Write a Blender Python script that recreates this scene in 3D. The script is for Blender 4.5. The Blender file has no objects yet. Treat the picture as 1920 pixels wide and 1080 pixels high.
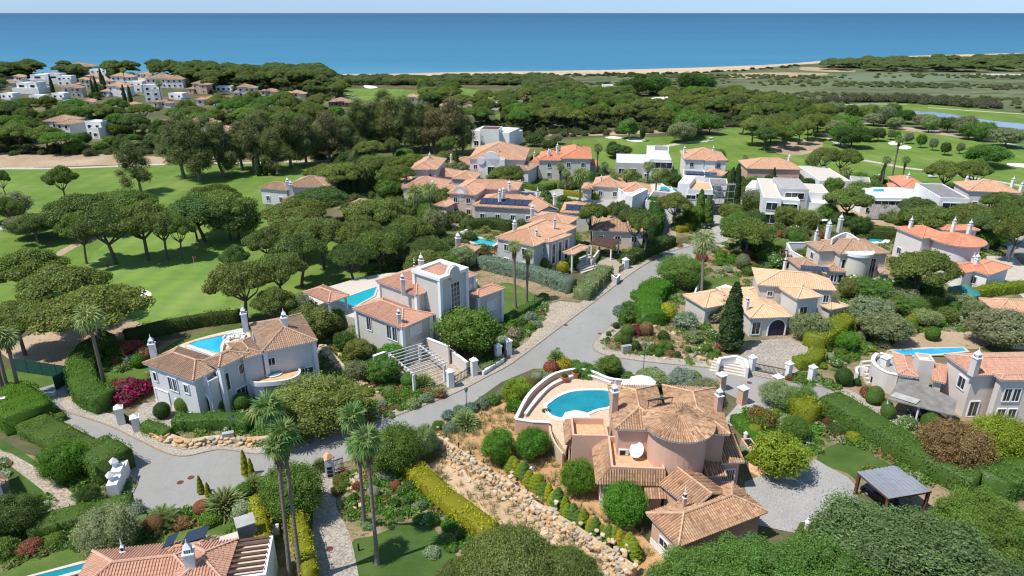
import bpy, math, random
import numpy as np
from mathutils import Vector, Matrix
from mathutils.geometry import tessellate_polygon
R_ = math.radians
random.seed(7); rng = np.random.default_rng(7)
sc = bpy.context.scene
col = sc.collection

# ------------------------------------------------------------------ camera, sky, sun, exposure
H = 50.0
PITCH = R_(21.96)
cam_d = bpy.data.cameras.new('camera'); cam = bpy.data.objects.new('camera', cam_d); col.objects.link(cam)
cam.location = (0, 0, H); cam.rotation_euler = (math.pi/2 - PITCH, 0, 0)
cam_d.lens = 24.0; cam_d.sensor_width = 36.0; cam_d.clip_start = 1.0; cam_d.clip_end = 200000
sc.camera = cam

SUN_EL, SUN_AZ = R_(61), math.atan2(-0.90, -0.42)          # azimuth from +Y towards +X
w = bpy.data.worlds.new('World'); sc.world = w; w.use_nodes = True
nt = w.node_tree; nt.nodes.clear()
sky = nt.nodes.new('ShaderNodeTexSky'); sky.sky_type = 'NISHITA'; sky.sun_disc = False
sky.sun_elevation = SUN_EL; sky.sun_rotation = SUN_AZ; sky.altitude = 50; sky.air_density = 1.0; sky.dust_density = 0.0; sky.ozone_density = 4.0
bg = nt.nodes.new('ShaderNodeBackground'); bg.inputs[1].default_value = 0.15
wo = nt.nodes.new('ShaderNodeOutputWorld')
tn = nt.nodes.new('ShaderNodeMix'); tn.data_type = 'RGBA'; tn.blend_type = 'MULTIPLY'; tn.inputs[0].default_value = 1.0
tc = nt.nodes.new('ShaderNodeTexCoord'); sx = nt.nodes.new('ShaderNodeSeparateXYZ'); nt.links.new(tc.outputs['Generated'], sx.inputs[0])
rp = nt.nodes.new('ShaderNodeValToRGB'); rp.color_ramp.elements[0].position = 0.0; rp.color_ramp.elements[0].color = (.28, .41, .74, 1); rp.color_ramp.elements[1].position = .35; rp.color_ramp.elements[1].color = (1.0, .92, .79, 1)
nt.links.new(sx.outputs[2], rp.inputs[0]); nt.links.new(rp.outputs[0], tn.inputs[7])
nt.links.new(sky.outputs[0], tn.inputs[6]); nt.links.new(tn.outputs[2], bg.inputs[0]); nt.links.new(bg.outputs[0], wo.inputs[0])
sun_d = bpy.data.lights.new('sun', 'SUN'); sun_d.energy = 3.9; sun_d.angle = R_(0.53); sun_d.color = (1.0, 0.95, 0.865)
sun = bpy.data.objects.new('sun', sun_d); col.objects.link(sun)
sv = Vector((math.sin(SUN_AZ)*math.cos(SUN_EL), math.cos(SUN_AZ)*math.cos(SUN_EL), math.sin(SUN_EL)))
sun.rotation_euler = (-sv).to_track_quat('-Z', 'Y').to_euler(); sun.location = (0, 0, 120)
sc.view_settings.view_transform = 'Standard'; sc.view_settings.look = 'None'
sc.view_settings.exposure = 0.50; sc.view_settings.gamma = 1.0; sc.view_settings.use_curve_mapping = False
sc.cycles.max_bounces = 5; sc.cycles.diffuse_bounces = 3; sc.cycles.glossy_bounces = 2
sc.cycles.transmission_bounces = 3; sc.cycles.transparent_max_bounces = 6
sc.cycles.use_denoising = True
sc.cycles.caustics_reflective = False; sc.cycles.caustics_refractive = False
sc.cycles.filter_width = 1.2

# ------------------------------------------------------------------ places: metres on the ground from map bearings
FOC = 1280.0
cP, sP = math.cos(PITCH), math.sin(PITCH)
def P(px, py, z=0.0):
    u = (px-960)/FOC; v = (py-540)/FOC
    d = Vector((u, cP - v*sP, -sP - v*cP))
    t = (H - z)/(-d.z) if d.z < -1e-4 else 9e4
    return Vector((d.x*t, d.y*t, z))
def depth(p):                      # distance along the view axis
    return p.y*cP + (H-p.z)*sP
def proj(p):
    zc = depth(p); yu = p.y*sP - (H-p.z)*cP
    return 960 + FOC*p.x/zc, 540 - FOC*yu/zc

# ------------------------------------------------------------------ tagging
def tag(o, label=None, cat=None, group=None, kind=None):
    if label: o['label'] = label
    if cat: o['category'] = cat
    if group: o['group'] = group
    if kind: o['kind'] = kind
    return o
def empty(name, loc, label=None, cat=None, group=None):
    o = bpy.data.objects.new(name, None); o.location = loc; o.empty_display_size = .5; col.objects.link(o)
    return tag(o, label, cat, group)
def link(name, me, parent=None, loc=(0,0,0)):
    o = bpy.data.objects.new(name, me); o.location = loc; col.objects.link(o)
    if parent is not None: o.parent = parent
    return o
def copy_tree(o, parent=None):
    c = o.copy(); col.objects.link(c); c.parent = parent
    for ch in KIDS.get(o.name, ()): copy_tree(ch, c)
    return c
KIDS = {}
def kids(o, *ch): KIDS.setdefault(o.name, []).extend(ch)

# ------------------------------------------------------------------ materials
def mat(name, build):
    m = bpy.data.materials.new(name); m.use_nodes = True
    t = m.node_tree; t.nodes.clear()
    out = t.nodes.new('ShaderNodeOutputMaterial'); build(t, out); return m
def N(t, kind, **kw):
    n = t.nodes.new('ShaderNode'+kind)
    for k, v in kw.items():
        if k == 'op': n.operation = v
        elif k == 'blend': n.blend_type = v
        elif k.startswith('i_'): n.inputs[k[2:].replace('_', ' ')].default_value = v
        else: setattr(n, k, v)
    return n
def ramp(t, fac, stops, interp='LINEAR'):
    r = t.nodes.new('ShaderNodeValToRGB'); r.color_ramp.interpolation = interp
    el = r.color_ramp.elements
    while len(el) < len(stops): el.new(0.5)
    for e, (p, c) in zip(el, stops): e.position = p; e.color = (*c, 1) if len(c) == 3 else c
    t.links.new(fac, r.inputs[0]); return r.outputs[0]
def noise(t, scale, detail=4, rough=.55, vec=None, stretch=None, dist=0.0):
    n = t.nodes.new('ShaderNodeTexNoise'); n.inputs['Scale'].default_value = scale
    n.inputs['Detail'].default_value = detail; n.inputs['Roughness'].default_value = rough; n.inputs['Distortion'].default_value = dist
    if vec is None:
        g = t.nodes.new('ShaderNodeNewGeometry'); vec = g.outputs['Position']
    if stretch:
        mp = t.nodes.new('ShaderNodeMapping'); mp.inputs['Scale'].default_value = stretch[:3]
        if len(stretch) > 3: mp.inputs['Rotation'].default_value = (0, 0, stretch[3])
        t.links.new(vec, mp.inputs[0]); vec = mp.outputs[0]
    t.links.new(vec, n.inputs['Vector']); return n.outputs['Fac']
def mix(t, fac, a, b, blend='MIX'):
    m = t.nodes.new('ShaderNodeMix'); m.data_type = 'RGBA'; m.blend_type = blend
    for k, v in (('0', fac), ('6', a), ('7', b)):
        i = m.inputs[int(k)]
        if hasattr(v, 'is_output') or hasattr(v, 'links'): t.links.new(v, i)
        else: i.default_value = v if k == '0' else ((*v, 1) if len(v) == 3 else v)
    return m.outputs[2]
def mth(t, op, a, b=0.0):
    m = t.nodes.new('ShaderNodeMath'); m.operation = op
    for i, v in enumerate((a, b)):
        if hasattr(v, 'links'): t.links.new(v, m.inputs[i])
        else: m.inputs[i].default_value = v
    return m.outputs[0]
def bump(t, h, strength=.3, dist=.05):
    b = t.nodes.new('ShaderNodeBump'); b.inputs['Strength'].default_value = strength; b.inputs['Distance'].default_value = dist
    t.links.new(h, b.inputs['Height']); return b.outputs[0]
def bsdf(t, out, color, rough=.8, normal=None, metal=0.0, spec=.3, **kw):
    p = t.nodes.new('ShaderNodeBsdfPrincipled')
    for k, v in (('Base Color', color), ('Roughness', rough), ('Metallic', metal), ('Specular IOR Level', spec)):
        if hasattr(v, 'links'): t.links.new(v, p.inputs[k])
        else: p.inputs[k].default_value = (*v, 1) if isinstance(v, tuple) and len(v) == 3 else v
    if normal is not None: t.links.new(normal, p.inputs['Normal'])
    t.links.new(p.outputs[0], out.inputs[0]); return p
def attr(t, name='rnd'):
    a = t.nodes.new('ShaderNodeAttribute'); a.attribute_name = name; return a.outputs['Fac']

def plain(name, c, rough=.75, var=.12, scale=1.5, metal=0.0, spec=.3, bs=.15, fine=12):
    def b(t, out):
        n = noise(t, scale, 5); n2 = noise(t, fine, 3)
        lo = tuple(x*(1-var) for x in c); hi = tuple(min(1, x*(1+var)) for x in c)
        c1 = ramp(t, n, [(.3, lo), (.7, hi)])
        bsdf(t, out, c1, rough, bump(t, n2, bs, .02), metal, spec)
    return mat(name, b)
def stucco(name, c, dirt=(.25,.22,.18)):
    def b(t, out):
        n = noise(t, .5, 6, .6); s = noise(t, 1.0, 5, .6, stretch=(2.5, 2.5, .25)); f = noise(t, 14, 3)
        c1 = ramp(t, n, [(.3, tuple(x*.94 for x in c)), (.7, tuple(min(1, x*1.05) for x in c))])
        k = ramp(t, s, [(.56, (0,0,0)), (.78, (.28,.28,.28))])
        c2 = mix(t, k, c1, tuple(x*.6+y*.2 for x, y in zip(c, dirt)))
        bsdf(t, out, c2, .85, bump(t, f, .2, .015), spec=.2)
    return mat(name, b)
def tile_mat(name, a, b_, c, stain=(.16,.12,.09), amt=.5):
    def f(t, out):
        r = attr(t)
        c1 = ramp(t, r, [(.05, a), (.45, b_), (.95, c)])
        n = noise(t, .45, 6, .65); n2 = noise(t, 3.0, 4, .6)
        k = ramp(t, n, [(.42, (0,0,0)), (.75, (amt,)*3)])
        c2 = mix(t, k, c1, stain)
        k2 = ramp(t, n2, [(.55, (0,0,0)), (.8, (.35,)*3)])
        c3 = mix(t, k2, c2, tuple(x*.9+.03 for x in c))
        bsdf(t, out, c3, .85, bump(t, n2, .25, .03), spec=.15)
    return mat(name, f)

M = {}
M['tile_peach'] = tile_mat('roof tile peach', (.44,.24,.15), (.54,.32,.21), (.63,.43,.29), (.34,.24,.18), .35)
M['tile_pink'] = tile_mat('roof tile salmon', (.46,.235,.16), (.54,.31,.22), (.62,.40,.28), (.38,.24,.19), .3)
M['tile_old'] = tile_mat('roof tile weathered', (.22,.12,.07), (.49,.29,.17), (.63,.43,.275), (.20,.15,.115), .5)
M['tile_brown'] = tile_mat('roof tile brown mixed', (.27,.165,.105), (.41,.265,.175), (.53,.37,.255), (.27,.20,.155), .45)
M['tile_cream'] = tile_mat('roof tile pale apricot', (.56,.36,.22), (.65,.44,.28), (.72,.52,.35), (.46,.33,.22), .3)
M['tile_orange']= tile_mat('roof tile orange', (.50,.19,.11), (.58,.25,.15), (.64,.32,.20), (.42,.19,.12), .3)
M['tile_dark']  = tile_mat('roof tile dark brown', (.07,.04,.035), (.12,.07,.055), (.16,.10,.08), (.05,.04,.035), .3)
for k, c in dict(white=(.74,.74,.73), lavender=(.59,.59,.60), greybeige=(.56,.53,.485), pink=(.60,.385,.29), pinkpale=(.60,.46,.40), grey=(.47,.465,.46),
                 grey2=(.44,.43,.42), tan=(.58,.54,.48), palebeige=(.62,.56,.52), lilac=(.67,.615,.60), cream=(.62,.58,.5), peachwall=(.54,.36,.28), darkred=(.25,.11,.09)).items():
    M[k] = stucco('stucco '+k, c)
M['trim'] = stucco('painted trim white', (.76,.76,.77))
M['terracotta'] = plain('terracotta paving', (.62,.37,.21), .8, .2, 2.2)
M['terrace'] = plain('sandstone terrace paving', (.56,.43,.30), .8, .16, 2.5)
M['stonedeck'] = plain('pale stone deck', (.55,.50,.43), .75, .1, 2)
M['concrete'] = plain('concrete', (.36,.35,.33), .85, .15, 1)
M['greyroof'] = plain('grey felt roof', (.22,.215,.21), .9, .2, .8)
M['slate_grey'] = plain('weathered grey wood', (.20,.185,.175), .85, .25, 1.2)
M['brownwood'] = plain('brown timber', (.11,.055,.035), .7, .3, 3)
M['paleslat'] = plain('pale painted timber', (.6,.59,.57), .7, .1, 3)
M['darkmetal'] = plain('dark metal', (.03,.032,.035), .45, .2, 3, .6)
M['greenmetal'] = plain('green painted metal', (.02,.07,.06), .5, .2, 3)
M['greenroof'] = plain('green canvas', (.045,.20,.19), .7, .15, 1)
M['rust'] = plain('rusty steel', (.13,.045,.03), .8, .3, 3)
M['blackplastic'] = plain('black plastic', (.015,.015,.016), .5, .1, 3)
M['dishwhite'] = plain('dish enamel', (.8,.8,.8), .5, .04, 3)
M['pot'] = plain('terracotta pot', (.45,.14,.07), .8, .15, 4)
M['shutter'] = plain('white shutter', (.68,.68,.68), .6, .05, 3)
M['skin'] = plain('skin', (.45,.25,.17), .6, .05, 3)
M['redcloth'] = plain('red cloth', (.35,.03,.03), .8, .1, 3)
M['navycloth_archshade'] = plain('dark cloth and arch shade', (.03,.03,.05), .8, .1, 3)  # trousers and cap; in archways its dark colour paints the recess shade
M['bluecloth'] = plain('blue cloth', (.03,.12,.35), .8, .1, 3)
M['carsilver'] = plain('silver car paint', (.45,.47,.5), .25, .03, 1, .6, .6, 0)
M['carwhite'] = plain('white car paint', (.78,.78,.78), .25, .02, 1, 0, .6, 0)
M['carblack'] = plain('black car paint', (.012,.013,.016), .2, .02, 1, .2, .7, 0)
M['rubber'] = plain('tyre rubber', (.02,.02,.02), .9, .1, 5)
def _glass(t, out):
    n = noise(t, .7, 2)
    c = ramp(t, n, [(.35, (.012,.016,.02)), (.7, (.05,.06,.065))])
    bsdf(t, out, c, .08, None, 0, .8)
M['glass'] = mat('window glass', _glass)
def _glassg(t, out): bsdf(t, out, (.16,.30,.30), .12, None, 0, .8)
M['glassgreen'] = mat('green pool glass', _glassg)
def _solar(t, out):
    g = t.nodes.new('ShaderNodeTexCoord'); br = t.nodes.new('ShaderNodeTexBrick')
    br.offset = 0; br.inputs['Scale'].default_value = 6; br.inputs['Mortar Size'].default_value = .02
    br.inputs['Color1'].default_value = (.018,.03,.07,1); br.inputs['Color2'].default_value = (.022,.038,.085,1); br.inputs['Mortar'].default_value = (.10,.12,.15,1)
    br.inputs['Brick Width'].default_value = .5; br.inputs['Row Height'].default_value = .5
    t.links.new(g.outputs['Object'], br.inputs['Vector']); bsdf(t, out, br.outputs[0], .15, None, 0, .7)
M['solar'] = mat('solar cells', _solar)
def _metalroof(t, out):
    n = noise(t, .35, 5, .6, stretch=(1, .25, 1, .5)); n2 = noise(t, 1.3, 4, .6, stretch=(.5, 2, 1, .4))
    c = ramp(t, n, [(.35, (.30,.315,.35)), (.55, (.24,.245,.27)), (.68, (.33,.29,.25))])
    c = mix(t, ramp(t, n2, [(.5, (0,)*3), (.75, (.5,)*3)]), c, (.15,.13,.12))
    bsdf(t, out, c, .4, None, .2, .4)
M['metalroof'] = mat('galvanised sheet roof', _metalroof)
def water_mat(name, shallow, deep, scale=.35, rough=.05):
    def f(t, out):
        n = noise(t, scale, 3, .5); v = t.nodes.new('ShaderNodeTexVoronoi'); v.inputs['Scale'].default_value = 1.4; v.feature = 'SMOOTH_F1'
        g = t.nodes.new('ShaderNodeNewGeometry'); t.links.new(g.outputs['Position'], v.inputs['Vector'])
        c = ramp(t, n, [(.3, deep), (.72, shallow)])
        c = mix(t, ramp(t, v.outputs['Distance'], [(.0, (0,)*3), (.7, (.35,)*3)]), c, tuple(min(1, x*1.25) for x in shallow))
        n2 = noise(t, 2.5, 3)
        bsdf(t, out, c, rough, bump(t, n2, .12, .05), 0, .5)
    return mat(name, f)
M['pool_teal'] = water_mat('pool water teal', (.012,.24,.29), (.008,.17,.235))
M['pool_blue'] = water_mat('pool water blue', (.03,.42,.68), (.018,.28,.55))
M['pool_aqua'] = water_mat('pool water aqua', (.02,.38,.46), (.015,.30,.38))
def _pooltile(t, out):
    n = noise(t, 6, 2); bsdf(t, out, ramp(t, n, [(.4, (.02,.13,.28)), (.6, (.03,.22,.4))]), .4)
M['pooltile'] = mat('pool mosaic', _pooltile)

# foliage: tint comes from each plant's own colour, leaf to leaf variation from an attribute
def leafmat(name, trans=.3, flower=None, famt=0.0, rough=.6):
    def f(t, out):
        oi = t.nodes.new('ShaderNodeObjectInfo'); r = attr(t)
        v = t.nodes.new('ShaderNodeHueSaturation')
        t.links.new(oi.outputs['Color'], v.inputs['Color'])
        hue = mth(t, 'ADD', mth(t, 'MULTIPLY', oi.outputs['Random'], .03), .478)
        hue = mth(t, 'ADD', hue, mth(t, 'MULTIPLY', r, .022))
        t.links.new(hue, v.inputs['Hue'])
        val = mth(t, 'ADD', mth(t, 'MULTIPLY', r, 1.3), .42)
        t.links.new(val, v.inputs['Value'])
        c = v.outputs[0]
        # yellowish tips
        c = mix(t, ramp(t, r, [(.72, (0,)*3), (1.0, (.35,)*3)]), c, (.26,.25,.07))
        if flower: c = mix(t, ramp(t, attr(t, 'fl'), [(1-famt, (0,)*3), (1-famt+.02, (1,)*3)], 'LINEAR'), c, flower)
        d = t.nodes.new('ShaderNodeBsdfDiffuse'); tr = t.nodes.new('ShaderNodeBsdfTranslucent'); gl = t.nodes.new('ShaderNodeBsdfGlossy')
        gl.inputs['Roughness'].default_value = .45; gl.inputs['Color'].default_value = (.75,.8,.85,1)
        t.links.new(c, d.inputs[0]); t.links.new(mix(t, 1.0, c, (1.25,1.25,.7), 'MULTIPLY'), tr.inputs[0])
        m = t.nodes.new('ShaderNodeMixShader'); m.inputs[0].default_value = trans
        t.links.new(d.outputs[0], m.inputs[1]); t.links.new(tr.outputs[0], m.inputs[2])
        m2 = t.nodes.new('ShaderNodeMixShader'); m2.inputs[0].default_value = .012
        t.links.new(m.outputs[0], m2.inputs[1]); t.links.new(gl.outputs[0], m2.inputs[2])
        t.links.new(m2.outputs[0], out.inputs[0])
    return mat(name, f)
M['leaf'] = leafmat('foliage')
M['leaf_magenta'] = leafmat('foliage with magenta blossom', .3, (.42,.012,.12), .55)
M['leaf_violet'] = leafmat('foliage with violet blossom', .3, (.33,.25,.55), .5)
M['leaf_white'] = leafmat('foliage with white blossom', .3, (.75,.76,.7), .16)
M['leaf_red'] = leafmat('foliage with red tips', .3, (.32,.06,.035), .35)
M['leaf_yellow'] = leafmat('foliage with yellow tips', .3, (.50,.36,.03), .45)
M['bark'] = plain('bark', (.13,.105,.085), .95, .35, 3, fine=20, bs=.6)
M['barkpale'] = plain('grey bark', (.22,.20,.18), .95, .3, 3, fine=20, bs=.6)
def _palmbark(t, out):
    w_ = t.nodes.new('ShaderNodeTexWave'); w_.bands_direction = 'Z'; w_.inputs['Scale'].default_value = 2.2; w_.inputs['Distortion'].default_value = 1.2
    g = t.nodes.new('ShaderNodeNewGeometry'); t.links.new(g.outputs['Position'], w_.inputs['Vector'])
    c = ramp(t, w_.outputs['Fac'], [(.2, (.15,.12,.095)), (.8, (.27,.23,.19))])
    bsdf(t, out, c, .95, bump(t, w_.outputs['Fac'], .5, .05))
M['palmbark'] = mat('palm bark', _palmbark)
M['deadleaf'] = plain('dry palm skirt', (.16,.115,.07), .95, .3, 5)

# ground
def ground_mat(name, stops, scale=.12, fine=2.5, stretch=None, rough=.95, bs=.5, bd=.08, speck=None, detail=7):
    def f(t, out):
        n = noise(t, scale, detail, .6, stretch=stretch); n2 = noise(t, fine, 5, .65)
        c = ramp(t, n, stops)
        c = mix(t, ramp(t, n2, [(.3, (.55,)*3), (.5, (0,)*3)]), c, mix(t, 1.0, c, (.62,.64,.6), 'MULTIPLY'))
        c = mix(t, ramp(t, n2, [(.5, (0,)*3), (.75, (.5,)*3)]), c, mix(t, 1.0, c, (1.3,1.25,1.2), 'MULTIPLY'))
        if speck:
            s = noise(t, speck[1], 3, .7)
            c = mix(t, ramp(t, s, [(speck[2], (0,)*3), (speck[2]+.06, (1,)*3)]), c, speck[0])
        bsdf(t, out, c, rough, bump(t, n2, bs, bd), spec=.1)
    return mat(name, f)
M['earth'] = ground_mat('scrubby earth', [(.3, (.07,.085,.035)), (.5, (.10,.10,.05)), (.62, (.17,.14,.085)), (.8, (.24,.19,.12))], .05, 1.2)
M['soil'] = ground_mat('garden soil', [(.3, (.09,.11,.04)), (.44, (.17,.155,.08)), (.55, (.30,.22,.14)), (.8, (.36,.28,.19))], .16, 3, speck=((.10,.12,.045), 1.6, .56))
M['redsoil'] = ground_mat('ochre soil', [(.3, (.40,.235,.115)), (.55, (.48,.29,.15)), (.8, (.53,.36,.21))], .15, 2.2, speck=((.27,.23,.10), 1.1, .66))
M['sandsoil'] = ground_mat('bare sandy plot', [(.3, (.44,.31,.19)), (.55, (.54,.40,.27)), (.8, (.60,.48,.35))], .14, 1.1, bs=.9, bd=.2, speck=((.25,.20,.12), .8, .67))
def _lawn(c1, c2, c3, sc_=.05, stripe=.25, rot=.3, fine=5.0):
    def f(t, out):
        n = noise(t, sc_, 6, .6); n1 = noise(t, .35, 4, .6, stretch=(.35, 1.6, 1, rot)); n2 = noise(t, fine, 4, .7)
        c = ramp(t, n, [(.3, c1), (.52, c2), (.75, c3)])
        wv = t.nodes.new('ShaderNodeTexWave'); wv.inputs['Scale'].default_value = .055; wv.inputs['Distortion'].default_value = 7; wv.inputs['Detail'].default_value = 2; wv.inputs['Detail Scale'].default_value=.4
        g = t.nodes.new('ShaderNodeNewGeometry'); t.links.new(g.outputs['Position'], wv.inputs['Vector'])
        c = mix(t, mth(t, 'MULTIPLY', wv.outputs['Fac'], stripe), c, mix(t, 1.0, c, (1.25,1.2,.95), 'MULTIPLY'))
        c = mix(t, ramp(t, n1, [(.35, (.5,)*3), (.55, (0,)*3)]), c, mix(t, 1.0, c, (.72,.8,.7), 'MULTIPLY'))
        c = mix(t, ramp(t, n2, [(.4, (.4,)*3), (.6, (0,)*3)]), c, mix(t, 1.0, c, (.65,.72,.6), 'MULTIPLY'))
        bsdf(t, out, c, .9, bump(t, n2, .5, .06), spec=.08)
    return f
M['fairway'] = mat('golf fairway turf', _lawn((.10,.17,.034), (.14,.215,.048), (.205,.26,.08), .05, .5))
M['green'] = mat('putting green turf', _lawn((.125,.21,.048), (.16,.25,.06), (.21,.28,.09), .07, .7, .8))
M['rough_grass'] = mat('dry rough grass', _lawn((.10,.12,.04), (.15,.16,.06), (.22,.20,.09)))
M['lawn'] = mat('garden lawn', _lawn((.075,.12,.028), (.10,.155,.035), (.15,.19,.065), .2, .15))
M['turf_dark'] = mat('dense lawn', _lawn((.05,.09,.022), (.07,.12,.03), (.10,.145,.04), .25, .15))
def _road(t, out):
    n = noise(t, .12, 5, .6, stretch=(1,.35,1,-.55)); n2 = noise(t, 9, 3); n3 = noise(t, .5, 6, .7)
    c = ramp(t, n, [(.3, (.27,.262,.248)), (.7, (.33,.322,.305))])
    c = mix(t, ramp(t, n3, [(.52, (0,)*3), (.72, (.5,)*3)]), c, (.21,.205,.195))
    n4 = noise(t, .16, 3, .5, stretch=(1,.12,1,-.62)); c = mix(t, ramp(t, n4, [(.52, (0,)*3), (.66, (.4,)*3)]), c, (.36,.35,.335))
    v = t.nodes.new('ShaderNodeTexVoronoi'); v.feature = 'DISTANCE_TO_EDGE'; v.inputs['Scale'].default_value = .16; g = t.nodes.new('ShaderNodeNewGeometry'); t.links.new(g.outputs['Position'], v.inputs['Vector'])
    c = mix(t, ramp(t, v.outputs['Distance'], [(.0, (.16,)*3), (.008, (0,)*3)]), c, (.15,.145,.14))
    c = mix(t, ramp(t, n2, [(.4, (.3,)*3), (.6, (0,)*3)]), c, (.2,.2,.19))
    bsdf(t, out, c, .9, bump(t, n2, .3, .01), spec=.15)
M['road'] = mat('worn pale asphalt', _road)
def cobble(name, c1, c2, sz=4.0, joint=(.18,.15,.12)):
    def f(t, out):
        g = t.nodes.new('ShaderNodeNewGeometry'); v = t.nodes.new('ShaderNodeTexVoronoi'); v.inputs['Scale'].default_value = sz
        t.links.new(g.outputs['Position'], v.inputs['Vector'])
        n = noise(t, .3, 5)
        c = mix(t, v.outputs['Color'], c1, c2)
        c = mix(t, ramp(t, n, [(.4, (0,)*3), (.75, (.5,)*3)]), c, tuple(x*.7 for x in c1))
        c = mix(t, ramp(t, v.outputs['Distance'], [(.42, (0,)*3), (.62, (.6,)*3)]), c, joint)
        bsdf(t, out, c, .9, bump(t, v.outputs['Distance'], .3, .02), spec=.15)
    return mat(name, f)
M['cobble'] = cobble('limestone setts', (.37,.33,.28), (.46,.42,.36))
M['cobble2'] = cobble('warm setts', (.42,.35,.27), (.50,.43,.34))
M['pavement'] = cobble('pavement setts', (.42,.375,.32), (.48,.44,.385), 6)
M['gravel'] = cobble('grey gravel', (.34,.33,.32), (.42,.41,.40), 7, (.24,.23,.22))
M['kerb'] = plain('kerb stone', (.30,.23,.17), .9, .2, 2)
M['path'] = plain('concrete path', (.46,.42,.36), .9, .12, .8)
M['sandpath'] = ground_mat('sandy track', [(.3, (.30,.21,.135)), (.6, (.42,.32,.22)), (.85, (.48,.38,.27))], .08, 1.5, speck=((.14,.14,.06), .5, .62))
M['bunker'] = ground_mat('bunker sand', [(.3, (.66,.62,.55)), (.7, (.74,.70,.63))], .3, 2, bs=.2)
M['beach'] = ground_mat('beach sand', [(.3, (.40,.29,.18)), (.5, (.50,.39,.26)), (.75, (.56,.46,.33))], .03, .4, stretch=(.5,2,1,.3), speck=((.17,.16,.08), .12, .62))
M['marking'] = plain('faded road paint', (.52,.52,.5), .8, .15, 4)
def _marsh(t, out):
    n = noise(t, .011, 8, .65, stretch=(.45, 2.2, 1, -.05)); n2 = noise(t, .16, 6, .7, stretch=(.5, 1.6, 1)); n3 = noise(t, .035, 6, .6, stretch=(.3, 2.6, 1, .04)); n5 = noise(t, .05, 7, .7, stretch=(.5, 1.3, 1))
    c = ramp(t, n, [(.28, (.09,.115,.055)), (.45, (.125,.155,.075)), (.56, (.16,.185,.10)), (.70, (.21,.215,.13))])
    c = mix(t, ramp(t, n3, [(.5, (0,)*3), (.66, (.9,)*3)]), c, (.14,.12,.08))
    c = mix(t, ramp(t, n5, [(.4, (.85,)*3), (.54, (0,)*3)]), c, (.06,.085,.035))
    c = mix(t, ramp(t, n2, [(.36, (.6,)*3), (.5, (0,)*3)]), c, (.065,.085,.04))
    bsdf(t, out, c, .95, bump(t, n2, .8, .6), spec=.05)
M['marsh'] = mat('reed marsh', _marsh)
def _sea(t, out):
    g = t.nodes.new('ShaderNodeNewGeometry'); s = t.nodes.new('ShaderNodeSeparateXYZ'); t.links.new(g.outputs['Position'], s.inputs[0])
    dn = mth(t, 'LOGARITHM', mth(t, 'MAXIMUM', s.outputs[1], 100.0), 10.0)
    k = mth(t, 'DIVIDE', mth(t, 'SUBTRACT', dn, 2.75), 1.6)
    n = noise(t, .0016, 6, .6, stretch=(.35, 1.5, 1, .1)); n2 = noise(t, .02, 5, .7, stretch=(.3, 1.5, 1, .12))
    kk = mth(t, 'ADD', k, mth(t, 'MULTIPLY', mth(t, 'SUBTRACT', n, .5), .35))
    c = ramp(t, kk, [(.0, (.075,.25,.35)), (.10, (.038,.175,.285)), (.4, (.022,.12,.225)), (.8, (.015,.085,.17))])
    c = mix(t, ramp(t, n2, [(.42, (.35,)*3), (.55, (0,)*3)]), c, mix(t, 1.0, c, (.82,.86,.9), 'MULTIPLY'))
    w1 = noise(t, .12, 6, .65, stretch=(.5, 1.6, 1, .15))
    p = bsdf(t, out, c, .42, bump(t, w1, 1.0, 1.2), spec=.1)
M['sea'] = mat('sea water', _sea)
M['pond'] = water_mat('pond water', (.20,.24,.26), (.15,.19,.21), .05, .15)
def _stone(t, out):
    oi = t.nodes.new('ShaderNodeObjectInfo'); n = noise(t, 4, 5)
    c = ramp(t, oi.outputs['Random'], [(0, (.50,.36,.20)), (.35, (.58,.45,.29)), (.55, (.36,.34,.31)), (.75, (.56,.33,.14)), (1, (.62,.54,.42))])
    c = mix(t, ramp(t, n, [(.4, (.4,)*3), (.6, (0,)*3)]), c, mix(t, 1.0, c, (.6,.6,.6), 'MULTIPLY'))
    bsdf(t, out, c, .9, bump(t, n, .5, .05), spec=.15)
M['stone'] = mat('rough ochre limestone', _stone)

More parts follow.
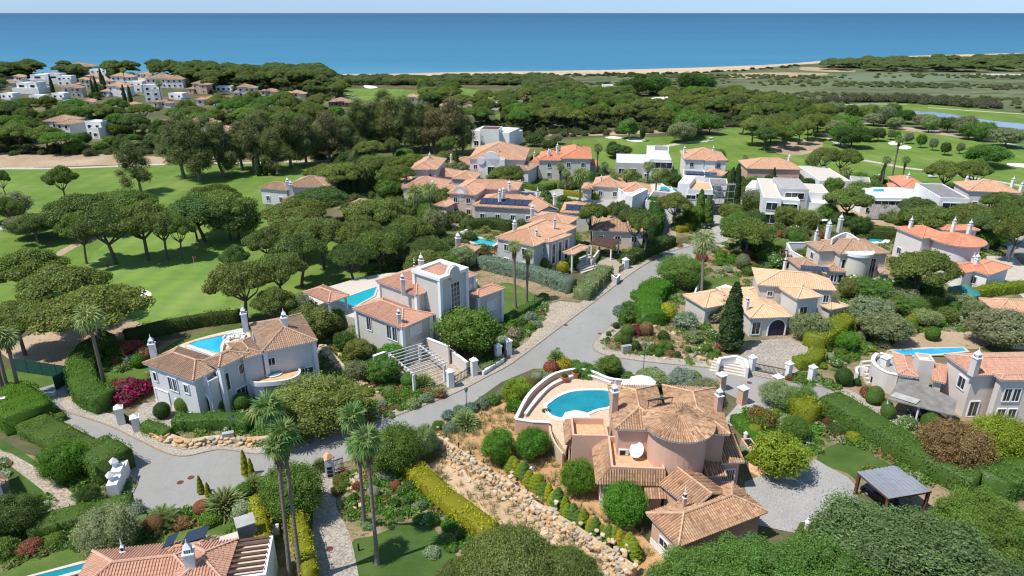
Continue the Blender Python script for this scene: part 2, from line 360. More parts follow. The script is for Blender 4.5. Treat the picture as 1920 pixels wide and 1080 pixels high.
# ------------------------------------------------------------------ mesh builder
class MB:
    def __init__(s): s.v = []; s.f = []; s.m = []; s.r = []
    def add(s, vs, fs, m=0, r=None):
        b = len(s.v); s.v.extend(tuple(v) for v in vs)
        rr = random.random() if r is None else r
        for f in fs: s.f.append(tuple(b+i for i in f)); s.m.append(m); s.r.append(rr)
    def prism(s, pts, z0, z1, m=0, r=None, bottom=False):     # pts ccw xy
        n = len(pts); vs = [(p[0], p[1], z0) for p in pts]+[(p[0], p[1], z1) for p in pts]
        fs = [(i, (i+1) % n, n+(i+1) % n, n+i) for i in range(n)]
        if n <= 4: tops = [tuple(range(n, 2*n))]
        else: tops = [tuple(n+i for i in t) for t in tri(pts)]
        fs += tops
        if bottom: fs += [tuple(i-n for i in reversed(t)) for t in tops]
        s.add(vs, fs, m, r)
    def box(s, o, ax, ay, az, m=0, r=None):                    # corner o, three edge vectors
        o = Vector(o); ax = Vector(ax); ay = Vector(ay); az = Vector(az)
        vs = [o, o+ax, o+ax+ay, o+ay, o+az, o+ax+az, o+ax+ay+az, o+ay+az]
        s.add(vs, [(0,3,2,1), (4,5,6,7), (0,1,5,4), (1,2,6,5), (2,3,7,6), (3,0,4,7)], m, r)
    def cbox(s, c, sx, sy, sz, ang=0, m=0, r=None):            # centre of base
        ca, sa = math.cos(ang), math.sin(ang); ax = Vector((ca, sa, 0)); ay = Vector((-sa, ca, 0))
        s.box(Vector(c)-ax*sx/2-ay*sy/2, ax*sx, ay*sy, (0,0,sz), m, r)
    def lathe(s, c, prof, n=10, m=0, r=None, axis=None):
        c = Vector(c); vs = []; k = len(prof)
        for i in range(n):
            a = 2*math.pi*i/n
            for (rr, z) in prof: vs.append((c.x+rr*math.cos(a), c.y+rr*math.sin(a), c.z+z))
        fs = [(i*k+j, ((i+1) % n)*k+j, ((i+1) % n)*k+j+1, i*k+j+1) for i in range(n) for j in range(k-1)]
        s.add(vs, fs, m, r)
    def tube(s, pts, rads, n=6, m=0, r=None, cap=True):
        pts = [Vector(p) for p in pts]; vs = []
        for i, p in enumerate(pts):
            d = (pts[min(i+1, len(pts)-1)]-pts[max(i-1, 0)]).normalized()
            a = d.cross(Vector((0,0,1)));  a = a.normalized() if a.length > 1e-3 else Vector((1,0,0)); b = d.cross(a)
            rr = rads[i] if isinstance(rads, (list, tuple)) else rads
            for k in range(n):
                t = 2*math.pi*k/n; vs.append(p+a*rr*math.cos(t)+b*rr*math.sin(t))
        fs = [(i*n+k, i*n+(k+1) % n, (i+1)*n+(k+1) % n, (i+1)*n+k) for i in range(len(pts)-1) for k in range(n)]
        if cap: fs += [tuple(reversed(range(n))), tuple((len(pts)-1)*n+k for k in range(n))]
        s.add(vs, fs, m, r)
    def build(s, name, mats, parent=None, base=None, kind=None, label=None):
        if not s.v: return None
        off = base if base is not None else (parent.location if parent is not None and parent.parent is None else None)
        if base is None and parent is not None: off = root_loc(parent)
        me = bpy.data.meshes.new(name)
        a = np.array(s.v, dtype=np.float64)
        if off is not None: a = a - np.array(off)
        me.from_pydata(a.tolist(), [], s.f)
        for m in (mats if isinstance(mats, (list, tuple)) else [mats]): me.materials.append(m)
        me.polygons.foreach_set('material_index', s.m)
        at = me.attributes.new('rnd', 'FLOAT', 'FACE'); at.data.foreach_set('value', s.r)
        me.update()
        o = link(name, me, parent)
        if parent is None and off is not None: o.location = off
        return tag(o, label, None, None, kind)
def root_loc(o):
    while o.parent is not None: o = o.parent
    return o.location
def tri(pts, holes=()):
    loops = [[Vector((p[0], p[1], 0)) for p in pts]]+[[Vector((p[0], p[1], 0)) for p in h] for h in holes]
    flat = [p for l in loops for p in l]; out = []
    for t in tessellate_polygon(loops):
        a, b, c = (flat[i] for i in t)
        out.append(tuple(t) if (b-a).cross(c-a).z > 0 else (t[0], t[2], t[1]))
    return out
def ccw(pts):
    a = sum(pts[i][0]*pts[(i+1) % len(pts)][1]-pts[(i+1) % len(pts)][0]*pts[i][1] for i in range(len(pts)))
    return list(pts) if a > 0 else list(reversed(pts))
def smooth(pts, n=4, closed=True):
    pts = [Vector((p[0], p[1])) for p in pts]; L = len(pts); out = []
    rngs = range(L) if closed else range(L-1)
    for i in rngs:
        g = (lambda k: pts[k % L]) if closed else (lambda k: pts[max(0, min(L-1, k))])
        p0, p1, p2, p3 = g(i-1), g(i), g(i+1), g(i+2)
        for k in range(n):
            t = k/n; out.append(.5*((2*p1)+(p2-p0)*t+(2*p0-5*p1+4*p2-p3)*t*t+(3*p1-p0-3*p2+p3)*t*t*t))
    if not closed: out.append(pts[-1])
    return [(p.x, p.y) for p in out]
def W(pts, z=0.0): return [tuple(P(x, y, z))[:2] for x, y in pts]
SH = [0]
FOOT = []
def sheet(name, pts_px, z, m, kind='structure', sm=0, label=None, zp=0.0, holes=(), cat=None):
    pts = W(pts_px, zp)
    if sm: pts = smooth(pts, sm)
    SH[0] += 1; z += SH[0]*.00006
    if name in ('road', 'driveway', 'parking_bay', 'garden_path', 'street', 'courtyard', 'bunker', 'lawn'): FOOT.append(pts)
    pts = ccw(pts); b = MB(); allp = pts+[p for h in holes for p in h]
    b.add([(p[0], p[1], z) for p in allp], tri(pts, holes), 0)
    o = b.build(name, m); tag(o, label, cat, None, kind); return o
def pip(x, y, poly):
    c = False; j = len(poly)-1
    for i in range(len(poly)):
        xi, yi = poly[i]; xj, yj = poly[j]
        if (yi > y) != (yj > y) and x < (xj-xi)*(y-yi)/(yj-yi)+xi: c = not c
        j = i
    return c
def slab(name, pts_px, z0, z1, m, kind=None, sm=0, parent=None):       # raised flat body
    pts = W(pts_px, z1)
    if sm: pts = smooth(pts, sm)
    b = MB(); b.prism(ccw(pts), z0, z1); return tag(b.build(name, m, parent), None, None, None, kind)
def strip_poly(path, w0, w1):
    """path in metres; returns polygon between offsets w0 and w1 to the left"""
    n = len(path); L = []; R2 = []
    for i in range(n):
        a = Vector(path[max(0, i-1)]); b = Vector(path[min(n-1, i+1)]); d = (b-a).normalized(); nn = Vector((-d.y, d.x))
        p = Vector(path[i]); L.append(p+nn*w1); R2.append(p+nn*w0)
    return R2, L
def ribbon(name, path, w0, w1, z0, z1, m, kind='structure', parent=None):
    A, B = strip_poly(path, w0, w1); b = MB(); n = len(path)
    vs = [(*p, z0) for p in A]+[(*p, z1) for p in A]+[(*p, z1) for p in B]+[(*p, z0) for p in B]
    fs = []
    for i in range(n-1): fs += [(n+i, n+i+1, 2*n+i+1, 2*n+i), (i, i+1, n+i+1, n+i), (2*n+i, 2*n+i+1, 3*n+i+1, 3*n+i)]
    fs += [(0, n, 2*n, 3*n), (n-1, 2*n-1, 3*n-1, 4*n-1)]
    b.add(vs, fs, 0)
    return tag(b.build(name, m, parent), None, None, None, kind)
# ------------------------------------------------------------------ setting: ground, sea, beach, turf, roads
S = 'structure'
def big_quad(name, x0, x1, y0, y1, z, m):
    b = MB(); b.add([(x0,y0,z),(x1,y0,z),(x1,y1,z),(x0,y1,z)], [(0,1,2,3)]); return tag(b.build(name, m), None, None, None, S)
shore_px = [(-400,158),(0,150),(300,145),(600,139.5),(740,138),(870,135),(1000,133.5),(1150,131),(1300,127),(1430,122),(1490,118.5),(1560,112),(1700,105),(1920,99),(2400,90)]
shore = smooth(W(shore_px), 4, False)
# land out to the shoreline, sea beyond it
gb = MB(); land = [(-1500,-120),(1800,-120),(1800,shore[-1][1])]+[p for p in reversed(shore)]+[(-1500,shore[0][1])]
land = ccw(land); gb.add([(x,y,0) for x,y in land], tri(land)); tag(gb.build('ground', M['earth']), None, None, None, S)
big_quad('sea', -90000, 90000, 300, 120000, -.6, M['sea'])
sheet('beach', shore_px+[(2400,96),(1920,104),(1700,110),(1560,117),(1500,121),(1440,126),(1400,131),(1340,134),(1300,137),(1200,139.5),(1100,141),(1000,141.5),(930,141.5),(870,143.5),(800,146),(740,145),(600,145),(300,152),(0,156),(-400,165)], .004, M['beach'])
ribbon('surf', shore, -1.5, 2.5, -.6, -.35, plain('sea foam', (.75,.78,.78), .6, .2, .05))
sheet('marsh', [(1000,141.5),(1100,141.5),(1200,140),(1300,137.5),(1340,135),(1400,131.5),(1440,127),(1500,122),(1560,119),(1700,112),(1920,106),(2300,98),(2500,330),(1920,268),(1700,240),(1560,235),(1440,245),(1380,215),(1300,195),(1150,180),(1000,165),(860,150)], .008, M['marsh'], sm=0)
sheet('track', [(1360,139),(1440,136),(1545,137),(1540,141),(1450,145),(1365,147)], .012, M['sandpath'], sm=3)
sheet('track', [(1770,139),(1860,138),(2000,139),(2000,142),(1850,141),(1770,141)], .012, M['path'], sm=0)
sheet('clearing', [(1505,126),(1555,127),(1600,131),(1595,135),(1520,133),(1500,130)], .012, M['sandpath'], sm=3)
sheet('clearing', [(1225,183),(1270,181),(1310,186),(1300,190),(1225,188)], .012, M['bunker'], sm=3)
sheet('clearing', [(1300,188),(1420,160),(1600,158),(1500,172),(1380,190)], .012, ground_mat('pale reed bed',[(.3,(.10,.13,.06)),(.7,(.17,.19,.10))],.02,.4,(.3,2,1)), sm=3)
sheet('clearing', [(1570,140),(1780,137),(1850,147),(1700,153),(1580,149)], .012, ground_mat('blue green reeds',[(.3,(.11,.15,.085)),(.7,(.15,.20,.12))],.02,.4,(.3,2,1)), sm=3)
# golf turf
def turf(px, m='fairway', z=.012, name='fairway', sm=3): return sheet(name, px, z, M[m], sm=sm)
turf([(-250,322),(0,318),(90,316),(220,312),(330,309),(450,308),(560,304),(660,303),(720,312),(700,330),(560,345),(500,380),(520,440),(640,455),(760,470),(740,500),(640,545),(560,575),(450,598),(370,606),(300,622),(235,640),(200,640),(190,590),(120,560),(0,585),(-300,640)])
turf([(200,455),(330,430),(440,435),(470,462),(430,520),(420,570),(330,605),(265,600),(210,560),(160,520)], 'green', .016, 'putting_green')
turf([(-80,240),(0,238),(180,232),(330,225),(500,228),(640,226),(560,262),(430,268),(250,266),(90,262),(-80,262)], 'rough_grass', .012, 'meadow')
turf([(640,262),(760,250),(900,262),(1100,262),(1130,285),(1000,300),(840,292),(700,290)], 'rough_grass', .012, 'meadow')
turf([(1075,262),(1200,258),(1330,252),(1370,240),(1480,238),(1560,228),(1640,232),(1760,245),(1870,262),(2050,300),(2150,430),(1920,392),(1700,368),(1500,348),(1300,335),(1120,310)])
turf([(1562,198),(1600,195),(1700,193.5),(1800,201),(1920,212),(2100,225),(2100,268),(1920,236),(1810,218),(1740,208),(1680,208),(1690,219),(1760,232),(1860,243),(1830,240),(1640,222)], name='fairway')
turf([(640,168),(720,166),(800,172),(770,186),(700,190),(640,182)]); turf([(790,165),(850,164),(925,172),(965,182),(930,186),(850,176)])
turf([(1165,196),(1215,193),(1225,200),(1200,208),(1170,206)]); turf([(1370,232),(1440,205),(1480,208),(1470,230)])
turf([(500,228),(600,222),(640,240),(560,250),(480,246)]); turf([(930,215),(1010,205),(1100,215),(1080,228),(960,228)])
turf([(600,190),(700,195),(900,200),(900,212),(700,212)],'rough_grass', .012, 'meadow'); 
turf([(1270,330),(1100,320),(1000,318),(1000,330),(1150,338)], 'rough_grass', .016, 'meadow')
sheet('pond', [(1684,208),(1752,210),(1815,219),(1865,227),(1925,233),(2100,255),(2100,275),(1920,243),(1865,237),(1815,227),(1752,218),(1695,212)], .020, M['pond'], sm=3)
# bunkers
for i, q in enumerate([[(252,545),(268,543),(280,547),(284,553),(276,559),(262,557)], [(190,560),(215,549),(240,553),(252,566),(215,566)],
          [(1665,268),(1676,265),(1690,268),(1688,271),(1672,272)], [(1682,276),(1697,272.5),(1709,276),(1704,279.5),(1688,279.5)],
          [(1135,257),(1150,255.5),(1166,258),(1160,260),(1140,259.5)], [(1174,261),(1190,259.5),(1211,263),(1200,266),(1180,264.5)],
          [(1639,207),(1652,207),(1657,210),(1645,211)],[(1661,209),(1672,208.5),(1686,211.5),(1670,213)],[(1890,306),(1930,308),(1935,315),(1895,311)],
          [(683,160),(700,161),(708,164),(695,166),(684,164)]]):
    sheet('bunker', q, .024, M['bunker'], sm=4)
# tracks and cart paths
def path(px, w_, m='path', z=.028, name='cart_path', sm=4):
    pts = smooth(W(px), sm, False); return ribbon(name, pts, -w_/2, w_/2, .0, z, M[m])
path([(-60,317),(0,316),(110,315.5),(220,311.5),(310,308)], 2.6); path([(400,306),(480,305),(620,301)], 2.6)
path([(1248,274),(1290,267),(1335,264.5)], 3); path([(1545,250),(1560,262),(1585,276)], 3); 
path([(1608,299),(1640,304),(1700,315),(1760,322),(1830,334),(1920,349),(2000,362)], 2.6)
path([(1495,217),(1530,221),(1600,229),(1660,236),(1740,244),(1820,255),(1865,264),(1930,278)], 2.8)
path([(1562,197.5),(1620,195),(1700,195.5)], 2.2); path([(1740,202),(1800,206),(1920,214)], 2.4)
path([(105,480),(135,463),(165,452),(200,443)], 2.4, 'sandpath')
path([(-60,418),(0,427),(60,427)], 3, 'path')
sheet('track', [(0,287),(60,291),(150,290),(225,290),(310,296),(315,308),(220,309),(90,313),(0,314)], .024, M['sandpath'], sm=3)
sheet('track', [(330,292),(440,292),(560,290),(620,292),(600,302),(450,303),(340,300)], .024, M['sandpath'], sm=3)
sheet('track', [(1000,246),(1100,246),(1170,247),(1215,240),(1290,242),(1260,248),(1140,254),(1010,254)], .024, M['sandpath'], sm=3)
sheet('track', [(1640,236),(1730,241),(1830,252),(1868,262),(1860,266),(1790,256),(1690,244)], .018, M['sandpath'], sm=3)
sheet('track', [(1440,275),(1500,262),(1540,262),(1535,282),(1480,292)], .024, M['sandpath'], sm=3)
sheet('track', [(30,640),(120,600),(200,590),(260,605),(245,625),(170,655),(150,690),(140,705),(125,720),(110,735),(135,740),(130,760),(105,760),(60,700),(0,660)], .024, M['sandpath'], sm=3)
# gardens
def soil(px, m='soil', z=.012, name='garden_soil'): return sheet(name, px, z, M[m], sm=3)
soil([(170,650),(300,640),(470,610),(560,600),(620,600),(780,660),(950,670),(900,705),(700,795),(520,845),(300,840),(180,790),(140,740)])
soil([(640,490),(760,470),(900,490),(1090,540),(1110,560),(1040,620),(960,680),(860,690),(700,640),(560,590)], z=.014)
soil([(1120,655),(1135,620),(1190,560),(1240,510),(1300,475),(1360,450),(1500,450),(1560,560),(1600,620),(1700,700),(1920,640),(2000,900),(1920,990),(1700,960),(1500,860),(1440,770),(1440,715),(1250,680)])
soil([(600,895),(760,850),(800,900),(960,1100),(600,1100)], 'soil')
soil([(800,820),(850,775),(960,735),(1010,745),(1060,850),(1200,1000),(1280,1100),(1200,1120),(1130,1070),(1000,950),(900,870)], 'redsoil')
soil([(770,845),(800,825),(860,850),(960,920),(1080,1010),(1210,1110),(1000,1110),(930,1010),(850,930)], 'sandsoil', .018, 'bare_plot')
soil([(-200,860),(0,840),(200,900),(480,930),(520,1100),(-200,1150)], z=.014)
soil([(620,330),(1340,330),(1920,370),(1950,560),(1560,520),(1330,440),(1200,470),(900,500),(760,430),(640,400)], z=.006)
def lawn(px, m='lawn', z=.032): return sheet('lawn', px, z, M[m], sm=4)
lawn([(658,1020),(700,1005),(760,982),(800,983),(830,1010),(858,1045),(870,1060),(800,1120),(670,1120)], 'turf_dark')
lawn([(1530,862),(1560,835),(1600,832),(1640,855),(1670,875),(1620,885),(1610,905),(1590,888),(1560,878)], 'turf_dark')
lawn([(1490,988),(1520,977),(1555,980),(1570,992),(1530,1010),(1492,1005)], 'turf_dark')
lawn([(0,824),(60,860),(145,925),(130,925),(70,885),(0,842)], 'turf_dark'); lawn([(15,873),(60,898),(110,925),(100,932),(60,940),(30,935),(18,910)], 'turf_dark')
lawn([(0,1075),(100,1035),(180,1020),(250,1010),(400,985),(430,975),(480,985),(380,1010),(240,1045),(60,1085),(0,1100)])
lawn([(180,700),(260,690),(330,640),(440,610),(455,612),(370,640),(290,690),(270,720),(190,725)])
lawn([(940,530),(1010,560),(960,600),(930,600)]); lawn([(560,800),(480,790),(530,770),(570,775)])
lawn([(1290,545),(1310,525),(1385,520),(1370,545),(1310,560)]); lawn([(1590,575),(1620,560),(1650,600),(1600,620)])
lawn([(1140,480),(1180,470),(1195,480),(1150,500)]); lawn([(820,442),(862,438),(855,455),(825,458)])
lawn([(1420,450),(1490,450),(1500,462),(1440,468)],'lawn'); lawn([(1825,455),(1850,445),(1860,450),(1850,462)])
lawn([(1900,980),(1990,940),(2100,1100),(1900,1100)]); lawn([(500,545),(640,500),(760,480),(700,520),(600,570),(530,590)],'fairway',.02)
lawn([(0,700),(60,690),(115,700),(100,735),(0,745)]); lawn([(960,330),(1010,333),(1000,345),(960,345)]); lawn([(1000,345),(1050,336),(1090,340),(1020,360)])
sheet('orchard_lawn', [(1380,790),(1430,840),(1450,770),(1400,760)], .02, M['lawn'], sm=3)
# roads
left_k = [(1334,408),(1332,425),(1320,446),(1302,459),(1252,474),(1192,507),(1110,569),(1035,625),(960,681),(912,707),(856,736),(780,766),(700,795),(640,814),(572,832),(520,845),(480,851),(440,845),(412,843),(387,847),(350,855),(317,851),(275,832),(210,800),(150,780),(100,763)]
right_k = [(35,756),(67,781),(75,795),(130,812),(175,837),(229,862),(240,885),(257,902),(242,935),(244,965),(367,960),(480,920),(585,890),(642,868),(700,850),(755,832),(792,815),(880,760),(940,717),(1000,692),(1060,690),(1150,700),(1250,707),(1340,727),(1400,757),(1470,775),(1560,790),(1560,728),(1480,716),(1440,710),(1395,700),(1330,690),(1225,680),(1160,671),(1125,662),(1112,652),(1114,642),(1135,620),(1175,587),(1187,570),(1206,550),(1240,510),(1297,480),(1336,462),(1350,440),(1352,425),(1354,408)]
sheet('road', [(1342,380),(1334,395)]+left_k+right_k+[(1360,395),(1362,380)], .036, M['road'])
lk = smooth(W(left_k), 3, False)
ribbon('kerb', lk, -.02, .16, 0, .14, M['kerb'])
ribbon('pavement', lk, -1.9, -.02, 0, .13, M['pavement'])
nk = smooth(W([(1345,458),(1300,478),(1242,509),(1207,549),(1188,569),(1176,586),(1136,619),(1114,642),(1111,652),(1124,663),(1160,672),(1225,681),(1330,691),(1395,701),(1440,711),(1480,717),(1560,729)]), 3, False)
ribbon('kerb', nk, .02, .17, 0, .14, M['kerb']); ribbon('pavement', nk, .17, 2.1, 0, .13, M['pavement'])
ck = smooth(W([(229,861),(241,885),(257,902),(243,935),(243,962)]), 4, False)
ribbon('kerb', ck, .0, .15, 0, .14, M['kerb']); ribbon('pavement', ck, -1.8, .0, 0, .13, M['pavement'])
sheet('parking_bay', [(1030,572),(1050,566),(1104,571),(1040,617),(962,677),(950,672),(990,640),(1015,600)], .150, M['cobble2'])
sheet('driveway', [(1232,445),(1238,425),(1228,413),(1215,385),(1235,383),(1262,418),(1268,440),(1262,458),(1250,468)], .040, M['cobble'])
sheet('driveway', [(1342,455),(1336,430),(1340,400),(1340,395),(1362,400),(1372,440),(1360,455)], .044, M['concrete'])
sheet('driveway', [(1110,497),(1145,480),(1170,500),(1185,515),(1163,520),(1150,530),(1128,510)], .040, M['cobble2'])
sheet('driveway', [(240,790),(270,755),(330,752),(345,790),(320,810),(262,800)], .040, M['cobble'])
sheet('driveway', [(745,705),(790,660),(830,665),(890,690),(880,705),(850,720),(800,730)], .040, M['cobble2'])
sheet('driveway', [(1355,790),(1395,745),(1440,765),(1470,800),(1430,800),(1400,770),(1370,800)], .040, M['concrete'])
sheet('driveway', [(1395,700),(1380,675),(1420,640),(1480,635),(1515,650),(1510,690),(1470,712),(1440,707)], .164, M['cobble'], sm=0)
sheet('driveway', [(590,888),(640,870),(628,905),(630,950),(655,1000),(665,1040),(680,1120),(600,1120),(585,1000),(588,950)], .040, M['cobble'])
sheet('driveway', [(1395,905),(1430,890),(1480,880),(1530,862),(1560,880),(1590,895),(1606,915),(1610,945),(1640,960),(1640,972),(1600,975),(1570,985),(1540,978),(1500,980),(1490,1000),(1420,985),(1400,930)], .042, M['gravel'])
sheet('garden_path', [(1550,742),(1590,730),(1640,760),(1690,775),(1700,820),(1760,835),(1700,830),(1640,800),(1600,760)], .036, M['pavement'], sm=3)
sheet('garden_path', [(1660,660),(1690,635),(1760,620),(1840,625),(1860,640),(1830,655),(1740,655),(1640,690),(1600,690)], .036, M['sandpath'], sm=3)
sheet('garden_path', [(0,846),(20,850),(100,895),(152,940),(195,940),(175,955),(110,965),(75,990),(50,1000),(60,970),(100,950),(80,920),(15,870),(0,862)], .040, M['cobble2'])
sheet('driveway', [(40,757),(36,740),(110,718),(145,700),(148,712),(120,745),(112,762),(70,780)], .040, M['road'])
sheet('courtyard', [(1560,350),(1560,410),(1600,432),(1700,440),(1690,425),(1620,400),(1600,370)], .02, M['sandpath'])
sheet('courtyard', [(1850,480),(1900,480),(1960,540),(1920,560),(1890,530),(1840,500)], .03, M['path'])
sheet('street', [(1850,410),(1880,405),(1930,430),(2050,500),(2050,560),(1930,490),(1860,450),(1830,445)], .034, M['road'])
sheet('street', [(960,365),(1000,345),(1060,355),(1120,360),(1160,375),(1330,385),(1420,370),(1560,390),(1560,402),(1380,400),(1160,392),(1050,370),(980,375)], .022, M['concrete'])
sheet('courtyard', [(1770,600),(1800,580),(1880,560),(1920,560),(1920,600),(1850,600)], .03, M['path'])
for a_, b_ in (((588,818),(605,825)),):
    pass
def dash(p, q, w_=.14): path([p, q], w_, 'marking', .040, 'road_marking', 1)
for p, q in (((133,812),(152,821)),((184,829),(206,841)),((238,852),(260,863)),((296,877),(322,884)),((370,892),(408,893)),((1350,716),(1368,721))): dash(p, q)
dash((1083,668),(1112,648), .9)
for k in range(7): dash((1104+k*3.5,668+k*.6),(1116+k*3.2,664+k*.8), .22)
def manhole(x, y, r=.38):
    c = P(x, y); b = MB(); b.lathe((c.x, c.y, 0), [(0,.05),(r,.05),(r,.0)], 14); tag(b.build('manhole_cover', M['rust']), 'round rusty manhole cover set in the '+MH.get((x,y),'road'), 'manhole cover', 'manhole covers')
MH = {(338,905):'dead-end road, the lower of its pair', (358,896):'dead-end road, the upper of its pair', (1046,654):'main road, first of the pair by the junction',(1049,662):'main road, second of the pair by the junction',(1405,718):'side road beyond the pink villa gate',(1061,610):'kerb of the main road beside the paved bay',(618,1030):'cobbled drive under the palms',(1125,626):'road by the corner of the rock garden'}
for k in MH: manhole(*k)
# ------------------------------------------------------------------ plant meshes
def leaf_arrays(C, Nn, size, aspect=.55, jit=.9, rnd=None, spin=True):
    """quads centred at C with normals near Nn"""
    n = len(C); Nn = Nn + rng.normal(0, jit, (n, 3)); Nn /= np.linalg.norm(Nn, axis=1)[:, None]+1e-9
    up = rng.normal(0, 1, (n, 3)); a = np.cross(Nn, up); a /= np.linalg.norm(a, axis=1)[:, None]+1e-9
    b = np.cross(Nn, a); s = np.asarray(size)*rng.uniform(.6, 1.35, n)
    a *= (s*.5)[:, None]; b *= (s*.5*aspect)[:, None]
    V = np.empty((n, 4, 3)); V[:,0] = C-a; V[:,1] = C-b*.9+a*.1; V[:,2] = C+a; V[:,3] = C+b*.9-a*.1
    return V.reshape(-1, 3)
def plant_mesh(name, V, rnd, mats, solid=None, fl=None):
    """V: (4n,3) leaf quads; solid: MB with trunk (material 1)"""
    n = len(V)//4; faces = np.arange(4*n).reshape(n, 4)
    nv = 4*n; sv_, sf, sm_ = ([], [], [])
    if solid is not None: sv_, sf, sm_ = solid.v, solid.f, solid.m
    me = bpy.data.meshes.new(name)
    loops = faces.ravel().tolist(); tot = [4]*n
    for f in sf: loops += [i+nv for i in f]; tot.append(len(f))
    allv = np.vstack([V, np.array(sv_).reshape(-1, 3)]) if sv_ else V
    me.vertices.add(len(allv)); me.vertices.foreach_set('co', allv.astype(np.float32).ravel())
    me.loops.add(len(loops)); me.loops.foreach_set('vertex_index', loops)
    me.polygons.add(len(tot)); st = np.concatenate([[0], np.cumsum(tot)[:-1]]).astype(int)
    me.polygons.foreach_set('loop_start', st.tolist()); me.polygons.foreach_set('loop_total', tot)
    for m in mats: me.materials.append(m)
    me.polygons.foreach_set('material_index', [0]*n+[int(x) for x in sm_])
    r = np.concatenate([np.clip(rnd, 0, 1), np.full(len(sf), .15)])
    at = me.attributes.new('rnd', 'FLOAT', 'FACE'); at.data.foreach_set('value', r.astype(np.float32))
    f2 = fl if fl is not None else rng.uniform(0, 1, n)
    at = me.attributes.new('fl', 'FLOAT', 'FACE'); at.data.foreach_set('value', np.concatenate([f2, np.zeros(len(sf))]).astype(np.float32))
    me.update(calc_edges=True); return me
def sphere_dirs(n, zmin=-1.0):
    z = rng.uniform(zmin, 1, n); t = rng.uniform(0, 2*math.pi, n); r = np.sqrt(1-z*z)
    return np.stack([r*np.cos(t), r*np.sin(t), z], 1)
def blob(mb, c, r, seed=0, seg=8, m=0, ragged=.15):
    """small closed lumpy core that blocks see-through"""
    rr = random.Random(seed); vs = []; rings = 5
    for j in range(1, rings):
        ph = math.pi*j/rings
        for i in range(seg):
            a = 2*math.pi*i/seg; k = 1+rr.uniform(-ragged, ragged)
            vs.append((c[0]+r[0]*k*math.sin(ph)*math.cos(a), c[1]+r[1]*k*math.sin(ph)*math.sin(a), c[2]+r[2]*k*math.cos(ph)))
    vs.append((c[0], c[1], c[2]+r[2])); vs.append((c[0], c[1], c[2]-r[2])); T = len(vs)-2
    fs = [(j*seg+i, (j+1)*seg+i, (j+1)*seg+(i+1) % seg, j*seg+(i+1) % seg) for j in range(rings-2) for i in range(seg)]
    fs += [(T, i, (i+1) % seg) for i in range(seg)]+[((rings-2)*seg+(i+1) % seg, (rings-2)*seg+i, T+1) for i in range(seg)]
    mb.add(vs, fs, m, .1)
def lobes_mesh(name, lobes, n_leaf, size, mats, zmin=-.35, core=.78, jit=.7, depth_j=.12, aspect=.6, clump=None):
    """lobes: list of (cx,cy,cz,rx,ry,rz)"""
    L = np.array(lobes); area = (L[:,3]*L[:,4]+L[:,3]*L[:,5]+L[:,4]*L[:,5]); pr = area/area.sum()
    idx = rng.choice(len(L), n_leaf, p=pr); d = sphere_dirs(n_leaf, zmin)
    Rr = L[idx, 3:6]; k = 1+rng.normal(0, depth_j, n_leaf)
    tone = rng.uniform(-.16, .16, len(L))[idx]
    # finer clumping: modulate radius with a lumpy function
    lump = np.sin(d[:,0]*9+idx*1.7)*np.sin(d[:,1]*9+idx*2.3)*np.sin(d[:,2]*8+idx)*.12
    Cn = L[idx, :3]+d*Rr*(k+lump)[:, None]
    nn = d/Rr; nn /= np.linalg.norm(nn, axis=1)[:, None]
    # drop leaves buried in other lobes
    keep = np.ones(n_leaf, bool)
    for j, l in enumerate(L):
        q = (Cn-l[:3])/(l[3:6]*.80); keep &= ~(((q*q).sum(1) < 1) & (idx != j))
    Cn, nn, tone = Cn[keep], nn[keep], tone[keep]
    r = np.clip(.5+tone+rng.normal(0, .13, len(Cn)), 0, 1)
    V = leaf_arrays(Cn, nn, size, aspect, jit)
    mb = MB()
    if core:
        for j, l in enumerate(L): blob(mb, l[:3], l[3:6]*core, j)
    return plant_mesh(name, V, r, mats, mb)
LF = M['leaf']
def two(name, crown, trunk_mb, bark='bark'):
    """returns (crown mesh, trunk mesh)"""
    me = bpy.data.meshes.new(name+'_trunk'); me.from_pydata([tuple(v) for v in trunk_mb.v], [], trunk_mb.f); me.materials.append(M[bark])
    at = me.attributes.new('rnd', 'FLOAT', 'FACE'); at.data.foreach_set('value', trunk_mb.r); me.update(); return crown, me
def limbs(n, r0, top, spread, base_r=.32, lean=.5, fork=.45, seed=0, r_mb=None):
    rr = random.Random(seed); mb = r_mb or MB(); hx, hy = rr.uniform(-lean, lean), rr.uniform(-lean, lean)
    fz = top*fork; f = Vector((hx, hy, fz)); mb.tube([(0,0,-.2), (hx*.4, hy*.4, fz*.5), f], [base_r*1.25, base_r, base_r*.85], 7)
    for i in range(n):
        a = 2*math.pi*(i+rr.uniform(-.3, .3))/n; rad = spread*rr.uniform(.45, .95)
        e = Vector((math.cos(a)*rad, math.sin(a)*rad, top*rr.uniform(.88, 1.02))); mid = f.lerp(e, .5)+Vector((math.cos(a)*rad*.1, math.sin(a)*rad*.1, -top*.05))
        mb.tube([f, mid, e], [base_r*.6, base_r*.38, base_r*.12], 5, cap=False)
    return mb
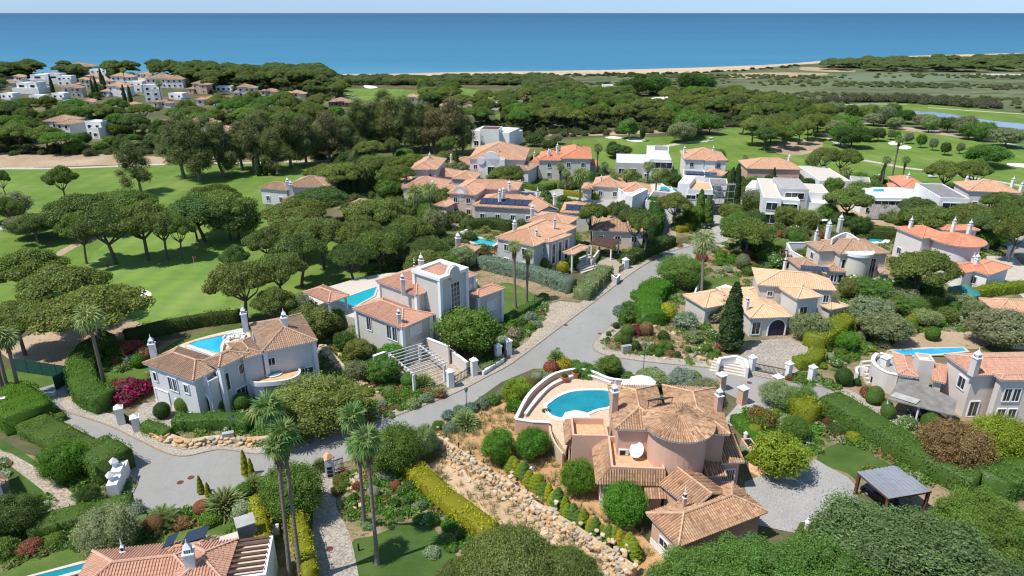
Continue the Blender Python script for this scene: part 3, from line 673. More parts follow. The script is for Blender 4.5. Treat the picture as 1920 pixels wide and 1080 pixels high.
# stone pine, crown radius 1 unit = 6 m: built in metres for R=6, total height 10
def pine_proto(seed, R=6.0, hb=6.0, thick=2.7, n=26, leaves=15000, size=.32, open_=0.0):
    rr = random.Random(seed); lob = []
    for i in range(n):
        t = math.sqrt((i+.5)/n); a = i*2.399963+rr.uniform(-.35, .35); rad = R*t*.80*rr.uniform(.88, 1.1)
        if open_ and rr.random() < open_: continue
        zc = hb+thick*(1-.72*t*t)*rr.uniform(.8, 1.08); s = R*rr.uniform(.22, .34)*(1-.15*t)
        lob.append((math.cos(a)*rad, math.sin(a)*rad, zc-s*.3, s, s, s*rr.uniform(.55, .75)))
    cr = lobes_mesh('pine_crown', lob, leaves, size, [LF, LF], zmin=-.3, core=.82, jit=.75, depth_j=.09)
    return two('pine', cr, limbs(7, 0, hb+thick*.35, R*.7, .30, .8, .5, seed))
PINE = [pine_proto(s, n=k, open_=o) for s, k, o in ((1, 30, 0), (2, 26, .08), (3, 34, .05), (4, 24, .16), (5, 30, .1))]
PINE_BIG = [pine_proto(13, n=90, leaves=90000, size=.19, open_=.03)]
PINE_HI = [pine_proto(11, n=46, leaves=26000, size=.27, open_=.04), pine_proto(12, n=40, leaves=24000, size=.27, open_=.1)]
PINE_THIN = [pine_proto(21, n=20, leaves=10000, size=.31, open_=.3, thick=2.4)]
def euc_proto(seed, leaves=15000):
    rr = random.Random(seed); lob = []; Hh = 20.
    for i in range(34):
        z = Hh*(.22+.75*rr.random()); wr = 4.2*math.sin(math.pi*min(1, (z/Hh)*.86+.1))**.7+.5
        a = rr.uniform(0, 6.28); rad = wr*rr.uniform(.2, 1); s = rr.uniform(1.0, 1.9)
        lob.append((math.cos(a)*rad, math.sin(a)*rad, z, s, s, s*rr.uniform(1.0, 1.5)))
    cr = lobes_mesh('gum_crown', lob, leaves, .42, [LF, LF], zmin=-.9, core=.6, jit=1.0, depth_j=.2, aspect=.45)
    return two('gum', cr, limbs(5, 0, Hh*.75, 2.6, .42, .8, .3, seed), 'barkpale')
EUC = [euc_proto(s) for s in (31, 32, 33, 34)]
# broad round crown: unit R=3, height 6
def broad_proto(seed, leaves=12000, size=.24, n=22, squash=.85, core=.8, trunk=.9, dj=.1, rag=1.0):
    rr = random.Random(seed); lob = []; R = 3.0
    for i in range(n):
        z = 1-2*(i+.5)/n; z = z*.85+.05; r = math.sqrt(max(0, 1-z*z)); a = i*2.399963; k = rr.uniform(.58, .78)*rag
        s = rr.uniform(.30, .46)*R
        lob.append((math.cos(a)*r*R*k, math.sin(a)*r*R*k, trunk+R*squash*(1+z*k*.98), s, s, s*.85))
    lob.append((0, 0, trunk+R*squash, R*.7, R*.7, R*.7*squash))
    cr = lobes_mesh('broad_crown', lob, leaves, size, [LF, LF], zmin=-.8, core=core, jit=.8, depth_j=dj)
    return two('broad', cr, limbs(4, 0, trunk+R*.6, R*.4, .16, .2, .4, seed))
def big_proto(seed, n, leaves=95000, size=.115):
    rr = random.Random(seed); lob = []; R = 3.0
    for i in range(n):
        z = 1-1.5*(i+.5)/n; r = math.sqrt(max(0, 1-z*z)); a = i*2.399963+rr.uniform(-.2,.2); k = rr.uniform(.66, 1.06); s = rr.uniform(.13, .30)*R
        lob.append((math.cos(a)*r*R*k, math.sin(a)*r*R*k, .9+R*.75*(1+z*k), s*rr.uniform(.8,1.3), s*rr.uniform(.8,1.3), s*rr.uniform(.8,1.3)))
    lob.append((0, 0, .9+R*.7, R*.72, R*.72, R*.6))
    cr = lobes_mesh('broad_crown', lob, leaves, size, [LF, LF], zmin=-.7, core=.74, jit=.9, depth_j=.16)
    return two('broad', cr, limbs(4, 0, .9+R*.6, R*.4, .16, .2, .4, seed))
BROAD = [broad_proto(41), broad_proto(42, n=28, rag=1.08), broad_proto(43, n=16, squash=.75)]
BROAD_BIG = [big_proto(53, 90), big_proto(54, 76)]
BROAD_HI = [broad_proto(51, 34000, .18, 34, dj=.17, core=.7, rag=1.12), broad_proto(52, 30000, .18, 26, squash=.7, dj=.19, core=.7, rag=1.15)]
OLIVE = [broad_proto(61, 9000, .26, 20, dj=.2, core=.6, rag=1.15), broad_proto(62, 9000, .26, 26, dj=.18, core=.6, rag=1.1)]
# shrubs: unit R=1, height ~1.5
def shrub_proto(seed, leaves=2200, size=.17, n=9, sq=.75, dj=.1, core=.8, mats=None):
    rr = random.Random(seed); lob = [(0, 0, sq*.75, .72, .72, sq*.8)]
    for i in range(n):
        a = i*2.399963+rr.uniform(-.3, .3); t = math.sqrt((i+.5)/n); s = rr.uniform(.3, .48)
        lob.append((math.cos(a)*t*.62, math.sin(a)*t*.62, sq*(.95-.5*t*t)+rr.uniform(-.12, .12), s, s, s*.9))
    return lobes_mesh('shrub_leaves', lob, leaves, size, mats or [LF, LF], zmin=-.7, core=core, jit=.8, depth_j=dj)
SHRUB = [shrub_proto(71), shrub_proto(72, n=12), shrub_proto(73, n=7, sq=.6, dj=.16), shrub_proto(74, n=14, sq=.95, dj=.14)]
SHRUB_HI = [shrub_proto(75, 7000, .11, 14), shrub_proto(76, 7000, .11, 18, .65, .12)]
def fl_mesh(base, key):
    me = base.copy(); me.materials[0] = M[key]; return me
def ball_mesh(leaves=2600, size=.13, sq=1.0):
    d = sphere_dirs(leaves, -.9); k = 1+rng.normal(0, .025, leaves)+.03*np.sin(d[:,0]*7)*np.sin(d[:,1]*6+1)*np.sin(d[:,2]*7)
    C = d*k[:, None]*np.array([1, 1, sq]); C[:,2] += sq*.92
    mb = MB(); blob(mb, (0,0,sq*.92), (.94,.94,.94*sq), 3, 12, ragged=.02)
    return plant_mesh('clipped_ball', leaf_arrays(C, d, size, .6, .45), rng.normal(.45, .14, leaves), [LF, LF], mb)
BALL = ball_mesh(); BALL_HI = ball_mesh(9000, .075)
def cyp_mesh(leaves=5000, size=.32):      # unit: height 8, radius .9
    z = rng.uniform(0, 1, leaves); t = rng.uniform(0, 6.283, leaves); pr = .9*np.clip(np.minimum(1, z*7+.35), 0, 1)*np.sqrt(np.clip(1-z, 0, 1))**1.15*1.05+.03
    pr = pr*(1+.10*np.sin(t*5+z*20)+.07*np.sin(t*3-z*33)); C = np.stack([pr*np.cos(t), pr*np.sin(t), z*8], 1)
    nn = np.stack([np.cos(t), np.sin(t), np.full(leaves, .35)], 1)
    mb = MB(); mb.lathe((0,0,0), [(.45,.1), (.75,1.0), (.72,3), (.55,5), (.3,7), (0,7.8)], 8)
    return plant_mesh('cypress_leaves', leaf_arrays(C, nn, size, .5, .5), rng.normal(.42, .17, leaves), [LF, LF], mb)
CYP = cyp_mesh(); CYP_HI = cyp_mesh(12000, .2)
# fan palm crown and frond
def frond_fan(L=1.55, seg=11, droop=.35, seed=0):
    rr = random.Random(seed); mb = MB(); pl = L*.45
    mb.add([(0,-.035,0), (pl,-.02,-droop*.08), (pl,.02,-droop*.08), (0,.035,0)], [(0,1,2,3)], 0, .6)
    for i in range(seg):
        a = math.radians(-105+210*(i+.5)/seg); ln = L*.62*(1-.15*abs(math.sin(a)))*rr.uniform(.9, 1.08); dx, dy = math.cos(a), math.sin(a); wv = .115*L/1.55*.85
        o = Vector((pl, 0, -droop*.08)); m1 = o+Vector((dx*ln*.55, dy*ln*.55, -.05)); e = o+Vector((dx*ln, dy*ln, -droop*(.6+.8*rr.random())*.95))
        s = Vector((-dy, dx, 0))*wv*.75; f = Vector((0,0,.045))
        mb.add([o, m1-s, m1+f, m1+s, e-s*.15, e+s*.15], [(0,1,2), (0,2,3), (1,4,2), (2,5,3), (2,4,5)], 0, rr.uniform(.25, .85))
    return mb
def frond_feather(L=2.4, n=15, droop=1.0, seed=0):
    rr = random.Random(seed); mb = MB(); prev = None
    def c(t): return Vector((L*t*(1-.18*t), 0, L*.28*math.sin(t*2.1)*1.0-droop*t*t))
    for i in range(n):
        t = .12+.88*i/(n-1); p = c(t); ln = .62*L/2.4*math.sin(math.pi*(t*.8+.15))+.12
        for sd in (-1, 1):
            e = p+Vector((ln*.45, sd*ln*.75, -ln*.38)); wv = Vector((.055, 0, 0))*L/2.4*1.3
            mb.add([p-wv, p+wv, e+wv*.2, e-wv*.2], [(0,1,2,3)], 0, rr.uniform(.2, .8))
        if prev is not None: mb.add([prev+Vector((0,-.02,0)), p+Vector((0,-.02,0)), p+Vector((0,.02,0)), prev+Vector((0,.02,0))], [(0,1,2,3)], 0, .8)
        prev = p
    return mb
def mb_mesh(mb, name, mats):
    me = bpy.data.meshes.new(name); me.from_pydata([tuple(v) for v in mb.v], [], mb.f)
    for m in mats: me.materials.append(m)
    me.polygons.foreach_set('material_index', mb.m)
    at = me.attributes.new('rnd', 'FLOAT', 'FACE'); at.data.foreach_set('value', mb.r)
    at = me.attributes.new('fl', 'FLOAT', 'FACE'); at.data.foreach_set('value', [random.random() for _ in mb.r]); me.update(); return me
FAN = [mb_mesh(frond_fan(seed=s, droop=d), 'fan_frond', [LF]) for s, d in ((1,.3), (2,.6), (3,.9))]
FEA = [mb_mesh(frond_feather(seed=s, droop=d), 'feather_frond', [LF]) for s, d in ((1,.8), (2,1.4))]
def crown_orients(n, lo=-50, hi=80, seed=0):
    rr = random.Random(seed); out = []
    for i in range(n):
        el = math.radians(hi-(hi-lo)*((i+.5)/n)**.9); az = i*2.399963+rr.uniform(-.2, .2); out.append((az, el, rr.uniform(.85, 1.12)))
    return out
def merged_crown(proto, n, seed, lo=-50, hi=80):
    mb = MB(); base = proto
    for az, el, s in crown_orients(n, lo, hi, seed):
        Mx = Matrix.Rotation(az, 4, 'Z') @ Matrix.Rotation(-el, 4, 'Y') @ Matrix.Scale(s, 4)
        vs = [Mx @ Vector(v) for v in base.v]; b = len(mb.v); mb.v += [tuple(v) for v in vs]
        mb.f += [tuple(b+i for i in f) for f in base.f]; mb.m += base.m; mb.r += [min(1, max(0, x+random.uniform(-.15, .15))) for x in base.r]
    return mb
FANCROWN = [mb_mesh(merged_crown(frond_fan(seed=5, seg=7, droop=.5), 34, 3+k), 'palm_crown', [LF]) for k in range(2)]
LOWFAN = mb_mesh(merged_crown(frond_fan(seed=8, seg=9, droop=.2), 60, 8, 5, 85), 'low_fan', [LF])
LOWFEA = mb_mesh(merged_crown(frond_feather(seed=8, droop=1.0), 34, 8, 0, 80), 'feather_crown', [LF])

# ------------------------------------------------------------------ placing
PLANTS = []     # (object, phrase, px, py, size word, group)
GREEN = dict(pine=(.085,.118,.032), pine2=(.105,.13,.04), pine3=(.07,.105,.035), dark=(.045,.078,.022), olive=(.135,.155,.095), bigsage=(.085,.115,.045), carob=(.135,.155,.05), euc=(.085,.105,.045), eucbrown=(.105,.10,.055),
   bright=(.065,.145,.02), lime=(.145,.19,.022), yellow=(.21,.21,.02), mid=(.075,.135,.03), grey=(.20,.235,.19), blue=(.14,.19,.16), brown=(.17,.10,.06), deep=(.04,.085,.02), sage=(.15,.19,.10), red=(.20,.07,.05), purple=(.075,.035,.04), cyp=(.035,.062,.022))
GREEN = {k: tuple(min(.6, x*f) for x, f in zip(v, (1.7,1.68,1.4))) for k, v in GREEN.items()}
NAMEC = dict(pine='dark green', pine2='olive green', pine3='dark green', dark='dark green', olive='grey-green', bigsage='soft green', carob='yellowish olive', euc='dull dark green', eucbrown='brownish sparse', bright='bright green', lime='lime green', yellow='yellow-green',
   mid='mid green', grey='silver-grey', blue='blue-green', brown='bronze brown', deep='deep green', sage='sage green', red='reddish', purple='dark purple', cyp='dark')
def jitc(c, k=.12):
    f = 1+random.uniform(-k, k); return (c[0]*f*(1+random.uniform(-.08, .08)), c[1]*f, c[2]*f*(1+random.uniform(-.1, .1)), 1)
def put_tree(protos, name, loc, sx, sz, colr, phrase, group, cat='tree', k=None):
    cr, tr = protos[k if k is not None else random.randrange(len(protos))]
    o = link(name, tr, None, loc); q_ = random.uniform(.86, 1.14); o.scale = (sx*q_, sx/q_, sz*random.uniform(.92, 1.08)); o.rotation_euler = (0, 0, random.uniform(0, 6.28))
    c = link('crown', cr, o); c.color = jitc(GREEN[colr]); o.color = (.2,.2,.2,1)
    e = PLANTS.append((o, phrase, *proj(Vector(loc)+Vector((0,0,4))), sx, group, cat)); return o
def crown_at(px, py, wpx, hc):
    p = P(px, py, hc); return p, wpx/2/FOC*depth(p)
def pine(px, py, w, h=None, colr=None, protos=None, k=None):
    """crown centre pixel bearing and crown width"""
    hc = (h or 10.0)*.76; p, R = crown_at(px, py, w, hc); s = R/6.3; sz = (h or 10.0)/9.6
    near = depth(p) < 105
    pr = protos or (PINE_HI if near else PINE); cl = colr or random.choice(['pine', 'pine', 'pine2', 'pine3'])
    return put_tree(pr, 'umbrella_pine', (p.x, p.y, 0), s, sz, cl, NAMEC[cl]+' umbrella pine', 'umbrella pines', k=k)
def euc(px, py_base, h, colr='euc', w=1.0):
    p = P(px, py_base); return put_tree(EUC, 'gum_tree', (p.x, p.y, 0), w*h/20, h/20.5, colr, 'tall '+NAMEC[colr]+' gum tree', 'tall gum trees')
def broad(px, py, w, h=5.0, colr='mid', cat='tree', hi=None, name='broadleaf_tree', word='bushy tree', protos=None, label=None):
    p, R = crown_at(px, py, w, h*.55); near = depth(p) < 95 if hi is None else hi
    o = put_tree(protos or (BROAD_HI if near else BROAD), name, (p.x, p.y, 0), R/3.1, h/6.1, colr, NAMEC[colr]+' '+word, word+'s', cat)
    if label: o['label'] = label
    return o
def olive(px, py, w, h=5.0, colr='olive', label=None): return broad(px, py, w, h, colr, 'tree', name='olive_tree', word='olive tree', protos=OLIVE, label=label)
def shrub(px, py, w, hr=1.0, colr='mid', kind='shrub', fl=None, z=0.0, label=None):
    p = P(px, py, z); R = w/2/FOC*depth(p); hi = depth(p) < 90 and R > .9
    if kind == 'ball': me = BALL_HI if depth(p) < 100 else BALL
    elif kind == 'cypress': me = CYP_HI if depth(p) < 100 else CYP
    else: me = random.choice(SHRUB_HI if hi else SHRUB)
    if fl:
        key = me.name+fl
        if key not in FLM: FLM[key] = fl_mesh(me, fl)
        me = FLM[key]
    nm = {'ball': 'clipped_ball_shrub', 'cypress': 'cypress', 'shrub': 'shrub'}[kind]
    if kind == 'shrub' and fl: nm = 'flowering_shrub'
    o = link(nm, me, None, (p.x, p.y, z)); o.color = jitc(GREEN[colr])
    if kind == 'cypress': o.scale = (R/.9, R/.9, hr/8.0)
    else: o.scale = (R, R, R*hr)
    o.rotation_euler = (0, 0, random.uniform(0, 6.28))
    wd = {'ball': 'clipped round shrub', 'cypress': 'narrow cypress', 'shrub': 'shrub'}[kind]
    if fl: wd = {'leaf_magenta': 'shrub with magenta blossom', 'leaf_violet': 'shrub with violet blossom', 'leaf_white': 'shrub with white blossom', 'leaf_red': 'shrub with red tips', 'leaf_yellow': 'shrub with yellow tips'}[fl]
    PLANTS.append((o, NAMEC[colr]+' '+wd, px, py, R, {'ball': 'clipped round shrubs', 'cypress': 'cypresses', 'shrub': 'garden shrubs'}[kind], 'cypress' if kind == 'cypress' else 'shrub'))
    if label: o['label'] = label
    return o
FLM = {}
def palm(bx, by, tx, ty, h, w=None, near=False, n=27, label=None, s=None):
    b = P(bx, by); t = P(tx, ty, h); t = Vector((t.x, t.y, h))
    if (t-b).xy.length > h*.25: t = Vector((b.x, b.y, h))+ (t-b).xy.to_3d().normalized()*h*.2
    e = empty('palm_tree', b); mb = MB(); r0 = .23 if near else .3
    pts = [b.lerp(t, k)+Vector((0,0,0)) for k in (0, .08, .3, .6, .88, 1)]
    mb.tube(pts, [r0*1.3, r0, r0*.8, r0*.72, r0*.85, r0*.6], 9); mb.build('trunk', M['palmbark'], e)
    sk = MB(); d = (t-b).normalized()
    for i in range(46):
        a = random.uniform(0, 6.28); z = random.uniform(.2, 1.7); q = t-d*z; o_ = Vector((math.cos(a), math.sin(a), 0))
        s_ = Vector((-math.sin(a), math.cos(a), 0))*.12
        sk.add([q+o_*.2-s_, q+o_*.2+s_, q+o_*(.38+.12*random.random())-Vector((0,0,.75))+s_*.5, q+o_*(.45)-Vector((0,0,.8))-s_*.5], [(0,1,2,3)], 0)
    tag(sk.build('dry_skirt', M['deadleaf'], e), None, None, None, 'stuff')
    R = (w/2/FOC*depth(t)) if w else 1.7; sc_ = (s or R/1.72)
    if near:
        for i, (az, el, k) in enumerate(crown_orients(n, -58, 78, int(bx))):
            me = FAN[0 if i < n*.4 else (1 if i < n*.75 else 2)]
            f = link('frond', me, e, t-b); f.matrix_local = Matrix.Translation(t-b) @ Matrix.Rotation(az, 4, 'Z') @ Matrix.Rotation(-el, 4, 'Y') @ Matrix.Scale(sc_*k*1.12, 4)
            f.color = jitc((.38,.30,.13) if i > n*.88 else random.choice([(.15,.24,.07),(.11,.20,.055),(.20,.27,.09)]), .2)
    else:
        f = link('crown', random.choice(FANCROWN), e, t-b); f.scale = (sc_,)*3; f.color = jitc((.22,.27,.10))
    PLANTS.append((e, 'slender fan palm' if not near else 'tall fan palm', *proj(t), sc_, 'fan palms', 'palm'))
    if label: e['label'] = label
    return e
def lowpalm(px, py, w, kind='fan', trunk=0.0, colr=(.24,.30,.12), name='dwarf_palm', label=None):
    p = P(px, py, trunk+.6); p = Vector((p.x, p.y, 0)); R = w/2/FOC*depth(p)
    if trunk > .2:
        e = empty(name, p); mb = MB(); mb.tube([p, p+Vector((0,0,trunk))], [.3,.26], 9); mb.build('trunk', M['palmbark'], e)
        o = link('crown', LOWFAN if kind == 'fan' else LOWFEA, e, (0,0,trunk))
    else: e = o = link(name, LOWFAN if kind == 'fan' else LOWFEA, None, p)
    o.scale = (R/(1.6 if kind == 'fan' else 2.1),)*3; o.color = jitc(colr)
    PLANTS.append((e, 'low fan palm' if kind == 'fan' else 'feather palm with arching fronds', px, py, R, 'low palms', 'palm'))
    if label: e['label'] = label
    return e
HEDGEN = [0]
def hedge(px, wd, h, colr='mid', label='', leaf=.17, dens=26, z=0.0, rough=.06, cat='hedge', closed=False, base_pts=None):
    path_ = base_pts or smooth(W(px, z), 5, False); b = MB(); pts = [Vector(p) for p in path_]
    # resample
    rs = [pts[0]]; 
    for i in range(len(pts)-1):
        seg = pts[i+1]-pts[i]; k = max(1, int(seg.length/1.0))
        for j in range(1, k+1): rs.append(pts[i]+seg*j/k)
    path_ = [tuple(p) for p in rs]
    A, B = strip_poly(path_, -wd/2*.93, wd/2*.93); n = len(path_); vs = []
    for i in range(n):
        j = 1+random.uniform(-rough, rough)
        for q, zz in ((A[i], z-.1), (A[i], z+h*.85*j), (A[i]*.88+B[i]*.12, z+h*.96*j), (B[i]*.88+A[i]*.12, z+h*.96*j), (B[i], z+h*.85*j), (B[i], z-.1)): vs.append((q.x, q.y, zz))
    fs = [(i*6+k, (i+1)*6+k, (i+1)*6+k+1, i*6+k+1) for i in range(n-1) for k in range(5)]+[tuple(range(6)), tuple((n-1)*6+k for k in reversed(range(6)))]
    b.add(vs, fs, 1, .12)
    # leaves
    Ls = [(Vector(path_[i+1])-Vector(path_[i])).length for i in range(n-1)]; tot = sum(Ls)
    far = depth(Vector((path_[0][0], path_[0][1], 0))); lf = max(leaf, far*.0018); dn = dens*(.17/lf)**2*1.1
    cnt = int(tot*(2*h+wd)*dn); cnt = min(cnt, 26000)
    cl = np.cumsum(Ls); u = rng.uniform(0, tot, cnt); ii = np.clip(np.searchsorted(cl, u), 0, n-2)
    fr = (u-np.concatenate([[0], cl])[ii])/np.array(Ls)[ii]
    pa = np.array(path_); p0 = pa[ii]; p1 = pa[ii+1]; c = p0+(p1-p0)*fr[:, None]; d = (p1-p0)/np.linalg.norm(p1-p0, axis=1)[:, None]; nn = np.stack([-d[:,1], d[:,0]], 1)
    per = rng.uniform(0, 2*h+wd, cnt); side = np.where(per < h, -1, np.where(per > h+wd, 1, 0))
    off = np.where(side == -1, -wd/2, np.where(side == 1, wd/2, per-h-wd/2)); zz = np.where(side == -1, per, np.where(side == 1, per-h-wd, h))
    lump = .12*np.sin(c[:,0]*1.7+c[:,1]*.9)+.1*np.sin(c[:,1]*2.3)+.06*np.sin(c[:,0]*5.1); rj = rng.normal(0, .09, cnt)+lump*1.2*(1.0 if rough > .03 else .3)
    off = off+np.where(side != 0, side*rj, 0); zz = zz+np.where(side == 0, rj, 0)
    ends = rng.uniform(0, 1, cnt) < 0
    C = np.stack([c[:,0]+nn[:,0]*off, c[:,1]+nn[:,1]*off, z+zz], 1)
    No = np.stack([nn[:,0]*side, nn[:,1]*side, np.where(side == 0, 1.0, .15)], 1)
    # end caps
    ce = int((wd*h)*dn); 
    for e_, s_ in ((0, -1), (n-1, 1)):
        t_ = np.array((Vector(path_[min(n-1, e_+1)])-Vector(path_[max(0, e_-1)])).normalized())*s_; q = np.array([-t_[1], t_[0]])
        o2 = rng.uniform(-wd/2, wd/2, ce); z2 = rng.uniform(0, h, ce)
        C = np.vstack([C, np.stack([pa[e_][0]+q[0]*o2, pa[e_][1]+q[1]*o2, z+z2], 1)]); No = np.vstack([No, np.tile([t_[0], t_[1], .2], (ce, 1))])
    base = np.array([path_[0][0], path_[0][1], 0.0]); mb = MB(); mb.v = [tuple(np.array(v)-base) for v in b.v]; mb.f = b.f; mb.m = b.m; mb.r = b.r
    me = plant_mesh('hedge_leaves', leaf_arrays(C-base, No, lf*1.25, .6, .95), rng.normal(.46, .2, len(C))+np.sin(C[:,0]*.9)*np.sin(C[:,1]*1.1+1)*.14+np.sin(C[:,0]*2.7+C[:,1]*1.3)*.1, [LF, LF], mb)
    o = link('hedge', me, None, tuple(base)); o.color = jitc(GREEN[colr], .04); tag(o, label or None, cat)
    if not label: PLANTS.append((o, NAMEC[colr]+' clipped hedge', *proj(Vector((path_[n//2][0], path_[n//2][1], 0))), 1, 'clipped hedges', cat))
    return o
def scatter_px(poly, n, mind, fn, foot=False):
    xs = [p[0] for p in poly]; ys = [p[1] for p in poly]; got = []; tries = 0
    gx = W(poly); bx = (min(p[0] for p in gx), max(p[0] for p in gx)); by = (min(p[1] for p in gx), max(p[1] for p in gx))
    while len(got) < n and tries < n*60:
        tries += 1; x = random.uniform(*bx); y = random.uniform(*by)
        if not pip(x, y, gx): continue
        if any((x-a)**2+(y-b)**2 < mind**2 for a, b in got): continue
        got.append((x, y)); px, py = proj(Vector((x, y, 0)))
        if any(x0 < px < x1 and y0 < py < y1 for x0, y0, x1, y1 in KEEP) or (foot and any(pip(x, y, f) for f in FOOT)): got.pop(); continue
        fn(px, py, x, y)
    return got
KEEP = []
def scatter_stuff(name, pts, protos, scale, colr, label, seed=0, smin=.7, smax=1.3, sz=1.0):
    """uncountable cover: geometry-node instances of clumps"""
    c2 = bpy.data.collections.new(name+' clumps')
    for i, me in enumerate(protos):
        q = bpy.data.objects.new(name+'_clump', me); c2.objects.link(q); q.color = (*colr, 1)
    me = bpy.data.meshes.new(name); me.from_pydata([(x, y, z) for x, y, z in pts], [], []); o = link(name, me); o.color = (*colr, 1)
    g = bpy.data.node_groups.new(name, 'GeometryNodeTree'); g.interface.new_socket('Geometry', in_out='INPUT', socket_type='NodeSocketGeometry'); g.interface.new_socket('Geometry', in_out='OUTPUT', socket_type='NodeSocketGeometry')
    gi = g.nodes.new('NodeGroupInput'); go = g.nodes.new('NodeGroupOutput'); ip = g.nodes.new('GeometryNodeInstanceOnPoints'); ci = g.nodes.new('GeometryNodeCollectionInfo')
    ci.inputs['Collection'].default_value = c2; ci.inputs['Separate Children'].default_value = True; ci.inputs['Reset Children'].default_value = True; ip.inputs['Pick Instance'].default_value = True
    rv = g.nodes.new('FunctionNodeRandomValue'); rv.data_type = 'FLOAT_VECTOR'; rv.inputs['Max'].default_value = (.15,.15,6.28); rv.inputs['Min'].default_value = (-.15,-.15,0)
    rs = g.nodes.new('FunctionNodeRandomValue'); rs.data_type = 'FLOAT'; rs.inputs[2].default_value = scale*smin; rs.inputs[3].default_value = scale*smax; rs.inputs['Seed'].default_value = 5
    cx = g.nodes.new('ShaderNodeCombineXYZ'); ml = g.nodes.new('ShaderNodeMath'); ml.operation = 'MULTIPLY'; ml.inputs[1].default_value = sz
    L = g.links.new; L(gi.outputs[0], ip.inputs['Points']); L(ci.outputs[0], ip.inputs['Instance']); L(rv.outputs[0], ip.inputs['Rotation'])
    L(rs.outputs[1], cx.inputs[0]); L(rs.outputs[1], cx.inputs[1]); L(rs.outputs[1], ml.inputs[0]); L(ml.outputs[0], cx.inputs[2]); L(cx.outputs[0], ip.inputs['Scale']); L(ip.outputs[0], go.inputs[0])
    md = o.modifiers.new('scatter', 'NODES'); md.node_group = g
    tag(o, label, None, None, 'stuff'); return o
def rand_in(poly_px, n, mind=0, z=0.0, foot=False):
    gx = W(poly_px); bx = (min(p[0] for p in gx), max(p[0] for p in gx)); by = (min(p[1] for p in gx), max(p[1] for p in gx)); out = []
    for _ in range(n*12):
        if len(out) >= n: break
        x = random.uniform(*bx); y = random.uniform(*by)
        if not pip(x, y, gx): continue
        px, py = proj(Vector((x, y, 0)))
        if any(x0 < px < x1 and y0 < py < y1 for x0, y0, x1, y1 in KEEP) or (foot and any(pip(x, y, f) for f in FOOT)): continue
        out.append((x, y, z))
    return out
def small_clump(seed, n=110, sz=.38, rx=.9, rz=.5):
    d = sphere_dirs(n, -.1); C = d*np.array([rx, rx, rz])*(1+rng.normal(0, .12, n))[:, None]; C[:,2] += .1
    return plant_mesh('undergrowth_clump', leaf_arrays(C, d, sz, .6, .8), rng.normal(.5, .2, n), [LF, LF])
CLUMP = [small_clump(i) for i in range(4)]
def tuft(n=26):
    V = []; 
    for i in range(n):
        a = random.uniform(0, 6.28); r = random.uniform(0, .3); h = random.uniform(.25, .6); c = Vector((math.cos(a)*r, math.sin(a)*r, 0)); s = Vector((-math.sin(a), math.cos(a), 0))*.03
        e = c+Vector((math.cos(a)*h*.5, math.sin(a)*h*.5, h)); V += [tuple(c-s), tuple(c+s), tuple(e+s*.2), tuple(e-s*.2)]
    return plant_mesh('grass_tuft', np.array(V), rng.uniform(.2, .8, n), [LF])
TUFT = [tuft() for _ in range(3)]
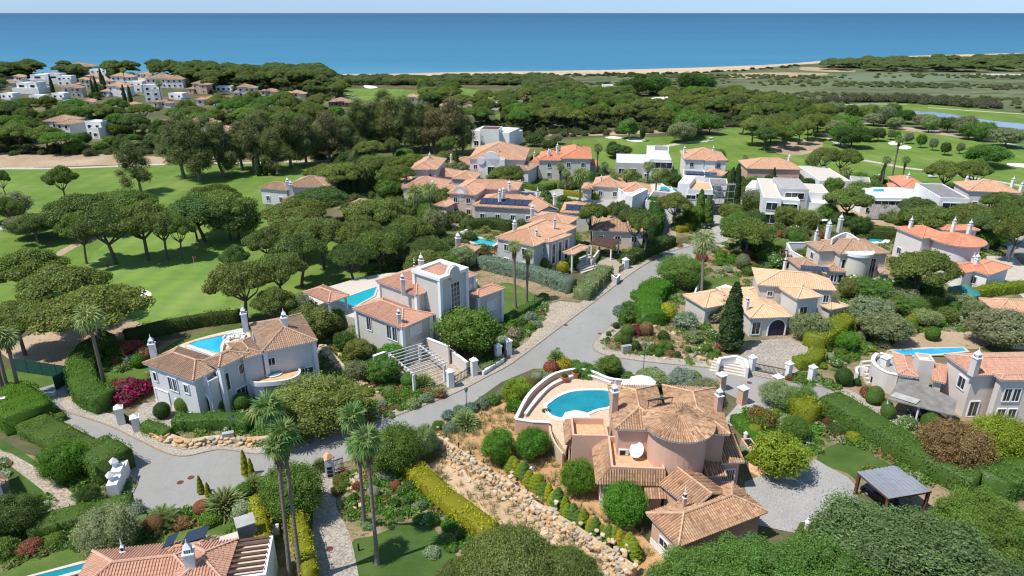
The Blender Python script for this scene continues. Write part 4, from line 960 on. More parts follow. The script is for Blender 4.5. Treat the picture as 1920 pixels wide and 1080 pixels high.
# far houses: x of the base centre, y of the base, width in the bearing scale, storeys, roof, wall, turn, label
FARH = [
 (49,176,50,2,'flat','white',-8,'white flat-roofed villa with long balcony, lowest of the white hillside houses'),
 (84,158,60,2,'flat','white',6,'wide white flat-roofed block high on the far left hillside'),
 (123,160,24,2,'flat','white',0,'small white cube house between the flat blocks and the two-storey peach villa'),
 (134,183,42,2,'tile_brown','tan',12,'tan villa with brown tile roof below the white cube house'),
 (225,160,48,2,'tile_peach','white',4,'white villa with peach roof at the top behind dark cypresses'),
 (216,181,50,2,'tile_peach','white',-6,'wide white villa with peach hip roof beside three cypresses'),
 (302,165,78,2,'tile_brown','white',5,'long white villa with pale brown hip roofs at the pine wood edge'),
 (288,191,24,3,'flat','white',15,'narrow white stair-stepped tower house on the hillside'),
 (306,202,34,1,'tile_brown','palebeige',-5,'small white cottage with brown roof by a tall palm'),
 (394,197,46,1,'tile_pink','lilac',3,'low house with salmon roof half sunk in the pines'),
 (372,176,40,2,'tile_brown','peachwall',-10,'brown-roofed house behind the low salmon-roofed one'),
 (460,183,42,2,'tile_brown','palebeige',8,'hip-roofed villa among pines at the wood edge'),
 (247,208,34,1,'tile_peach','white',0,'low white bungalow with peach roof under the hillside'),
 (105,257,78,2,'tile_brown','lavender',-14,'large lavender two-storey villa with brown hip roofs and a chimney'),
 (180,258,30,2,'flat','white',-10,'small white annex beside the far swimming pool'),
 (375,258,64,2,'tile_pink','lilac',6,'salmon-roofed villa with white chimneys behind the gum trees'),
 (418,256,34,1,'tile_pink','lilac',0,'single-storey salmon-roofed wing next to the gum trees'),
 (30,138,26,1,'tile_peach','cream',0,'cream house with peach roof on the ridge by the sea'),
 (145,138,56,2,'tile_brown','peachwall',6,'brown-gabled ridge house against the sea'),
 (10,163,30,1,'tile_brown','palebeige',0,'pale bungalow cut by the picture edge on the hillside'),
 (158,166,26,2,'tile_peach','cream',10,'cream two-storey house behind the tan villa'),
 (130,200,16,1,'flat','white',0,'tiny white outbuilding between dark pines'),
 (175,150,26,1,'tile_peach','cream',-5,'cream house with peach roof under the ridge'),
 (556,184,34,1,'tile_peach','cream',5,'cream bungalow with peach roof near the golf clearing'),
 (505,180,30,1,'tile_brown','tan',-8,'tan bungalow under pines left of the golf clearing'),
 (640,201,44,1,'tile_brown','darkred',8,'dark bungalow with brown roof in the pine shade'),
 (712,204,44,1,'tile_brown','tan',-6,'tan bungalow with several chimneys in the wood'),
 (776,204,34,2,'tile_peach','palebeige',4,'pale house with peach roof and twin chimneys in the wood'),
 (843,209,34,1,'tile_peach','palebeige',0,'pale peach-roofed bungalow deep in the wood'),
 (881,210,18,1,'tile_brown','tan',0,'small brown-roofed hut beside the peach-roofed bungalow'),
 (925,206,20,1,'flat','white',0,'small white marquee house by the far fairway'),
 (1002,196,14,1,'tile_brown','tan',0,'tiny tan hut between the pines of the middle wood'),
 (1140,170,18,1,'flat','white',0,'small white hut on the marsh edge'),
]
_o = ['first','second','third','fourth','fifth','sixth','seventh','eighth','ninth','tenth','eleventh','twelfth','thirteenth','fourteenth']
FARH += [(x, y, w, s_, 'flat' if k % 2 == 0 else 'tile_peach', 'white', (k*7) % 23-11, ('small white flat-roofed house' if k % 2 == 0 else 'small white house with peach roof')+f' on the far left hillside, {_o[k]} from the left') for k, (x, y, w, s_) in enumerate([(14,186,24,1),(34,160,26,2),(70,190,24,1),(98,146,24,1),(110,186,22,1),(166,200,24,1),(186,146,26,2),(210,200,24,1),(256,172,24,2),(272,146,26,1),(330,186,26,1),(346,205,24,1),(420,172,26,1),(500,200,22,1)])]
FARH = [(x, y, w*1.1, st, tl, wl, r, lb) for x, y, w, st, tl, wl, r, lb in FARH]
KEEP += [(640,160,790,200), (850,160,985,200)]
KEEP += [(x-w/2-4, y-12, x+w/2+4, y+(14 if y < 170 else 24)) for x, y, w, *_ in FARH if y > 142]
# ------------------------------------------------------------------ trees of the golf course and gardens
for a in [(50,500,150,10),(115,528,180,10.5),(165,570,215,11),(25,592,130,9),(150,386,150,9),(195,378,170,9),(235,377,110,9),(145,424,92,11),(200,418,125,12),(262,412,130,12),(300,418,95,11),(330,424,70,10),
          (372,382,150,12),(420,380,110,12),(398,366,100,11),(360,394,70,10),(112,328,64,11),(2,330,34,9),(447,512,130,12.5),(522,492,110,11),(512,560,90,8),(556,462,120,11),(600,432,110,11),(542,424,135,10),(498,446,90,9),(565,384,128,10),(598,368,128,10),(530,392,100,9),
          (702,388,125,11),(672,438,115,10),(660,470,100,10),(712,456,100,10),(765,428,95,10),(738,440,90,9),(795,484,100,9),(800,462,90,8),(640,322,100,10),(700,305,90,10),(610,322,90,9),(692,274,72,9),(735,268,36,10),(770,302,70,8),(838,268,42,8),(740,325,80,9),
          (950,322,78,10),(1405,426,128,9.5),(1597,364,92,11),(1748,404,112,10),(1822,396,100,10),(1722,388,82,9),(1890,400,80,10),(1880,378,78,9),(1908,428,85,10),(1735,492,150,10.5),(1840,412,80,9),
          (1548,292,68,10),(1585,293,72,10),(1775,320,76,10),(1828,318,70,10),(1440,236,60,10),(1265,380,66,9),
          (8,385,70,9),(60,410,90,8),(440,480,60,8)]:
    pine(*a)
for a in [(1190,408,75,11),(1212,418,70,11),(1112,392,64,11),(1160,392,50,9)]: pine(*a, protos=PINE_THIN)
broad(440,408,95,10,'pine3',word='drooping conifer',label='dense drooping conifer at the edge of the golf green'); broad(60,420,80,6,'olive',word='bushy tree'); broad(10,385,80,8,'olive')
for x, y, h, c in [(265,362,20,'euc'),(345,334,22,'euc'),(375,338,24,'euc'),(420,330,22,'euc'),(455,318,20,'euc'),(478,322,19,'euc'),(520,325,20,'euc'),(545,312,20,'euc'),(575,310,18,'euc'),(618,300,22,'eucbrown'),(640,290,20,'euc'),(682,285,24,'euc'),(705,280,24,'euc'),(735,283,24,'euc'),
                   (762,285,22,'euc'),(790,286,22,'euc'),(815,288,20,'eucbrown'),(845,290,21,'eucbrown'),(868,288,20,'euc'),(595,300,16,'euc'),(500,300,17,'euc'),(655,300,18,'euc'),(805,280,20,'eucbrown'),(395,300,17,'euc'),(320,300,14,'euc'),(720,240,18,'euc'),(560,275,12,'eucbrown')]:
    euc(x, y, h*random.uniform(.72,.98), c, 1.35)
KEEP += [(800,262,1000,300),(1050,268,1300,330)]
def fill_pine(poly, n, mind, wr=(5.2,8.5), h=(8,12), cols=None):
    def f(px, py, x, y):
        R = random.uniform(*wr); hh = random.uniform(*h)
        cl = random.choice(cols or ['pine', 'pine', 'pine2', 'pine3', 'pine', 'mid'])
        put_tree(PINE, 'umbrella_pine', (x, y, 0), R/6.3, hh/9.6, cl, NAMEC[cl]+' umbrella pine', 'umbrella pines')
    scatter_px(poly, n, mind, f)
def fill_broad(poly, n, mind, R=(2.5,5), h=(5,9), cols=('mid','dark','olive','sage')):
    def f(px, py, x, y):
        cl = random.choice(cols); r = random.uniform(*R); hh = random.uniform(*h)
        put_tree(BROAD if random.random() < .7 else OLIVE, 'broadleaf_tree', (x, y, 0), r/3.1, hh/6.1, cl, NAMEC[cl]+' bushy tree', 'bushy trees')
    scatter_px(poly, n, mind, f)
HK = [(60,255,225,275),(300,255,440,278),(20,165,170,205),(100,172,165,210),(190,170,350,215),(265,200,350,232),(365,180,470,215),(540,178,580,196),(600,185,690,206),(870,240,965,266)]
KEEP += HK
fill_pine([(-120,210),(170,215),(480,205),(520,240),(300,262),(-120,262)], 44, 11)
fill_pine([(-80,262),(130,264),(120,292),(-80,290)], 12, 9)
fill_pine([(450,205),(600,205),(620,232),(560,250),(470,240)], 16, 11)
fill_pine([(560,172),(780,170),(980,172),(1000,182),(760,185),(640,188),(560,190)], 34, 13, (5,7.5), (7,10))
fill_pine([(780,192),(1000,188),(1160,192),(1180,207),(1000,215),(860,208),(760,200)], 52, 12)
fill_pine([(880,228),(1050,225),(1070,245),(930,255),(880,245)], 14, 10)
fill_pine([(1040,215),(1180,208),(1200,225),(1320,235),(1310,250),(1180,246),(1060,248)], 24, 9.5, (4.5,6.5), (9,12))
fill_pine([(1220,195),(1380,190),(1470,200),(1480,222),(1380,230),(1240,225)], 38, 11.5)
fill_pine([(1380,240),(1500,222),(1560,232),(1540,256),(1450,290),(1390,268)], 22, 9.5, (4.5,7))
fill_broad([(1490,215),(1660,222),(1700,232),(1640,236),(1500,228)], 16, 9, (3,5)); fill_broad([(1330,172),(1200,170),(1150,175),(1200,182)], 14, 14, (5,8), (9,14), ('dark','deep'))
fill_broad([(1560,250),(1600,258),(1580,280),(1550,275)], 8, 8, (4,6), (8,10), ('mid','sage')); fill_broad([(1270,250),(1330,252),(1320,262),(1280,264)], 3, 9, (5,6.5), (9,11), ('mid',))
fill_broad([(1650,240),(1760,245),(1850,262),(1830,256),(1740,250)], 9, 8, (3,5)); 
fill_broad([(-80,205),(520,205),(540,250),(-80,262)], 26, 9, (2.5,4.5), (4,7)); fill_broad([(330,255),(620,250),(640,296),(340,292)], 14, 9, (2.5,4.5), (4,8))
fill_broad([(620,255),(880,262),(1050,270),(1040,285),(900,280),(640,285)], 14, 9, (2.5,4), (4,7)); fill_broad([(130,265),(330,266),(330,285),(140,288)], 14, 8, (2,3.6), (3,6))
fill_broad([(560,168),(1000,160),(1180,190),(1000,240),(640,235),(560,215)], 18, 14, (3,5), (5,9)); 
for x, y, w, h in [(1697,262,14,4),(1716,268,11,3.5),(1746,271,16,4.5),(1728,266,9,3),(1752,275,13,4),(1777,287,18,5),(1762,280,9,3),(1802,280,15,4.5),(1812,284,14,4.5)]: pass
for x, y, w, h in [(1627,248,30,7),(1648,250,26,6),(1672,250,14,5),(1683,255,11,4),(1704,257,16,5),(1728,263,17,5.5),(1751,269,15,5),(1774,276,20,5.5),(1802,275,15,5),(1850,286,80,9),(1890,255,60,8),(1845,248,34,7),(1820,242,38,8),(1735,226,44,7),(1670,222,34,7),(1600,254,60,9),(1280,242,52,10),(1180,238,40,9),(1148,276,18,5),(1160,282,45,5),(1230,290,24,4),(1205,250,12,6)]:
    broad(x, y, w, h, random.choice(['mid','dark','olive']))
fill_broad([(0,145),(420,148),(440,200),(0,205)], 30, 8, (2.5,4), (4,6), ('mid','dark','deep'))
# far headland wood, reads as one mass
pts = rand_in([(1550,124),(1600,119),(1700,117),(1800,115),(1920,113),(2300,110),(2300,140),(1920,136),(1700,135),(1590,133),(1530,130)], 900)
scatter_stuff('far_pine_wood', pts, [PINE[0][0], PINE[1][0], PINE[2][0], PINE[3][0]], 1.0, (.15,.20,.07), 'dense far pine wood on the headland beside the sea', sz=.7)
pts = rand_in([(600,149),(860,147),(1000,146),(1060,150),(1090,165),(1060,176),(960,172),(760,168),(620,168)], 900)
scatter_stuff('coastal_wood', pts, [BROAD[0][0], SHRUB[1], BROAD[1][0]], 1.0, (.15,.19,.07), 'low dense wood behind the beach', sz=.62)
pts = rand_in([(-100,134),(-100,146),(400,146),(560,148),(560,142),(300,140)],200)
scatter_stuff('ridge_pine_wood', pts, [PINE[0][0], PINE[1][0]], 1.0, (.13,.18,.06), 'dark pine wood along the ridge above the sea', sz=.8)
pts = rand_in([(-150,160),(350,156),(600,150),(620,170),(520,190),(200,168),(0,182),(-150,190)], 190)+rand_in([(20,140),(400,143),(620,150),(560,156),(20,156)], 120)
scatter_stuff('hillside_pine_wood', [(x, y, 2.0) for x, y, z in pts], [PINE[i][0] for i in range(4)], 1.0, (.15,.195,.06), 'mass of umbrella pines around the white hillside houses', sz=1.0)
marsh_zone = [(1000,143),(1300,139),(1450,134),(1560,136),(1920,142),(2100,145),(2200,230),(1920,210),(1700,192),(1560,194),(1480,205),(1380,192),(1250,180),(1100,165)]
pts = [p for p in rand_in(marsh_zone, 3600) if math.sin(p[0]*.021+p[1]*.05)+math.sin(p[1]*.083+p[0]*.008)+random.gauss(0, .5) > .5]
scatter_stuff('marsh_scrub', pts, SHRUB, 1.9, (.15,.18,.08), 'low scrub and reeds spread over the marsh', sz=.55)
pts = rand_in([(1500,199),(1600,188),(1760,190),(1870,200),(1870,206),(1760,197),(1640,191)], 120)
scatter_stuff('reed_belt', pts, SHRUB, 3.2, (.13,.14,.08), 'dark shrubs in a belt along the far fairway', sz=.9)
pts = rand_in([(1000,141),(1300,137),(1440,128),(1500,122),(1500,126),(1400,133),(1200,142),(1000,145)], 90)
scatter_stuff('dune_scrub', pts, SHRUB, 2.4, (.09,.085,.04), 'dark dune scrub dotted over the beach sand', sz=.5)
forest = [(-150,140),(620,142),(1000,150),(1100,182),(1240,192),(1480,205),(1560,232),(1380,240),(1060,258),(640,255),(620,300),(330,292),(-150,292)]
pts = rand_in(forest, 5200)
scatter_stuff('forest_undergrowth', pts, [SHRUB[0], SHRUB[2], SHRUB[3]], 1.9, (.11,.14,.05), 'dark undergrowth beneath the pine wood', sz=.8)
# ------------------------------------------------------------------ houses
def ribface(mb, poly, sp=.26, tl=.45, hi=.075, detail=True, base=True):
    p = [Vector(q) for q in poly]; e = (p[1]-p[0]).normalized(); nrm = e.cross(p[2]-p[0]).normalized()
    if nrm.z < 0: nrm = -nrm
    s = nrm.cross(e)
    if s.z < 0: s = -s
    q = [((v-p[0]).dot(e), (v-p[0]).dot(s)) for v in p]
    if base: mb.add(p, [tuple(range(len(p)))], 0, .12)  # base sheet toned darker than the ribs, channel shade put into the colour
    t0, t1 = min(a for a, b in q), max(a for a, b in q); n = max(1, int((t1-t0)/sp)); sp = (t1-t0)/n; wd = sp*.31
    for i in range(n):
        t = t0+sp*(i+.5); ss = []
        for k in range(len(q)):
            (a0, b0), (a1, b1) = q[k], q[(k+1) % len(q)]
            if (a0-t)*(a1-t) <= 0 and a0 != a1: ss.append(b0+(b1-b0)*(t-a0)/(a1-a0))
        if len(ss) < 2: continue
        lo, hi_ = min(ss), max(ss)
        if hi_-lo < .15: continue
        rib = random.gauss(0, .09)
        k = max(1, round((hi_-lo)/tl)); dl = (hi_-lo)/k; lo_ = lo-.05
        for j in range(k):
            a = p[0]+e*t+s*(lo_+j*dl); b = a+s*(dl*1.02); r = min(1, max(0, .5+rib+random.gauss(0, .15)))
            h1, h2 = (hi, hi*.62) if detail else (hi, hi*.9)
            w1, w2 = (wd, wd*.82)
            if detail:
                vs = [a-e*w1, a-e*w1*.5+nrm*h1, a+e*w1*.5+nrm*h1, a+e*w1, b-e*w2, b-e*w2*.5+nrm*h2, b+e*w2*.5+nrm*h2, b+e*w2]
                mb.add(vs, [(0,4,5,1), (1,5,6,2), (2,6,7,3), (0,1,2,3)], 0, r)
            else:
                vs = [a-e*w1, a+nrm*h1, a+e*w1, b-e*w2, b+nrm*h2, b+e*w2]
                mb.add(vs, [(0,3,4,1), (1,4,5,2), (0,1,2)], 0, r)
class Blk: pass
class House:
    def __init__(s, name, label, base, wall='white', tile='tile_peach', near=1, cat='villa', trim='trim', group=None):
        s.e = empty(name, base, label, cat, group); s.wall, s.tile, s.near, s.trim = wall, tile, near, trim
        s.sp = {0: .27, 1: .34, 2: .55}[near]; s.tl = {0: .42, 1: .8, 2: 2.5}[near]
    def frame(s, C, R, L, z):
        C3, R3, L3 = P(*C, z), P(*R, z), P(*L, z); a = (R3-C3).xy; w_ = a.length; ax = a.normalized(); ay = Vector((-ax.y, ax.x)); d = (L3-C3).xy.dot(ay)
        return C3.xy, ax, ay, w_, d
    def block(s, C, R, L, ze, z0=0, **k): return s.blk(*s.frame(C, R, L, ze), ze, z0, **k)
    def blk(s, O, ax, ay, w_, d, ze, z0=0, roof='hip', pitch=21, wall=None, tile=None, inset=.45, trimc=False, over=True, parapet=.5, deck='greyroof', ridge='auto', quoins=False, base=None, detail=None, nowall=False):
        wall = M[wall or s.wall]; tm = M[tile or s.tile]; O = Vector((O[0], O[1])); B = Blk(); B.O, B.ax, B.ay, B.W, B.D, B.ze, B.z0 = O, ax, ay, w_, d, ze, z0
        def p(u, v, z): q = O+ax*u+ay*v; return Vector((q.x, q.y, z))
        B.p = p
        ins = inset if roof != 'flat' else 0.0; B.ins = ins
        wt = ze-.2 if roof != 'flat' else ze
        rect = lambda i: [tuple(p(i, i, 0))[:2], tuple(p(w_-i, i, 0))[:2], tuple(p(w_-i, d-i, 0))[:2], tuple(p(i, d-i, 0))[:2]]
        FOOT.append(rect(min(0, inset-.9)+.0))
        if not nowall:
            mb = MB(); mb.prism(rect(ins), z0-.3 if z0 else 0, wt); mb.build('wall', wall, s.e)
            if base: mb = MB(); mb.prism(rect(ins-.04), z0, z0+base); mb.build('plinth', M[s.trim], s.e)
            if quoins:
                mb = MB()
                for u, v in ((ins, ins), (w_-ins, ins), (ins, d-ins), (w_-ins, d-ins)): mb = MB(); mb.cbox(p(u, v, z0), .55, .55, wt-z0-.003, math.atan2(ax.y, ax.x)); mb.build('corner_pilaster', M[s.trim], s.e)
        mb = MB(); det = (s.near == 0) if detail is None else detail
        caps = []
        def face(*a): ribface(mb, a, s.sp, s.tl, .12 if s.near < 2 else .13, det)
        if roof == 'hip':
            r = min(w_, d)/2; h = r*math.tan(R_(pitch))
            if w_ >= d: a, b = p(r, d/2, ze+h), p(w_-r, d/2, ze+h); quad = [(p(0,0,ze), p(w_,0,ze), b, a), (p(w_,d,ze), p(0,d,ze), a, b)]; tr = [(p(0,d,ze), p(0,0,ze), a), (p(w_,0,ze), p(w_,d,ze), b)]; hips = [(p(0,0,ze), a), (p(0,d,ze), a), (p(w_,0,ze), b), (p(w_,d,ze), b)]
            else: a, b = p(w_/2, r, ze+h), p(w_/2, d-r, ze+h); quad = [(p(w_,0,ze), p(w_,d,ze), b, a), (p(0,d,ze), p(0,0,ze), a, b)]; tr = [(p(0,0,ze), p(w_,0,ze), a), (p(w_,d,ze), p(0,d,ze), b)]; hips = [(p(0,0,ze), a), (p(w_,0,ze), a), (p(0,d,ze), b), (p(w_,d,ze), b)]
            for f in quad+tr: face(*f)
            caps = hips+([(a, b)] if (a-b).length > .3 else []); B.top = ze+h
        elif roof in ('gable', 'gabled'):
            if (ridge == 'w') or (ridge == 'auto' and w_ >= d): h = d/2*math.tan(R_(pitch)); a, b = p(0, d/2, ze+h), p(w_, d/2, ze+h); face(p(0,0,ze), p(w_,0,ze), b, a); face(p(w_,d,ze), p(0,d,ze), a, b); ends = [(p(ins,ins,wt), p(ins,d-ins,wt), p(ins,d/2,ze+h-.15)), (p(w_-ins,ins,wt), p(w_-ins,d-ins,wt), p(w_-ins,d/2,ze+h-.15))]
            else: h = w_/2*math.tan(R_(pitch)); a, b = p(w_/2, 0, ze+h), p(w_/2, d, ze+h); face(p(w_,0,ze), p(w_,d,ze), b, a); face(p(0,d,ze), p(0,0,ze), a, b); ends = [(p(ins,ins,wt), p(w_-ins,ins,wt), p(w_/2,ins,ze+h-.15)), (p(ins,d-ins,wt), p(w_-ins,d-ins,wt), p(w_/2,d-ins,ze+h-.15))]
            g = MB(); 
            for t in ends: g.add(t, [(0,1,2)])
            g.build('gable_wall', wall, s.e); caps = [(a, b)]
        elif roof == 'shed':
            h = d*math.tan(R_(pitch)); face(p(0,0,ze), p(w_,0,ze), p(w_,d,ze+h), p(0,d,ze+h))
            g = MB(); g.prism(rect(ins), wt, ze-.02); g.build('upper_wall', wall, s.e)
            g = MB(); g.add([p(0,0,ze-.02), p(0,d,ze-.02), p(0,d,ze+h-.02), p(w_,0,ze-.02), p(w_,d,ze-.02), p(w_,d,ze+h-.02)], [(0,1,2), (3,5,4), (1,4,5,2)]); g.build('gable_wall', wall, s.e)
        if roof in ('hip', 'gable', 'gabled', 'shed'):
            m2 = MB(); m2.prism(rect(.04), ze-.2, ze-.015, bottom=True); ro = m2.build('roof', M[s.trim], s.e)
            to = mb.build('roof_tiles', tm, ro, kind='stuff')
            m3 = MB()
            for a, b in caps:
                k = max(1, int((b-a).length/(.45 if s.near == 0 else 1.5)))
                for j in range(k): m3.tube([a.lerp(b, j/k)+Vector((0,0,.08)), a.lerp(b, (j+1)/k)+Vector((0,0,.08))], [.15, .125], 5, 0, random.uniform(.45, 1))
            m3.build('ridge_tiles', tm, ro, kind='stuff')
        if roof == 'flat':
            m2 = MB(); t_ = .25
            for o_, a_, b_ in ((p(0,0,ze), ax*w_, ay*t_), (p(0,d-t_,ze), ax*w_, ay*t_), (p(0,t_,ze), ax*t_, ay*(d-2*t_)), (p(w_-t_,t_,ze), ax*t_, ay*(d-2*t_))):
                m2.box(o_, (a_.x, a_.y, 0), (b_.x, b_.y, 0), (0,0,parapet))
            m2.build('parapet', wall, s.e); m2 = MB(); m2.prism(rect(t_-.01), ze, ze+.06); m2.build('roof', M[deck], s.e)
        return B
    def side(s, B, side):
        i = B.ins; W_, D_ = B.W-2*i, B.D-2*i
        if side == 'f': return B.p(i, i, 0), B.ax, -B.ay, W_
        if side == 'l': return B.p(i, B.D-i, 0), -B.ay, -B.ax, D_
        if side == 'r': return B.p(B.W-i, i, 0), B.ay, B.ax, D_
        return B.p(B.W-i, B.D-i, 0), -B.ax, B.ay, W_
    def win(s, B, side, u, z, w_=1.0, h=1.3, pane='glass', fr=None, name='window', bars=1, fw=.12):
        o, t, n, L = s.side(B, side); t = Vector((t.x, t.y, 0)); n = Vector((n.x, n.y, 0)); c = o+t*(u*L); c.z = z; up = Vector((0,0,1))
        mb = MB(); d_ = .13
        for a, ww, hh, zz in ((-w_/2-fw, w_+2*fw, fw, -fw), (-w_/2-fw, w_+2*fw, fw, h), (-w_/2-fw, fw, h, 0), (w_/2, fw, h, 0)): mb.box(c+t*a+up*zz+n*.004, t*ww, n*d_, up*hh)
        if bars and s.near < 2:
            for b in range(1, bars+1): mb.box(c+t*(-w_/2+w_*b/(bars+1)-.03)+n*.055, t*.06, n*.02, up*h)
        if s.near == 0 and h > 3: 
            for b in range(1, int(h/.9)+1): mb.box(c+t*(-w_/2)+up*(b*h/(int(h/.9)+1))+n*.056, t*w_, n*.02, up*.05)
        f = mb.build(name, M[fr or s.trim], s.e); pb = MB(); pb.box(c-t*w_/2+n*.006, t*w_, n*.045, up*h); pb.build('pane', M[pane], f); return f
    def arch(s, B, side, u, z, w_, h, fill='navycloth_archshade', name='archway'):
        o, t, n, L = s.side(B, side); t = Vector((t.x, t.y, 0)); n = Vector((n.x, n.y, 0)); c = o+t*(u*L); c.z = z; up = Vector((0,0,1))
        pts = [c-t*w_/2, c+t*w_/2]+[c+t*(w_/2*math.cos(a))+up*(h-w_/2+w_/2*math.sin(a)) for a in [math.pi*k/10 for k in range(11)]]
        mb = MB(); mb.tube([pts[1]+n*.05]+[q+n*.05 for q in pts[2:]]+[pts[0]+n*.05], .14, 6); f = mb.build(name, M[s.trim], s.e)
        pb = MB(); pb.add([q+n*.02 for q in pts], [tuple(range(len(pts)))]); pb.build('opening_shade', M[fill], f)  # flat dark sheet inside the frame, recess shade put into its colour
    def chimney(s, px, py, z, h=2.0, w_=.7, wall=None, cap='trim', at=None, fin=True):
        h *= .85; w_ *= .8; c = at if at is not None else P(px, py, z); c = Vector((c[0], c[1], z)); mb = MB(); mb.cbox(c-Vector((0,0,.9)), w_, w_, h+.9, .3); o = mb.build('chimney', M[wall or s.wall], s.e)
        mb = MB(); mb.cbox(c+Vector((0,0,h)), w_*1.25, w_*1.25, .12, .3); mb.cbox(c+Vector((0,0,h+.12)), w_*.8, w_*.8, .45, .3)
        q = w_*.62; t = h+.57; ca = [(c.x+q*math.cos(a), c.y+q*math.sin(a), c.z+t) for a in [.3+math.pi/4+math.pi/2*k for k in range(4)]]
        mb.add(ca+[(c.x, c.y, c.z+t+.55*w_/.7)], [(0,1,4), (1,2,4), (2,3,4), (3,0,4), (3,2,1,0)])
        if fin: mb.tube([c+Vector((0,0,t+.3)), c+Vector((0,0,t+.9))], [.1, .03], 6)
        mb.build('chimney_cap', M[cap], o)
        if s.near < 2:
            sl = MB()
            for k in range(4):
                a = .3+math.pi/2*k; d_ = Vector((math.cos(a), math.sin(a), 0)); t_ = Vector((-d_.y, d_.x, 0))
                for j in (-1, 0, 1): sl.box(c+d_*(w_*.4+.004)+t_*(j*w_*.22-.04)+Vector((0,0,h+.18)), t_*.08, d_*.01, (0,0,.3))
            sl.build('smoke_slot', M['darkmetal'], o, kind='stuff')
        return o
    def cyl(s, C, r, z0, z1, wall=None, name='round_wall', n=32):
        mb = MB(); mb.lathe((C[0], C[1], 0), [(r, z0), (r, z1), (0, z1)], n); return mb.build(name, M[wall or s.wall], s.e)
    def cone(s, C, r, z, h, tile=None, n=None, name='round_roof', step=0):
        n = n or int(2*math.pi*r/(s.sp*1.05)); mb = MB(); c = Vector((C[0], C[1], z)); top = c+Vector((0,0,h))
        for i in range(n):
            a = 2*math.pi*(i+.5)/n; d_ = Vector((math.cos(a), math.sin(a), 0)); t_ = Vector((-d_.y, d_.x, 0)); e0, e1 = 2*math.pi*i/n, 2*math.pi*(i+1)/n
            mb.add([c+Vector((math.cos(e0)*r, math.sin(e0)*r, 0)), c+Vector((math.cos(e1)*r, math.sin(e1)*r, 0)), top], [(0,1,2)], 0, .12)  # cone sheet in the same dark tone, painting the shade between ribs
            k = max(2, int(r/s.tl)); rr = random.gauss(0, .08); e_ = .93 if i % 2 else .55
            for j in range(int(k*e_)):
                f0, f1 = j/k, (j+1)/k; A = c+d_*r*(1-f0)*1.01+Vector((0,0,h*f0)); Bq = c+d_*r*(1-f1)+Vector((0,0,h*f1)); w0 = s.sp*.4*max(.35, 1-f0*.75); w1 = s.sp*.36*max(.3, 1-f1*.75); up = Vector((0,0,.09)); u2 = Vector((0,0,.06))
                mb.add([A-t_*w0, A-t_*w0*.4+up, A+t_*w0*.4+up, A+t_*w0, Bq-t_*w1, Bq-t_*w1*.4+u2, Bq+t_*w1*.4+u2, Bq+t_*w1], [(0,4,5,1), (1,5,6,2), (2,6,7,3), (0,1,2,3)], 0, min(1, max(0, .5+rr+random.gauss(0, .2)+(f0-.4)*.2)))
        m2 = MB(); m2.lathe((c.x, c.y, 0), [(0, z-.2), (r-.05, z-.2), (r-.05, z-.01)], 32); ro = m2.build(name, M[s.trim], s.e); mb.build('roof_tiles', M[tile or s.tile], ro, kind='stuff'); return ro
    def roofpoly(s, pts, name='lean_to_roof', tile=None):
        mb = MB(); ribface(mb, pts, s.sp, s.tl, .09, s.near == 0); mb.build(name, M[tile or s.tile], s.e, kind='stuff')
    def box(s, C, R, L, z0, z1, m=None, name='wall', zr=None):
        O, ax, ay, w_, d = s.frame(C, R, L, z1 if zr is None else zr); mb = MB(); pp = [O, O+ax*w_, O+ax*w_+ay*d, O+ay*d]; mb.prism([tuple(q) for q in pp], z0, z1, bottom=True); return mb.build(name, M[m or s.wall], s.e)
    def wallpath(s, px, z0, z1, th, m=None, top=None, sm=0, name='parapet', zr=None):
        pts = W(px, z1 if zr is None else zr); pts = smooth(pts, sm, False) if sm else pts; o = ribbon(name, pts, -th/2, th/2, z0, z1, M[m or s.wall], None, s.e)
        if top: ribbon('coping', pts, -th/2-.06, th/2+.06, z1, z1+.1, M[top], None, o)
        return o
    def solar(s, A, Bq, n, w_=1.05, h=1.7, rows=1):
        """row of panels from world point A to B lying on the slope; Bq = (dir, up)"""
        t, up = Bq; nn = t.cross(up).normalized()
        if nn.z < 0: nn = -nn
        for r in range(rows):
            for i in range(n):
                o = A+t*(i*(w_+.08))+up*(r*(h+.08))+nn*.16; mb = MB(); mb.box(o, t*w_, up*h, nn*.05); f = mb.build('solar_panel', M['paleslat'] if False else M['darkmetal'], s.e)
                mb = MB(); mb.box(o+t*.04+up*.04+nn*.052, t*(w_-.08), up*(h-.08), nn*.006); mb.build('cells', M['solar'], f)
def pool(px, z, m, label, cop='trim', w_=.45, sm=4, name='swimming_pool', h=.14, copl=True):
    pts = W(px, z); pts = smooth(pts, sm) if sm else pts; pts = ccw(pts); FOOT.append(pts); c = sum((Vector(q) for q in pts), Vector((0,0)))/len(pts)
    e = empty(name, (c.x, c.y, z), label, 'pool'); mb = MB(); mb.add([(x, y, z+h-.10) for x, y in pts], tri(pts)); mb.build('water', M[m], e)
    ring = pts+[pts[0]]
    b = MB(); n = len(pts); out = []
    for i in range(n):
        a, q, d_ = Vector(pts[i-1]), Vector(pts[i]), Vector(pts[(i+1) % n]); t = ((q-a).normalized()+(d_-q).normalized()); t = t.normalized() if t.length > 1e-4 else (q-a).normalized(); out.append(q+Vector((t.y, -t.x))*w_)
    vs = [(*q, z+h) for q in pts]+[(*q, z+h) for q in out]+[(*q, z-.02) for q in out]+[(*q, z+h-.3) for q in pts]
    fs = []
    for i in range(n): j = (i+1) % n; fs += [(i, n+i, n+j, j), (n+i, 2*n+i, 2*n+j, n+j), (i, j, 3*n+j, 3*n+i)]
    b.add(vs, fs); b.build('coping', M[cop], e); return e
